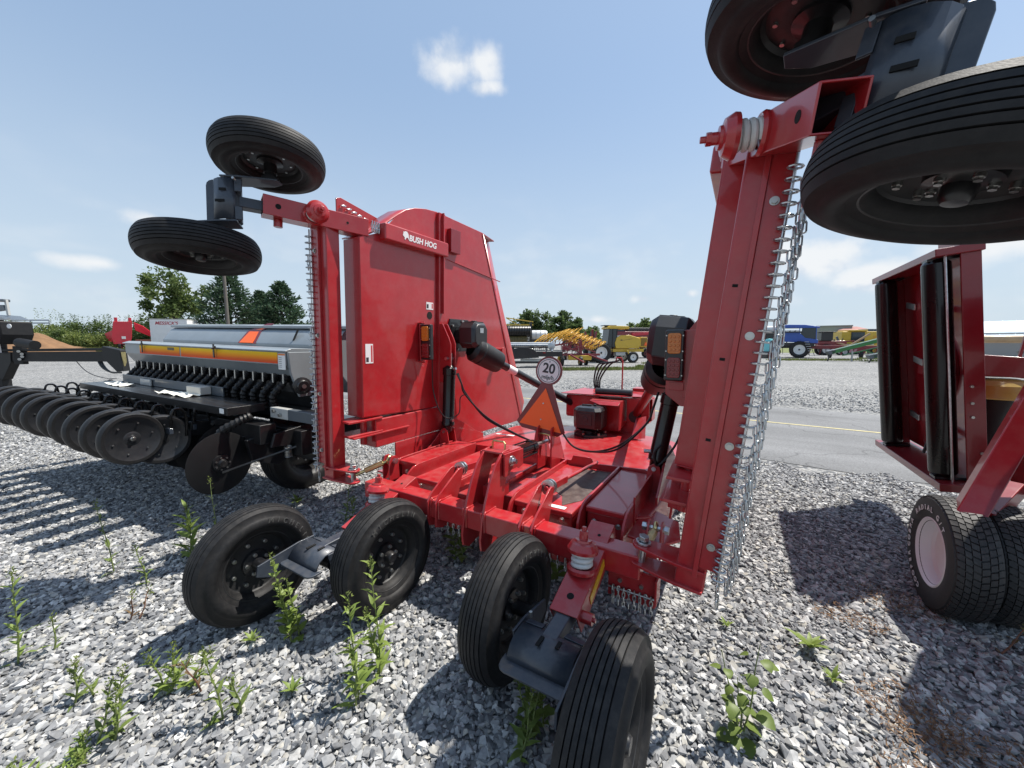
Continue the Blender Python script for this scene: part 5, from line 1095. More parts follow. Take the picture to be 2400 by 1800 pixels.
# -- wheel rake folded: yellow tine wheels over red frame
rk = thing('wheel_rake', (4.15, 29.5, 0), radians(4), 'folded wheel rake with yellow spoked tine wheels on a red frame', 'hay rake')
tw = MB(); tw.tube([(0, .62 * cos(2*pi*i/28), .62 * sin(2*pi*i/28)) for i in range(28)], .02, 6, closed=True); tw.tube([(0, .30 * cos(2*pi*i/18), .30 * sin(2*pi*i/18)) for i in range(18)], .018, 5, closed=True)
for i in range(28): a = 2*pi*i/28; tw.bar((0, .28 * cos(a), .28 * sin(a)), (.05, .80 * cos(a + .22), .80 * sin(a + .22)), .022, .022)
TWM = tw.mesh('tine_wheel'); TWM.materials.append(YEL2)
random.seed(3)
for arm in (-1, 1):
    for k in range(9):
        o = link('tine_wheel', TWM, None, rk); f = k / 8
        o.location = (lerp(-2.3, .5, f) if arm < 0 else lerp(-.3, 2.5, f), arm * .6, lerp(1.95, 2.45, f) if arm < 0 else lerp(2.5, 1.55, f)); o.rotation_euler = (0, radians(52 if arm < 0 else 62), radians(12 * arm))
    bpart(rk, 'rake_arm', MAROON, lambda b: b.bar((-2.2, arm * .45, 1.35) if arm < 0 else (0, arm * .45, 1.95), (.3, arm * .45, 1.75) if arm < 0 else (2.4, arm * .45, 1.0), .12, .12))
    for k in range(9):
        x = lerp(-2.2, 2.3, k / 8); bpart(rk, 'wheel_bracket', MAROON, lambda b: b.bar((x, arm * .45, 1.3 + .3 * random.random()), (x + .15, arm * .6, 1.85), .05, .05), 0)
bpart(rk, 'main_beam', MAROON, lambda b: b.box(-1.2, 2.6, -.12, .12, .75, .92)); bpart(rk, 'tongue', MAROON, lambda b: b.bar((.2, -.3, .85), (.8, -2.2, .35), .10, .10)); bpart(rk, 'tongue', MAROON, lambda b: b.bar((1.6, -.3, .85), (2.6, -2.0, .38), .10, .10))
bpart(rk, 'cross_frame', MAROON, lambda b: [b.bar((-.8, -.2, .9), (1.2, -.4, 1.5), .08, .08), b.bar((1.2, -.2, .9), (-.4, -.4, 1.6), .08, .08)][0])
bpart(rk, 'centre_post', MAROON, lambda b: b.box(.95, 1.2, -.1, .1, .9, 2.0)); bpart(rk, 'hydraulic_block', YEL, lambda b: b.box(.1, 1.9, -.3, .3, .42, .78), .06)
bpart(rk, 'yellow_shield', YEL, lambda b: b.tube(spl([(-.75, -.4, .95), (-.65, -.42, .70), (-.72, -.45, .42), (-.9, -.5, .25)]), [.05 + .004 * i for i in range(25)], 8), 0)
fwheel(rk, -.45, -.5, .38, .26, YEL); fwheel(rk, 1.05, -.2, .36, .24, YEL); fwheel(rk, 1.7, .6, .36, .24, YEL)

# -- black draper header with reel, and machines behind it
hd = thing('draper_header', (1.6, 27.0, 0), radians(-4), 'black draper header with white tags parked beside the wheel rake', 'harvester header')
bpart(hd, 'main_frame', BLACK, lambda b: b.box(-2.6, 1.9, -.35, .3, .78, 1.12), .03)
bpart(hd, 'skid_plate', BLACK, lambda b: b.box(-2.4, 1.6, -.3, .9, .30, .42), .03)
bpart(hd, 'belt_deck', GREYL, lambda b: b.box(-1.0, 1.5, -.2, .9, .425, .60), .02)
bpart(hd, 'end_shield', BLACK, lambda b: b.plate([(-1.5, -.37, .6)] + [(-.8 + .95 * cos(radians(a)), -.37, 1.0 + .42 * sin(radians(a))) for a in (160, 130, 100, 70, 40, 15)] + [(.3, -.37, .7)], (0, .06, 0)), .02)
for k in range(3): bpart(hd, 'reel_tube', SILV, lambda b: b.cyl((-2.4, .5 + .3 * k, 1.55 + .12 * (k % 2)), (1.2, .5 + .3 * k, 1.55 + .12 * (k % 2)), .10, 10), 0)
for k in range(26): bpart(hd, 'reel_tine', BLACK, lambda b: b.bar((-2.3 + k * .14, .35, 1.58), (-2.33 + k * .14, .28, 1.22), .025, .025), 0)
bpart(hd, 'reel_rail', BLACK, lambda b: b.box(-2.6, 1.3, .28, .36, 1.36, 1.44))
bpart(hd, 'reel_arm', SILV, lambda b: b.bar((1.2, .1, 1.1), (1.35, .6, 1.75), .12, .16)); bpart(hd, 'reel_motor', SILV, lambda b: b.lathe([(0, 0), (.26, 0), (.26, .2), (.1, .26), (0, .26)], (1.15, .4, 1.5), (0, -1, 0), 16), 0)
for x, w in ((-1.12, .22), (-.82, .22), (-.38, .20), (-1.0, .9)): bpart(hd, 'white_tag', WHT if w < .5 else YEL, lambda b: b.box(x, x + w, -.372, -.36, .62 if w < .5 else .98, .90 if w < .5 else 1.06), 0)
bpart(hd, 'red_reflector', REDLENS, lambda b: b.box(.55, .75, -.362, -.352, 1.0, 1.08), 0)
for x in (-1.6, 1.2): bpart(hd, 'stand_leg', BLACK, lambda b: b.box(x, x + .08, -.2, -.1, 0, .8), 0)
bpart(hd, 'yellow_foot', YEL, lambda b: b.box(-1.75, -1.35, -.3, .0, 0, .14), .02)
rh = thing('rolling_harrow', (.9, 33.0, 0), 0, 'folded rolling harrow with black coil roller on a yellow frame behind the header', 'harrow')
b = MB(); b.helix((-1.5, 0, 2.70), (1, 0, 0), .42, .075, 16, 2.2, 6, 16); b.build('coil_roller', BLACK, rh)
b = MB(); b.helix((-1.5, 0, 1.9), (1, 0, 0), .40, .075, 14, 1.9, 6, 16); b.build('coil_roller', mat('brass_black', (.12, .09, .03), .5), rh)
bpart(rh, 'frame', YEL, lambda b: b.bar((-1.8, 0, 3.25), (.9, 0, 3.25), .12, .12)); bpart(rh, 'brace', YEL, lambda b: b.bar((-1.4, 0, 3.85), (.9, 0, 3.5), .08, .08)); bpart(rh, 'brace', YEL, lambda b: b.bar((-1.4, 0, 3.85), (-.4, 0, 3.25), .08, .08))
bpart(rh, 'mast', BLACK, lambda b: b.box(-.9, -.7, -.1, .1, 0, 3.2)); bpart(rh, 'mast', BLACK, lambda b: b.box(.6, .8, -.1, .1, 0, 3.5)); bpart(rh, 'axle_beam', BLACK, lambda b: b.box(-1.6, 1.2, -.2, .2, .5, .8))
tk = thing('nurse_tank', (2.3, 34.5, 0), 0, 'white horizontal poly tank on a blue grey cart behind the header', 'tank')
bpart(tk, 'tank', WHT, lambda b: b.lathe([(0, 0), (.40, .05), (.45, .2), (.45, 1.6), (.40, 1.75), (0, 1.8)], (-.95, 0, 2.40), (1, 0, 0), 24), 0)
for k in range(4): bpart(tk, 'tank_band', GREYL, lambda b: b.lathe([(.46, 0), (.47, 0), (.47, .05), (.46, .05)], (-.6 + .4 * k, 0, 2.40), (1, 0, 0), 20), 0)
bpart(tk, 'cradle', GREYD, lambda b: b.box(-1.0, .9, -.4, .4, 1.62, 1.95)); bpart(tk, 'frame', GREYD, lambda b: b.box(-1.1, 1.0, -.5, .5, .7, .9))
for x in (-.8, .7): bpart(tk, 'leg', GREYD, lambda b: b.box(x, x + .1, -.4, .4, .0, 1.65))

# -- blue sprayer
sp_ = thing('sprayer', (34.6, 46.9, 0), radians(-36), 'blue self-propelled sprayer with black booms and white wheels', 'sprayer')
bpart(sp_, 'chassis', BLACK, lambda b: b.box(-5.2, 1.6, -.9, .9, 1.35, 1.8), .04)
bpart(sp_, 'product_tank', BLACK, lambda b: b.box(-5.0, -1.4, -1.0, 1.0, 1.8, 3.0), .2)
bpart(sp_, 'hood', BLU, lambda b: b.plate([(-1.3, 0, 1.9), (1.9, 0, 1.7), (1.9, 0, 2.15), (.7, 0, 2.35), (.1, 0, 3.0), (-1.3, 0, 3.0)], (0, 1.9, 0)), .06)
bpart(sp_, 'cab', GLASS, lambda b: b.plate([(.15, 0, 2.15), (1.75, 0, 2.15), (1.65, 0, 3.55), (.35, 0, 3.55)], (0, 1.7, 0)), .05)
bpart(sp_, 'cab_roof', BLU, lambda b: b.plate([(-1.9, 0, 3.55), (2.0, 0, 3.50), (2.0, 0, 3.65), (.6, 0, 3.9), (-1.0, 0, 3.95), (-1.9, 0, 3.85)], (0, 1.8, 0)), .06)
for x in (.15, 1.72): bpart(sp_, 'cab_pillar', BLU, lambda b: b.bar((x, -.88, 2.1), (x - .05, -.88, 3.55), .12, .08))
bpart(sp_, 'rinse_tank', WHT, lambda b: b.lathe([(0, 0), (.4, .05), (.42, 1.3), (0, 1.35)], (-3.3, -.2, 3.45), (1, 0, 0), 18), 0)
for s_ in (-1, 1):
    bpart(sp_, 'boom', BLACK, lambda b: b.bar((-6.2, s_ * 1.35, 3.05), (.4, s_ * 1.25, 3.05), .12, .16)); bpart(sp_, 'boom_rail', SILV, lambda b: b.bar((-6.0, s_ * 1.37, 3.25), (.2, s_ * 1.27, 3.25), .06, .06))
    for k in range(12): bpart(sp_, 'boom_brace', SILV if k % 3 == 0 else BLACK, lambda b: b.bar((-6 + k * .5, s_ * 1.36, 3.05), (-5.75 + k * .5, s_ * 1.36, 3.25), .05, .05), 0)
    e = fwheel(sp_, -2.9, s_ * 1.4, .98, .5, WHT); e.rotation_euler = (0, 0, radians(90)); e = fwheel(sp_, .2, s_ * 1.4, .98, .5, WHT); e.rotation_euler = (0, 0, radians(90))
    bpart(sp_, 'fender', BLACK, lambda b: b.plate([(-2.9 + 1.12 * cos(radians(a)), s_ * 1.4, .98 + 1.12 * sin(radians(a))) for a in range(20, 165, 12)] + [(-2.9 + 1.04 * cos(radians(a)), s_ * 1.4, .98 + 1.04 * sin(radians(a))) for a in range(164, 19, -12)], (0, .5, 0)), 0)
for k in range(7): bpart(sp_, 'ladder_step', SILV, lambda b: b.box(.62 + .10 * k, 1.05 + .10 * k, -1.9, -1.6, .30 + .26 * (6 - k), .35 + .26 * (6 - k)), 0)
for x in (.6, 1.04): bpart(sp_, 'ladder_rail', BLACK, lambda b: b.bar((x, -1.75, 1.95), (x + .62, -1.75, .28), .05, .06), 0)
tt = thing('tote_tank', (29.6, 44.5, 0), 0, 'small turquoise chemical tank beside the blue sprayer', 'tank'); bpart(tt, 'tank', mat('turquoise_plastic', (.18, .55, .58), .5), lambda b: b.lathe([(0, 0), (.5, 0), (.52, 1.1), (.35, 1.4), (0, 1.45)], (0, 0, .8), (0, 0, 1), 18), 0); bpart(tt, 'stand', BLACK, lambda b: b.box(-.6, .6, -.6, .6, .0, .8), .02)
# -- maroon implement on small wheels
im = thing('chisel_plough', (38.9, 45.5, 0), radians(-30), 'maroon low frame implement parked in front of the blue sprayer cab', 'plough')
bpart(im, 'frame', MAROON, lambda b: b.box(-3.4, 3.2, -.5, .5, 1.05, 1.45), .03); bpart(im, 'frame_top', MAROON, lambda b: b.bar((-3.2, 0, 1.6), (1.0, 0, 2.0), .15, .15)); bpart(im, 'emblem', ORANGE, lambda b: b.plate([(-3.2, -.56, 1.9), (-2.5, -.56, 1.9), (-2.85, -.56, 2.6)], (0, .04, 0)), 0)
for k in range(7): bpart(im, 'shank', MAROON, lambda b: b.bar((-3 + k, -.3, 1.1), (-3.2 + k, -.4, .35), .08, .08))
fwheel(im, -1.2, -.5, .40, .3, BLACK); fwheel(im, 1.6, -.5, .40, .3, BLACK)
# -- old red tractor with loader
ot = thing('tractor', (47.2, 56.5, 0), radians(-20), 'old maroon tractor with a tan loader among the yellow combines', 'tractor')
bpart(ot, 'body', MAROON, lambda b: b.box(-2.2, 1.2, -.5, .5, 1.2, 2.1), .1); bpart(ot, 'rops', BLACK, lambda b: b.box(-2.0, -.6, -.8, .8, 2.1, 3.3), .05); bpart(ot, 'canopy', BLACK, lambda b: b.box(-2.3, -.3, -.9, .9, 3.3, 3.45), .03)
bpart(ot, 'loader_arm', TANP, lambda b: b.bar((-.5, -.8, 2.0), (1.4, -.8, 1.3), .18, .22)); bpart(ot, 'loader_arm', TANP, lambda b: b.bar((1.3, -.8, 1.3), (3.6, -.8, 3.1), .18, .22)); bpart(ot, 'bucket', MAROON, lambda b: b.plate([(2.0, 0, .4), (3.2, 0, .35), (3.4, 0, 1.0), (2.6, 0, 1.5)], (0, 2.0, 0)))
for s_ in (-1, 1):
    e = fwheel(ot, -1.4, s_ * .9, .78, .4, SILV); e.rotation_euler = (0, 0, radians(90)); e = fwheel(ot, .9, s_ * .8, .5, .3, SILV); e.rotation_euler = (0, 0, radians(90))
# -- yellow combines far right
for i, (x, y, lb) in enumerate(((56.2, 62, 'yellow combine harvester with big dark window behind the green elevators'), (64.5, 66, 'yellow combine harvester parked behind the folded disc mower, partly hidden'))):
    cb = thing('combine_harvester', (x, y, 0), radians(-14), lb, 'combine', 'yellow combines in the far yard')
    bpart(cb, 'body', YEL, lambda b: b.box(-3.6, 3.2, -1.4, 1.4, 1.3, 3.6), .12); bpart(cb, 'cab', GLASS, lambda b: b.box(-2.4, -.6, -1.5, 1.5, 2.0, 3.5), .06); bpart(cb, 'cab_roof', YEL, lambda b: b.box(-2.8, -.3, -1.6, 1.6, 3.6, 3.85), .06)
    bpart(cb, 'grain_tank', GREYD, lambda b: b.box(-.2, 2.6, -1.2, 1.2, 3.6, 4.0), .05); bpart(cb, 'side_panel', mat('orange_panel', (.62, .30, .03), .4), lambda b: b.box(.6, 2.6, -1.46, -1.40, 1.7, 2.9), .02); bpart(cb, 'platform', GREYL, lambda b: b.box(-3.4, .4, -2.0, -1.4, 1.5, 1.62), .02)
    for s_ in (-1, 1):
        e = fwheel(cb, -1.6, s_ * 1.6, .9, .6, YEL); e.rotation_euler = (0, 0, radians(90)); e = fwheel(cb, 2.4, s_ * 1.4, .55, .4, YEL); e.rotation_euler = (0, 0, radians(90))
# -- green hay elevators
for i, (x, y, L_, lb) in enumerate(((33.0, 36.5, 7, 'green elevator conveyor sloping up to the right, farther of two'), (34.2, 33.5, 6.5, 'green elevator conveyor with black wheels, nearer of two'))):
    el = thing('hay_elevator', (x, y, 0), radians(-12), lb, 'conveyor', 'green conveyors across the road')
    sl = .30
    bpart(el, 'conveyor_trough', GRN, lambda b: b.bar((-2.5, 0, .85 - .3 * i), (-2.5 + L_, 0, .85 - .3 * i + sl * L_), .5, .34), .01)
    bpart(el, 'trough_rim', SILV, lambda b: b.bar((-2.5, -.26, 1.04 - .3 * i), (-2.5 + L_, -.26, 1.04 - .3 * i + sl * L_), .05, .05), 0)
    bpart(el, 'under_truss', GRN, lambda b: b.bar((-1.5, 0, .55 - .2 * i), (-2.5 + L_ * .7, 0, .5 + .16 * L_), .1, .1), 0)
    bpart(el, 'axle_leg', GRN, lambda b: b.bar((1.8, 0, .3), (2.6, 0, 1.6), .1, .1), 0); bpart(el, 'axle_leg', GRN, lambda b: b.bar((2.0, 0, .3), (.4, 0, 1.0), .1, .1), 0)
    bpart(el, 'hopper_end', GREYD, lambda b: b.plate([(-2.9, 0, .95 - .3 * i), (-2.2, 0, 1.15 - .3 * i), (-2.2, 0, .75 - .3 * i), (-2.7, 0, .60 - .3 * i)], (0, .5, 0)), .03); bpart(el, 'front_leg', BLACK, lambda b: b.bar((-2.5, 0, .7 - .3 * i), (-2.7, 0, 0), .08, .08), 0)
    bpart(el, 'jack_stand', GREYL, lambda b: b.box(-.9, -.8, -.3, -.2, 0, 1.0), 0)
    fwheel(el, 1.9, -.5, .42, .26, YEL if i == 0 else BLACK); fwheel(el, 2.3, .6, .42, .26, BLACK)
gm = thing('green_machinery', (41.0, 27.5, 0), radians(-40), 'pile of folded green and yellow machinery seen past the disc mower', 'machinery')
random.seed(5)
for k in range(16):
    a = Vector((random.uniform(-4, 5), random.uniform(-1, 1), random.uniform(.3, 1.5))); d = Vector((random.uniform(2, 4), 0, random.uniform(-.2, .4))); bpart(gm, 'folded_bar', [GRN, GRN, GREYD, BLACK, YEL][k % 5], lambda b: b.bar(a, a + d, random.uniform(.12, .35), random.uniform(.12, .3)), .01)
ta = thing('auger', (36.5, 27.0, 0), radians(-38), 'long tan grain auger tube seen past the disc mower', 'auger'); bpart(ta, 'tube', TANP, lambda b: b.cyl((-3.8, 0, 2.0), (7, 0, 1.95), .28, 18), 0); bpart(ta, 'spout', TANP, lambda b: b.cyl((-3.0, 0, 1.85), (-3.5, -.1, .75), .26, 16), 0); bpart(ta, 'support', TANP, lambda b: b.box(2.8, 3.0, -.1, .1, 0, 1.8))
# -- more parked machinery filling the far row
cb2 = thing('combine_harvester', (14.6, 46, 0), radians(6), 'maroon combine harvester standing behind the yellow windrower', 'combine')
bpart(cb2, 'body', MAROON, lambda b: b.box(-3.4, 3.0, -1.3, 1.3, 1.2, 3.1), .12); bpart(cb2, 'cab', GLASS, lambda b: b.box(-3.3, -1.8, -1.2, 1.2, 1.9, 3.3), .06); bpart(cb2, 'cab_roof', MAROON, lambda b: b.box(-3.5, -1.6, -1.3, 1.3, 3.3, 3.5), .06); bpart(cb2, 'grain_tank', BLACK, lambda b: b.box(-1.4, 2.0, -1.2, 1.2, 3.1, 3.5), .05); bpart(cb2, 'unload_auger', BRRED, lambda b: b.bar((-1.0, -1.4, 2.7), (2.8, -1.5, 3.0), .3, .3)); bpart(cb2, 'side_stripe', GREYL, lambda b: b.box(-1.5, 2.6, -1.315, -1.302, 2.2, 2.32), 0)
for s_ in (-1, 1):
    turned(cb2, -2.2, s_ * 1.5, .85, .55, MAROON); turned(cb2, 2.0, s_ * 1.3, .5, .35, MAROON)
for i_, (px, d, w, hh, mm, lb) in enumerate(((1340, 40, 2.2, 2.9, MAROON, 'maroon folded hay tool standing behind the wheel rake, taller of two'), (1392, 42, 1.6, 3.3, MAROON, 'narrow maroon upright implement behind the wheel rake'), (1375, 48, 3.0, 2.2, GRN, 'green mower unit parked behind the wheel rake'), (1965, 60, 5.0, 2.9, GREYD, 'dark implement frame behind the maroon plough'), (2000, 66, 6.0, 2.6, BLACK, 'black toolbar parked between the combines'), (1850, 62, 6.0, 2.8, BLACK, 'black folded boom parked behind the sprayer'))):
    x, y = at(px, d); t = thing('parked_implement', (x, y, 0), radians(random.uniform(-30, 10)), lb, 'implement'); random.seed(40 + i_)
    bpart(t, 'frame', mm, lambda b: b.box(-w / 2, w / 2, -.4, .4, hh * .35, hh * .5), .03)
    for k in range(7):
        x0 = random.uniform(-w / 2, w / 2); x1 = x0 + random.uniform(-.6, .6); bpart(t, 'tool_arm', mm if k % 3 else BLACK, lambda b: b.bar((x0, random.uniform(-.5, .5), hh * .4), (x1, random.uniform(-.5, .5), hh * random.uniform(.7, 1.0)), random.uniform(.08, .25), random.uniform(.08, .3)), .01)
    for k in range(5):
        x0 = lerp(-w * .45, w * .45, k / 4); bpart(t, 'tine', mm, lambda b: b.bar((x0, -.2, hh * .4), (x0 - .15, -.5, .1), .07, .07), 0)
    fwheel(t, -w * .3, 0, .38, .25, BLACK); fwheel(t, w * .3, 0, .38, .25, BLACK)
# -- buildings
def building(x, y, w, d, h, rz, wall, roof, label, roofh=0.0, over=.5, wins=6, name='building'):
    t = thing(name, (x, y, ground_z(x, y)), rz, label, 'building'); bpart(t, 'wall', wall, lambda b: b.box(-w/2, w/2, -d/2, d/2, -.5, h), 0)
    if roofh: bpart(t, 'roof', roof, lambda b: b.add([(-w/2-over, -d/2-over, h), (w/2+over, -d/2-over, h), (w/2+over, d/2+over, h), (-w/2-over, d/2+over, h), (-w*.12, 0, h+roofh), (w*.12, 0, h+roofh)], [(0, 1, 5, 4), (1, 2, 5), (2, 3, 4, 5), (3, 0, 4), (0, 3, 2, 1)]), 0)
    else: bpart(t, 'roof', roof, lambda b: b.box(-w/2-.2, w/2+.2, -d/2-.2, d/2+.2, h + .003, h + .35), 0)
    for k in range(wins):
        xx = lerp(-w * .42, w * .42, k / max(1, wins - 1)); o = bpart(t, 'window', GLASS, lambda b: b.box(xx - w * .03, xx + w * .03, -d/2 - .04, -d/2 - .003, h * .45, h * .75), 0)
    return t
building(107.5, 130, 9, 8, 7.3, radians(-38), mat('grey_cladding', (.36, .35, .33), .8, var=.05, scale=.3), mat('grey_roof', (.30, .30, .30), .8), 'plain grey flat-roofed shed on the skyline', 0, .5, 4, 'shed')
building(110, 125, 5.5, 5.5, 6.0, radians(-40), mat('dark_cladding', (.16, .13, .12), .8), mat('red_roof', (.30, .13, .11), .7, var=.1, scale=.5), 'low building with a shallow red hipped roof on the skyline', 1.2, 1.3, 3, 'pavilion')
bl = building(62, 38.5, 26, 12, 2.5, radians(-52), mat('pale_wall', (.42, .40, .38), .8), SILV, 'low shed with a ribbed pale blue metal roof at far right', 0, .3, 3, 'machine_shed')
RIB = mat('pale_blue_metal', (.50, .60, .66), .4, .3, 0, var=.08, scale=.4)
bpart(bl, 'sloped_roof', RIB, lambda b: b.add([(-13.5, -7, 2.5), (13.5, -7, 2.5), (13.5, 3, 4.4), (-13.5, 3, 4.4), (-13.5, 3, 2.5), (13.5, 3, 2.5)], [(0, 1, 2, 3), (0, 3, 4), (1, 5, 2), (3, 2, 5, 4), (0, 4, 5, 1)]), 0)
for k in range(28): bpart(bl, 'roof_rib', RIB, lambda b: b.bar((-13.4 + k, -7, 2.53), (-13.4 + k, 3, 4.43), .07, .06), 0)
# light pole with arm, far right
lp = thing('floodlight_pole', (47.5, 31.6, 0), 0, 'grey floodlight pole with a cross arm at far right', 'light pole')
bpart(lp, 'pole', SILV, lambda b: b.bar((0, 0, 0), (.2, 0, 6.4), .22, .22), 0); bpart(lp, 'cross_arm', SILV, lambda b: b.bar((.15, 0, 4.2), (4.6, -2.6, 4.2), .10, .10), 0); bpart(lp, 'lamp_head', SILV, lambda b: b.box(.1, .55, -.1, .1, 6.35, 6.5)); bpart(lp, 'bracket', SILV, lambda b: b.bar((2.6, -1.5, 4.2), (2.6, -1.5, 4.9), .1, .1), 0); bpart(lp, 'lamp_head', SILV, lambda b: b.box(2.45, 2.8, -1.65, -1.35, 4.85, 5.05))
st = thing('street_lamp', (9.5, 95, 0), 0, 'far double-headed street lamp between the trees', 'street lamp'); bpart(st, 'pole', SILV, lambda b: b.cyl((0, 0, 0), (0, 0, 7.0), .14, 8, .09), 0); bpart(st, 'arm', SILV, lambda b: b.bar((-1.3, 0, 7.0), (1.3, 0, 7.0), .1, .1), 0)
for x in (-1.3, 1.3): bpart(st, 'lamp_head', GREYD, lambda b: b.box(x - .35, x + .35, -.2, .2, 6.85, 7.0))

# ---------------------------------------------------------------- left background
# red silage box
x, y = at(305, 46); rb = thing('silage_box', (x, y, ground_z(x, y)), radians(30), 'bright red feeder box with a sloping side in front of the hedge', 'feeder')
bpart(rb, 'front_panel', BRRED, lambda b: b.plate([(-.9, -1.2, .7), (.5, -1.2, .7), (.7, -1.2, 1.5), (.85, -1.2, 3.3), (-.75, -1.2, 3.3), (-1.0, -1.2, 1.5)], (0, .12, 0)), .03)
bpart(rb, 'side_wing', BRRED, lambda b: b.plate([(.95, -1.0, 3.25), (1.6, -.6, 2.85), (2.45, -.1, 1.9), (2.5, 0, 1.45), (2.3, 0, 1.5), (1.0, -.9, 2.3)], (.05, .1, 0)), .02)
bpart(rb, 'side_wing', BRRED, lambda b: b.plate([(-.9, -1.1, 2.3), (-1.7, -.6, 1.9), (-1.6, -.6, 1.2), (-1.0, -1.1, .9)], (.05, .1, 0)), .02)
for x_ in (-.55, .65): bpart(rb, 'upright', BRRED, lambda b: b.box(x_ - .12, x_ + .12, -1.2, -1.0, 3.2, 3.75))
bpart(rb, 'undercarriage', BLACK, lambda b: b.box(-.6, 2.2, -1.0, .8, .55, .75)); bpart(rb, 'slat_floor', mat('rust_frame', (.25, .09, .06), .7), lambda b: b.box(.9, 2.3, -.9, .6, .95, 1.25)); bpart(rb, 'white_mark', WHT, lambda b: b.box(-.15, .2, -1.275, -1.265, 1.3, 1.6), 0)
fwheel(rb, -.4, -1.0, .42, .25, BRRED); fwheel(rb, .5, -1.0, .42, .25, BRRED); fwheel(rb, 1.9, -.6, .42, .25, BRRED)
# white box truck with lettering
x, y = at(420, 46); bt = thing('box_truck', (x, y, ground_z(x, y) - .3), radians(14), 'white delivery truck box with red lettering behind the grain drill', 'truck')
bpart(bt, 'cargo_box', WHT, lambda b: b.box(-2.0, 1.7, -1.1, 1.1, 1.1, 4.1), .06); bpart(bt, 'roof_rail', GREYL, lambda b: b.box(-2.02, 1.72, -1.12, 1.12, 4.02, 4.12), .02); bpart(bt, 'chassis', BLACK, lambda b: b.box(-1.9, 2.6, -.5, .5, .6, 1.1)); bpart(bt, 'cab', WHT, lambda b: b.box(1.75, 2.6, -1.0, 1.0, .9, 3.6), .12); bpart(bt, 'cab_window', GLASS, lambda b: b.box(1.9, 2.5, -1.01, -.998, 2.5, 3.3), 0)
text('lettering', "MESSICK'S", .50, mat('lettering_red', (.42, .02, .04), .5), bt, (-.35, -1.105, 3.62), (1, 0, 0), (0, 0, 1), bold=.012, shear=.25)
fwheel(bt, -1.2, -.9, .48, .25, WHT); fwheel(bt, 2.1, -.9, .48, .25, WHT)
for ax_ in bt.children:
    if ax_.type == 'EMPTY': ax_.rotation_euler = (0, 0, radians(90))
# dirt pile
DIRT = mat('loam', (.19, .105, .052), .95, var=.2, scale=1.2, bump=.6, bscale=6)
x, y = at(95, 40); b = MB(); V = []; n_ = 22; random.seed(11)
for j in range(n_):
    for i in range(n_):
        X_ = (i / (n_-1) - .5) * 12; Y_ = (j / (n_-1) - .5) * 8; r_ = sqrt((X_ / 6) ** 2 + (Y_ / 4) ** 2); V.append((X_ + random.uniform(-.15, .15), Y_, max(-.3, 1.95 * max(0, 1 - r_) ** 1.1 * (1 + .25 * sin(X_ * 1.3)) + random.uniform(-.08, .08) - .1)))
b.add(V, [(j*n_+i, j*n_+i+1, (j+1)*n_+i+1, (j+1)*n_+i) for j in range(n_-1) for i in range(n_-1)]); o = b.build('dirt_pile', DIRT, None, sharp=60); o.location = (x - 1.5, y, ground_z(x, y)); o.rotation_euler = (0, 0, radians(40)); tag(o, 'heap of orange brown earth below the hedge at far left', 'dirt pile')
# black machine with long drawbar, far left
BLK2 = mat('matte_black', (.010, .010, .011), .55, dust=.05, scale=4, spec=.3)
bm_ = thing('tillage_tool', (0, 0, 0), 0, 'black implement with a long drawbar reaching behind the grain drill', 'implement')
pa = Vector(at(-60, 9.2) + (1.50,)); pb_ = Vector(at(296, 8.2) + (1.52,))
bm_.location = (pa.x, pa.y, 0); O_ = Vector((pa.x, pa.y, 0))
L0 = lambda px, d, z: Vector(at(px, d) + (z,)) - O_
bpart(bm_, 'drawbar', BLK2, lambda b: b.bar(L0(-40, 9.3, 1.34), L0(262, 8.35, 1.38), .16, .22)); bpart(bm_, 'drawbar_top', BLK2, lambda b: b.bar(L0(-40, 9.3, 1.49), L0(262, 8.35, 1.535), .14, .06))
bpart(bm_, 'gusset', BLK2, lambda b: b.plate([L0(252, 8.35, 1.60), L0(292, 8.22, 1.52), L0(296, 8.2, 1.08), L0(280, 8.25, 1.06), L0(250, 8.36, 1.36)], (.04, .12, 0)))
bpart(bm_, 'hinge_plate', BRASS, lambda b: b.bar(L0(292, 8.2, 1.18), L0(292, 8.2, 1.48), .06, .04), 0)
bpart(bm_, 'side_frame', BLK2, lambda b: b.plate([L0(5, 9.1, 1.45), L0(40, 9.0, 1.45), L0(38, 9.0, 1.22), L0(14, 9.05, .82), L0(-2, 9.1, .82)], (.05, .15, 0)))
bpart(bm_, 'post', BLK2, lambda b: b.bar(L0(3, 9.1, .0), L0(3, 9.1, 2.3), .18, .18)); bpart(bm_, 'motor_box', BLK2, lambda b: b.plate([L0(8, 9.0, 2.18), L0(50, 8.9, 2.16), L0(52, 8.9, 1.86), L0(42, 8.92, 1.64), L0(20, 8.96, 1.64), L0(10, 9.0, 1.84)], (.15, .5, 0)), .03)
bpart(bm_, 'motor_lid', GREYD, lambda b: b.plate([L0(0, 9.0, 2.32), L0(26, 9.0, 2.30), L0(50, 8.9, 2.19), L0(8, 9.0, 2.20)], (.15, .5, .01)), .02); bpart(bm_, 'maker_badge', WHT, lambda b: b.lathe([(0, .01), (.05, .01), (.05, 0)], L0(34, 8.62, 2.04), (0, -1, 0), 16), 0)
bpart(bm_, 'cylinder', BLK2, lambda b: b.cyl(L0(52, 8.6, 1.68), L0(88, 8.5, 1.62), .10, 16), 0); bpart(bm_, 'upper_frame', GREYD, lambda b: b.bar(L0(-20, 9.1, 2.66), L0(36, 9.0, 2.64), .12, .06)); bpart(bm_, 'upper_frame', GREYL, lambda b: b.bar(L0(36, 9.0, 2.30), L0(34, 9.0, 2.66), .05, .05))
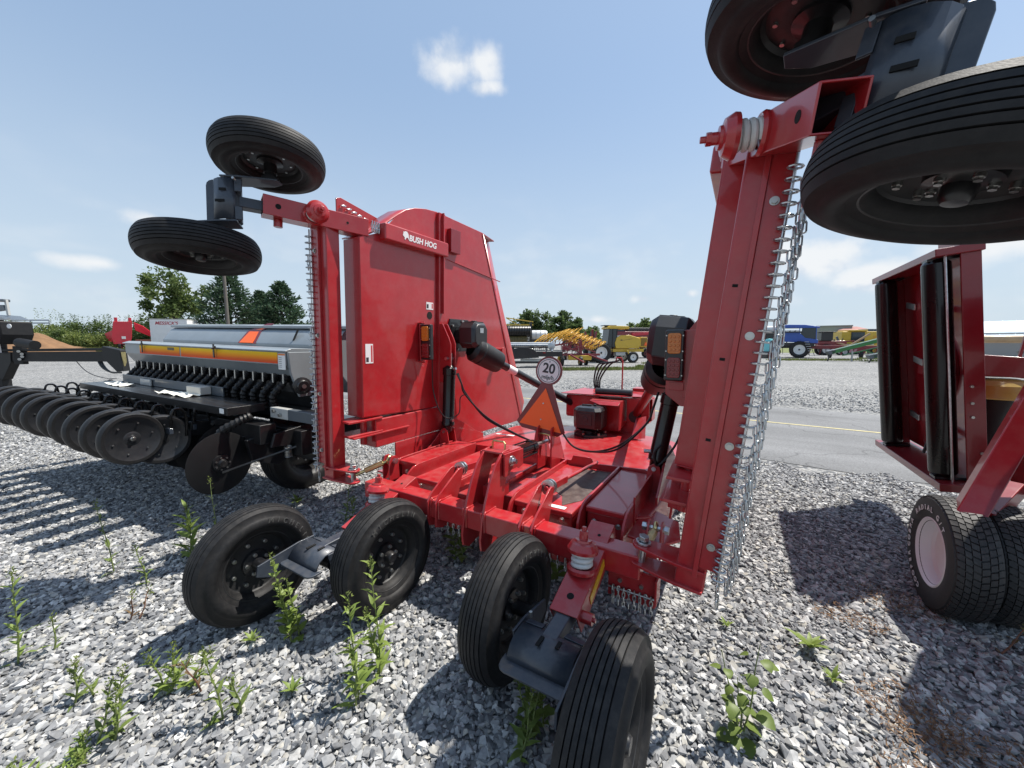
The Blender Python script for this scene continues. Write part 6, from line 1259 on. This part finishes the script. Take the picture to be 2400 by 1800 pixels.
bpart(bm_, 'upper_panel', GREYD, lambda b: b.plate([L0(-20, 9.1, 2.56), L0(30, 9.0, 2.54), L0(34, 9.0, 2.42), L0(-20, 9.1, 2.36)], (.02, .06, 0)))
bpart(bm_, 'white_panel', WHT, lambda b: b.plate([L0(-10, 8.9, 2.2), L0(3, 8.86, 2.2), L0(4, 8.86, 1.45), L0(-10, 8.9, 1.45)], (.02, .04, 0)), 0)
for px, z in ((47, 1.48), (54, 1.36), (47, 1.30), (54, 1.42)): bpart(bm_, 'clamp_bolt', BOLT, lambda b: b.cyl(L0(px, 8.95, z), L0(px, 8.8, z), .03, 8), 0)
bpart(bm_, 'clamp', BLK2, lambda b: b.bar(L0(51, 8.93, 1.18), L0(51, 8.93, 1.60), .10, .22))
for k in range(2): bpart(bm_, 'hydraulic_hose', HOSE, lambda b: b.tube(spl([L0(228 + 6 * k, 8.4, 1.36), L0(238 + 6 * k, 8.3, 1.16), L0(258, 8.2, 1.05), L0(282, 8.1, 1.05)]), .02, 6), 0)
bpart(bm_, 'drop_cable', HOSE, lambda b: b.tube(spl([L0(172, 8.6, 1.36), L0(200, 8.5, 1.05), L0(235, 8.4, .92), L0(270, 8.3, .9)]), .008, 5), 0)
fwheel(bm_, L0(-70, 9.3, 0).x, L0(-70, 9.3, 0).y, .5, .3, GREYL)
# roadside barriers behind the hedge and the truck
GRL = mat('guardrail_steel', (.36, .39, .43), .5, .5, 0, var=.1, scale=1)
def barrier(px0, px1, d, z, label, posts=4, name='guardrail'):
    a, c = Vector(at(px0, d) + (0,)), Vector(at(px1, d) + (0,)); t = thing(name, (a.x, a.y, 0), 0, label, 'guardrail'); v_ = c - a
    for dz in (0, -.45): bpart(t, 'rail', GRL, lambda b: b.bar(Vector((0, 0, z + dz)), v_ + Vector((0, 0, z + dz)), .08, .22), 0)
    for k in range(posts): p = v_ * (k / (posts - 1)); bpart(t, 'post', GRL, lambda b: b.box(p.x - .07, p.x + .07, p.y - .07, p.y + .07, -1.0, z), 0)
barrier(40, 128, 62, 5.4, 'grey bridge railing above the bank at far left', 3); barrier(455, 735, 58, 4.15, 'pale guardrail running behind the grain drill hopper', 8)
b = MB(); V = []
for k in range(14):
    px = lerp(-200, 760, k / 13); a = Vector(at(px, 60) + (0,)); c = Vector(at(px, 75) + (0,)); h_ = (4.4 if px < 140 else 3.4); V += [(a.x, a.y, .3), (c.x, c.y, h_), (c.x * 1.5, c.y * 1.5, h_)]
b.add(V, [(3*i+j, 3*i+3+j, 3*i+4+j, 3*i+1+j) for i in range(13) for j in (0, 1)]); GRASSM = mat('bank_grass', (.10, .13, .04), .95, var=.3, scale=.6, col2=(.17, .18, .06)); o = b.build('grass_bank', GRASSM); tag(o, 'grassy bank rising behind the hedge at left', 'bank', kind='structure')
up = thing('utility_pole', (at(542, 44) + (ground_z(*at(542, 44)),)), 0, 'wooden utility pole in front of the dark pine', 'utility pole'); bpart(up, 'pole', mat('pole_wood', (.13, .115, .10), .9), lambda b: b.cyl((0, 0, -.3), (-.1, 0, 13.5), .19, 10, .14), 0); bpart(up, 'cross_arm', mat('pole_wood', (.2, .17, .14), .9), lambda b: b.box(-1.2, 1.0, -.06, .06, 12.4, 12.6), 0)
# far grass beyond the yard
def patch(cells, n, hgt, label, m, name='grass'):
    V, F = [], []
    for (x, y, rx, ry) in cells:
        for k in range(n):
            a = random.uniform(0, 6.28); q = random.random() ** .5; X_, Y_ = x + cos(a) * q * rx, y + sin(a) * q * ry
            quad_leaf(V, F, Vector((X_, Y_, ground_z(X_, Y_))), Vector((random.uniform(-.5, .5), random.uniform(-.3, .3), 1)).normalized(), Vector((random.uniform(-.4, .4), 1, 0)), hgt * random.uniform(.5, 1.3), hgt * .25)
    b = MB(); b.add(V, F); o = b.build(name, m, None, sharp=None); tag(o, label, 'grass', kind='stuff'); return o
# ---------------------------------------------------------------- vegetation
def leaf_mat(name, c1, c2, rough=.5, trans=.35):
    m = bpy.data.materials.new(name); m.use_nodes = True; nt = m.node_tree; N = nt.nodes; L = nt.links; b = N['Principled BSDF']; b.inputs['Roughness'].default_value = rough; b.inputs['Specular IOR Level'].default_value = .3
    geo = N.new('ShaderNodeNewGeometry'); rnd = N.new('ShaderNodeObjectInfo')
    nz = N.new('ShaderNodeTexNoise'); nz.inputs['Scale'].default_value = .9 if 'tree' in name or 'hedge' in name or 'needle' in name else 9; nz.inputs['Detail'].default_value = 3; L.new(geo.outputs['Position'], nz.inputs['Vector'])
    ad = N.new('ShaderNodeMath'); ad.operation = 'MULTIPLY_ADD'; L.new(geo.outputs['Random Per Island'], ad.inputs[0]); ad.inputs[1].default_value = .6; L.new(nz.outputs['Fac'], ad.inputs[2])
    mr = N.new('ShaderNodeMapRange'); mr.inputs[1].default_value = .35; mr.inputs[2].default_value = 1.2; L.new(ad.outputs[0], mr.inputs[0])
    mx = N.new('ShaderNodeMixRGB'); mx.inputs[1].default_value = (*c1, 1); mx.inputs[2].default_value = (*c2, 1); L.new(mr.outputs[0], mx.inputs[0]); L.new(mx.outputs[0], b.inputs['Base Color'])
    tr = N.new('ShaderNodeBsdfTranslucent'); L.new(mx.outputs[0], tr.inputs['Color']); ms = N.new('ShaderNodeMixShader'); ms.inputs[0].default_value = trans
    L.new(b.outputs[0], ms.inputs[1]); L.new(tr.outputs[0], ms.inputs[2]); L.new(ms.outputs[0], N['Material Output'].inputs[0]); return m
LEAF_TREE = leaf_mat('tree_leaves', (.06, .10, .03), (.17, .22, .07), trans=.45)
LEAF_TREE2 = leaf_mat('tree_leaves_dark', (.045, .08, .028), (.12, .17, .06), trans=.45)
NEEDLE = leaf_mat('needle_tree', (.025, .058, .034), (.085, .135, .07), .6, .25)
HEDGE = leaf_mat('hedge_leaves', (.03, .06, .018), (.14, .19, .05))
HEDGEL = leaf_mat('hedge_leaves_light', (.09, .13, .03), (.24, .28, .08))
WEED = leaf_mat('weed_leaf', (.13, .20, .035), (.30, .38, .10), .45, .4)
WEEDD = leaf_mat('weed_leaf_dark', (.085, .13, .03), (.20, .26, .065), .45, .35)
WEEDR = leaf_mat('weed_leaf_reddish', (.13, .07, .04), (.22, .16, .07), .5, .3)
STEM = mat('weed_stem', (.16, .20, .06), .6, var=.3, scale=30)
STEMR = mat('weed_stem_red', (.17, .08, .05), .6, var=.3, scale=30)
BARK = mat('bark', (.11, .085, .065), .9, var=.3, scale=4, bump=.4, bscale=20)
def rdir():
    while True:
        v = Vector((random.uniform(-1, 1), random.uniform(-1, 1), random.uniform(-1, 1)))
        if .05 < v.length < 1: return v.normalized()
def quad_leaf(V, F, p, d, n, L_, w):
    s = d.cross(n)
    if s.length < 1e-3: s = d.orthogonal()
    s.normalize(); o = len(V)
    V += [p, p + d * L_ * .5 + s * w * .5, p + d * L_, p + d * L_ * .5 - s * w * .5]; F.append((o, o+1, o+2, o+3))
def tree(x, y, h, r, label, m=None, n=2600, leaf=.42, trunk=.3, cz=.58, asp=.48, group=None, seed=0, z0=None, gaps=.35):
    random.seed(seed); z0 = ground_z(x, y) if z0 is None else z0
    t = thing('tree', (x, y, z0), random.uniform(0, 6), label, 'tree', group); b = MB()
    top = Vector((random.uniform(-.3, .3), random.uniform(-.3, .3), h * .8))
    b.tube(spl([(0, 0, -.3), (.05, 0, h * .2), Vector((.1, .1, h * .45)), top], 5), [trunk * (1 - .85 * i / 15) for i in range(16)], 8); b.build('trunk', BARK, t)
    cl = []
    for k in range(34):
        d = rdir(); q = random.random() ** .45; cl.append((Vector((d.x * r * q, d.y * r * q, h * cz + d.z * h * asp * q)), random.uniform(.16, .34) * r))
    for k in range(9):
        c = random.choice(cl)[0]; b = MB(); s_ = Vector((0, 0, h * random.uniform(.2, .5))); mid = s_.lerp(c, .5) + Vector((0, 0, .1 * h * random.random())); b.tube(spl([s_, mid, c], 5), [trunk * .4 * (1 - .08 * i) for i in range(11)], 6); b.build('limb', BARK, t)
    V, F = [], []
    for k in range(n):
        c, cr = random.choice(cl); d = rdir(); p = c + d * cr * random.random() ** .5 * Vector((1, 1, .8)).length / 1.6
        dd = rdir(); quad_leaf(V, F, p, dd, (d + rdir()).normalized(), leaf * random.uniform(.6, 1.3), leaf * random.uniform(.4, .8))
    b = MB(); b.add(V, F); b.build('crown', m or LEAF_TREE, t, sharp=None); return t
def conifer(x, y, h, r, label, seed=0, group=None, z0=None):
    random.seed(seed); z0 = ground_z(x, y) if z0 is None else z0
    t = thing('pine_tree', (x, y, z0), 0, label, 'tree', group); b = MB(); b.tube([(0, 0, -.3), (0, 0, h * .5), (.05, 0, h * .97)], [.28, .16, .03], 8); b.build('trunk', BARK, t)
    V, F = [], []; VB = MB(); nl = 17
    for i in range(nl):
        f = i / (nl - 1); z = h * lerp(.10, .97, f); rr = r * (1 - f) ** .75 * random.uniform(.82, 1.12) + .15; nb = 10 if f < .7 else 6; a0 = random.uniform(0, 6)
        for k in range(nb):
            a = a0 + 2 * pi * k / nb + random.uniform(-.25, .25); L_ = rr * random.uniform(.7, 1.12); tip = Vector((cos(a) * L_, sin(a) * L_, z + L_ * random.uniform(.02, .30)))
            o = Vector((0, 0, z)); VB.tube([o, tip], [.05, .015], 4, caps=False)
            for q in range(38):
                u_ = random.uniform(.25, 1.05); p = o.lerp(tip, u_) + rdir() * .24 * (1 + .5 * (1 - u_)); d = ((tip - o).normalized() + rdir() * .8 + Vector((0, 0, .3))).normalized(); quad_leaf(V, F, p, d, rdir(), random.uniform(.34, .62), random.uniform(.14, .26))
    o = VB.build('limb', BARK, t); o['kind'] = 'stuff'
    b = MB(); b.add(V, F); b.build('crown', NEEDLE, t, sharp=None); return t
def shrub(x, y, h, r, label, group, m, seed, n=900, leaf=.26, z0=None):
    random.seed(seed); z0 = ground_z(x, y) if z0 is None else z0
    t = thing('shrub', (x, y, z0), 0, label, 'shrub', group); V, F = [], []; cl = []
    for k in range(16):
        d = rdir(); q = random.random() ** .5; cl.append((Vector((d.x * r * q, d.y * r * q, h * .45 + d.z * h * .42 * q)), random.uniform(.25, .5) * r))
    for k in range(n):
        c, cr = random.choice(cl); d = rdir(); p = c + d * cr * random.random() ** .5; p.z = max(.05, p.z)
        quad_leaf(V, F, p, (rdir() + Vector((0, 0, .6))).normalized(), rdir(), leaf * random.uniform(.6, 1.4), leaf * random.uniform(.35, .7))
    for k in range(6):
        a = random.uniform(0, 6); q = random.uniform(0, r * .7); p = Vector((cos(a) * q, sin(a) * q, h * .8))
        for j in range(14): quad_leaf(V, F, p + Vector((random.uniform(-.1, .1), random.uniform(-.1, .1), j * h * .022)), rdir(), rdir(), leaf * .8, leaf * .35)
    b = MB(); b.add(V, F); b.build('foliage', m, t, sharp=None)
    b = MB()
    for k in range(5):
        c = random.choice(cl)[0]; b = MB(); b.tube([(c.x * .2, c.y * .2, -.1), c], [.06, .02], 5); b.build('stem', BARK, t)
    return t

# VEG
LM = {}
def leaf_mesh(kind):
    if kind in LM: return LM[kind]
    b = MB()
    if kind == 'lance':  # long toothed leaf along +X
        pr = [(0, .02), (.12, .07), (.3, .125), (.5, .12), (.7, .08), (.88, .035), (1, 0)]
    elif kind == 'round':
        pr = [(0, .05), (.06, .30), (.2, .42), (.45, .44), (.7, .33), (.9, .13), (1, 0)]
    else: pr = [(0, .03), (.2, .17), (.4, .25), (.65, .20), (.85, .08), (1, 0)]
    V = []
    for t, w in pr:
        z = .10 * sin(t * 2.6) - .16 * t * t
        V += [(t, -w, z + .06 * w / .3), (t, 0, z), (t, w, z + .06 * w / .3)]
    b.add(V, [(3*i+j, 3*i+3+j, 3*i+4+j, 3*i+1+j) for i in range(len(pr)-1) for j in (0, 1)])
    me = b.mesh('leaf', None); me.shade_smooth(); LM[kind] = me; return me
_lm2 = {}
def leaf_obj(parent, kind, m, p, az, el, L_, roll=0):
    k = (kind, m.name)
    if k not in _lm2: me = leaf_mesh(kind).copy(); me.materials.clear(); me.materials.append(m); _lm2[k] = me
    o = link('leaf', _lm2[k], None, parent); o.location = p; o.rotation_euler = (roll, -el, az); o.scale = (L_, L_, L_); return o
def weed(x, y, h, label, kind='lance', m=None, n=22, L_=.09, lean=(0, 0), stems=1, seed=0, sm=None, tip=True, group=None):
    random.seed(seed + 500); m = m or WEED; t = thing('weed', (x, y, .012), 0, label, 'weed', group)
    for s_ in range(stems):
        hh = h * (1 if s_ == 0 else random.uniform(.55, .9)); off = Vector((0, 0, 0)) if s_ == 0 else Vector((random.uniform(-.07, .07), random.uniform(-.05, .05), 0))
        ln = Vector((lean[0] + random.uniform(-.06, .06), lean[1] + random.uniform(-.05, .05), hh)) if s_ == 0 else Vector((random.uniform(-.10, .10), random.uniform(-.08, .08), hh))
        pts = spl([off, off + ln * .35 + Vector((.01, 0, 0)), off + ln * .7, off + ln], 5)
        b = MB(); b.tube(pts, [.0045 * (1 - .65 * i / 15) for i in range(16)], 6); b.build('stem', sm or STEM, t)
        k_ = int(n * .8) if s_ == 0 else int(n * .5); az = random.uniform(0, 6)
        for k in range(k_):
            f = .06 + .92 * (k / k_); p = pts[min(15, int(f * 15))]; az += 2.4 + random.uniform(-.3, .3)
            LL = L_ * .92 * (1.15 - .65 * f) * random.uniform(.55, 1.2)
            el_ = random.uniform(.1, .75) + .25 * f if kind != 'round' else random.uniform(-.7, .1)
            leaf_obj(t, kind, m, p + (Vector((cos(az), sin(az), .3)) * .03 if kind == 'round' else Vector((0, 0, 0))), az, el_, LL, random.uniform(-.3, .3))
        if tip:
            V, F = [], []
            for k in range(26):
                p = pts[-1] + Vector((random.uniform(-.012, .012), random.uniform(-.012, .012), random.uniform(-.05, .015))); quad_leaf(V, F, p, (rdir() + Vector((0, 0, .8))).normalized(), rdir(), .016, .008)
            b = MB(); b.add(V, F); o = b.build('flower_tip', HEDGEL, t, sharp=None); o['kind'] = 'stuff'
    return t
def rosette(x, y, L_, label, m=None, n=9, seed=0, kind='lance', group=None):
    random.seed(seed + 900); t = thing('weed', (x, y, .015), 0, label, 'weed', group)
    for k in range(n): leaf_obj(t, kind, m or WEED, (0, 0, .01), 2 * pi * k / n + random.uniform(-.2, .2), random.uniform(.3, 1.0), L_ * random.uniform(.7, 1.15))
    return t
weed(-2.54, 1.82, .50, 'tall green weed at the left edge of the picture', n=40, L_=.09, seed=1)
weed(-2.87, 2.62, .54, 'thin dark weed in the shadow below the drill press wheels', n=24, L_=.10, m=WEEDD, lean=(-.04, 0), seed=2)
weed(-2.50, 2.48, .28, 'short upright weed left of the leftmost mower tyre', n=24, L_=.07, seed=3)
weed(-2.50, 2.84, .40, 'bright broad leafy weed growing behind the leftmost mower tyre', n=26, L_=.17, seed=4, stems=2)
weed(-2.40, 2.98, .56, 'wiry flowering stalk rising above the leftmost mower tyre', n=9, L_=.08, seed=5)
weed(-2.27, 2.13, .18, 'small brownish sprig left of the leftmost tyre shadow', n=16, L_=.05, m=WEEDR, sm=STEMR, seed=6, stems=2)
weed(-2.46, 1.91, .19, 'small drooping weed right of the tall one at the left edge', n=12, L_=.07, m=WEEDD, seed=7)
weed(-2.00, 1.60, .20, 'low bushy weed in the lower left gravel, leftmost of its cluster', n=18, L_=.07, m=WEEDD, seed=8, stems=2)
weed(-1.68, 1.46, .26, 'bushy weed with upright stems in the lower left gravel', n=24, L_=.08, m=WEEDD, seed=9, stems=3)
weed(-1.61, 1.66, .23, 'dense green clump of weeds below the leftmost mower tyre', n=30, L_=.08, seed=10, stems=4)
weed(-1.47, 1.66, .19, 'reddish brown wilted weed beside the dense green clump', n=12, L_=.08, m=WEEDR, sm=STEMR, seed=11)
weed(-1.27, 1.53, .33, 'slender weed standing right of the reddish wilted one', n=26, L_=.08, m=WEEDD, seed=12, stems=2)
rosette(-1.43, 1.96, .07, 'tiny leaf rosette between the two left mower tyres', seed=1)
weed(-1.22, 1.97, .52, 'leafy weed in front of the gap between the two left tyres', 'oval', n=46, L_=.075, seed=13, stems=3)
weed(-.71, 1.59, .52, 'tall lance-leaved weed in front of the second tyre, nearer stem', n=34, L_=.11, seed=14, stems=2)
weed(-.66, 1.76, .58, 'tall lance-leaved weed in front of the second tyre, farther stem', n=36, L_=.11, seed=15, stems=2)
rosette(-1.03, 1.65, .07, 'tiny rosette left of the tall lance-leaved weeds', seed=2)
weed(-1.74, 1.35, .10, 'bright green tuft at the bottom left of the picture', n=40, L_=.05, seed=16, stems=4)
weed(.10, 1.46, .36, 'dark leafy weed rising between the two right ground tyres', 'oval', m=WEEDD, n=30, L_=.07, lean=(-.12, 0), seed=17, stems=3)
weed(.03, 1.36, .26, 'jagged low weed at the foot of the nearest tyre', n=20, L_=.09, m=WEEDD, seed=18, stems=2)
weed(.98, 1.47, .44, 'broad round-leaved weed alone in the lower right gravel', 'round', m=WEEDD, n=15, L_=.088, seed=19, stems=3, tip=False)
rosette(1.60, 1.91, .12, 'upright pale rosette right of the round-leaved weed', n=11, seed=3)
rosette(1.56, 1.71, .07, 'small bright rosette below the pale upright one', n=10, seed=4)
rosette(1.24, 2.07, .06, 'tiny grass tuft near the foot of the right wing', n=9, seed=5)
weed(2.59, 1.88, .20, 'thin purplish stalk by the white-rimmed wheel', n=8, L_=.07, m=WEEDR, sm=STEMR, seed=20)
weed(-.43, 2.77, .32, 'leafy weed in the shade under the rear beam', 'oval', n=26, L_=.11, seed=21, stems=2, m=WEEDD)
weed(-.21, 2.93, .18, 'small weed under the rear beam beside the larger one', n=14, L_=.08, m=WEEDD, seed=22)
weed(-1.55, 3.41, .38, 'tall weed behind the left rear beam end', n=26, L_=.11, m=WEEDD, seed=23, stems=2)
weed(.32, 2.56, .20, 'dark leafy weed beside the right wheel arm', 'oval', n=18, L_=.10, m=WEEDD, seed=24)
rosette(-2.2, 3.8, .12, 'low weed by the grain drill tyre', n=12, seed=6, m=WEEDD)
weed(-1.30, 3.62, .52, 'yellowish wiry weed poking up by the left deck rib', n=14, L_=.05, seed=25)
# dried-up weeds on the gravel at the right
DRY = leaf_mat('dry_weed', (.13, .07, .04), (.25, .155, .085), .9, .1)
def dry(pts, label):
    random.seed(77 + len(pts)); V, F = [], []
    for (x, y, r_, n) in pts:
        for k in range(n):
            a = random.uniform(0, 6.28); q = r_ * random.random() ** .6; p = Vector((x + cos(a) * q * 1.3, y + sin(a) * q, random.uniform(.012, .045))); d = Vector((random.uniform(-1, 1), random.uniform(-1, 1), random.uniform(-.05, .35))).normalized()
            quad_leaf(V, F, p, d, Vector((random.uniform(-.3, .3), random.uniform(-.3, .3), 1)), random.uniform(.012, .04), random.uniform(.003, .007))
    b = MB(); b.add(V, F); o = b.build('dry_weeds', DRY, None, sharp=None); tag(o, label, 'dry weeds', kind='stuff')
dry([(2.36, 2.32, .16, 300), (2.5, 2.18, .12, 160), (1.96, 2.19, .10, 130), (2.05, 2.08, .09, 110)], 'rust brown dried weeds left of the white-rimmed wheel')
dry([(1.78, 1.57, .16, 380), (1.73, 1.45, .12, 240), (1.84, 1.37, .13, 260), (1.53, 1.31, .10, 150), (2.05, 1.33, .1, 150)], 'rust brown dried weeds in the shadow at lower right')
# -- trees and hedges of the background
def atg(px, d): x, y = at(px, d); return x, y
x, y = atg(425, 52); tree(x, y, 9.6, 4.4, 'loose light green broadleaf tree left of the two dark pines', n=6500, leaf=.46, seed=21, cz=.56, asp=.46)
x, y = atg(548, 50); conifer(x, y, 10.0, 5.2, 'tall dark pine behind the utility pole', seed=22)
x, y = atg(668, 52); conifer(x, y, 9.2, 4.4, 'dark pine beside the edge of the left wing', seed=23)
x, y = atg(620, 60); conifer(x, y, 8.6, 3.6, 'smaller pine between the two dark pines', seed=24)
for px, d, h, r_, lb, m_, sd in ((1248, 92, 9.6, 4.7, 'dense round dark tree left of the pair beyond the header', LEAF_TREE2, 31), (1322, 95, 10.2, 3.8, 'open-crowned tree right of the pair beyond the header', LEAF_TREE2, 32), (1345, 90, 6.3, 2.4, 'small tree at the foot of the open-crowned tree', LEAF_TREE2, 33), (1382, 115, 6.4, 3.8, 'hazy low tree left of the windrower cab', LEAF_TREE, 34), (1500, 100, 7.8, 4.4, 'round tree behind the windrower', LEAF_TREE, 35), (1466, 110, 5.8, 2.6, 'small tree left of the round tree behind the windrower', LEAF_TREE, 36), (1590, 120, 5.6, 3.6, 'low hazy tree near the right fold cylinder', LEAF_TREE, 37), (2370, 60, 3.2, 4.5, 'low shrubby tree on the skyline at far right', LEAF_TREE, 38), (1175, 110, 7.5, 4, 'tree partly hidden by the left wing edge', LEAF_TREE2, 39)):
    x, y = atg(px, d); tree(x, y, h, r_, lb, m_, n=5200, leaf=.72, seed=sd, z0=0, cz=.55, asp=.43)
NTH = ['leftmost', 'second from the left', 'third from the left', 'fourth from the left', 'fifth from the left', 'sixth from the left', 'seventh from the left', 'eighth from the left', 'ninth from the left', 'tenth from the left']
hs = [(118, 58, 5.4, 2.0, 1), (150, 56, 4.6, 2.3, 0), (178, 55, 4.2, 2.2, 0), (205, 55, 4.3, 2.3, 0), (232, 55, 4.2, 2.3, 0), (258, 55, 4.4, 2.2, 0), (284, 54, 4.2, 2.3, 0), (312, 54, 4.3, 2.3, 0), (338, 54, 4.4, 2.3, 0), (362, 54, 4.2, 2.3, 0), (132, 50, 2.9, 1.8, 1), (165, 48, 2.4, 1.6, 0), (196, 47, 2.1, 1.6, 1), (225, 46, 1.9, 1.5, 0), (252, 45, 1.8, 1.5, 1), (345, 52, 3.4, 1.9, 0)]
for i, (px, d, h, r_, lt) in enumerate(hs):
    x, y = atg(px, d); shrub(x, y, h, r_, ('tall shrub in the back row of the hedge, ' + NTH[i]) if i < 10 else ('low shrub in the front row of the hedge, ' + NTH[i - 10]), 'shrubs of the hedge at left', HEDGEL if lt else HEDGE, 60 + i, n=1500, leaf=.26)
for i, (px, d, h, r_) in enumerate(((48, 56, 4.2, 1.9), (70, 52, 2.8, 1.6), (30, 60, 3.5, 1.8), (20, 62, 4.4, 1.5))):
    x, y = atg(px, d); shrub(x, y, h, r_, 'yellow green bush at far left behind the black implement, ' + ['tallest', 'lowest', 'second from the picture edge', 'nearest the picture edge'][i], 'bushes at far left', HEDGEL, 80 + i, n=1300, leaf=.24)
for i, (px, d) in enumerate(((440, 50), (470, 47), (500, 48), (590, 47), (640, 48), (700, 49))):
    x, y = atg(px, d); shrub(x, y, 2.6, 1.9, 'low bush at the foot of the trees behind the drill, ' + NTH[i], 'bushes under the pines', HEDGE, 90 + i, n=900, leaf=.24)
random.seed(9)
GR1 = leaf_mat('grass_hedge', (.10, .14, .035), (.24, .26, .08), .7, .3)
patch([(at(px, 43) + (2.2, 1.2)) for px in range(60, 350, 22)], 420, .35, 'strip of short grass along the foot of the hedge', GR1)
patch([(5.2, 24.2, 1.6, .5), (7.3, 24.5, 1.5, .5), (3.2, 24.0, .9, .4), (9.6, 26.8, 1.0, .5), (12.8, 31.5, 2.2, 1.2), (11.5, 27.0, .7, .3)], 650, .20, 'patchy grass on the gravel in front of the wheel rake', GR1)
patch([(28, 38.5, 2.5, 1.2), (31.5, 38.0, 3.0, .8), (36, 36, 3.5, 1.0), (40, 41.5, 3, .8), (33, 31.0, 1.8, .6), (46, 40.5, 3, 1), (23, 40, 2.5, .8)], 600, .22, 'patchy grass along the far side of the lot by the sprayer', GR1)
b = MB(); b.add([sn(-300, 88, .02), sn(38, 88, .02), sn(38, 300, .02), sn(-300, 300, .02)], [(0, 1, 2, 3)]); o = b.build('far_field', GRASSM); tag(o, 'green field beyond the parked machines', 'field', kind='structure')
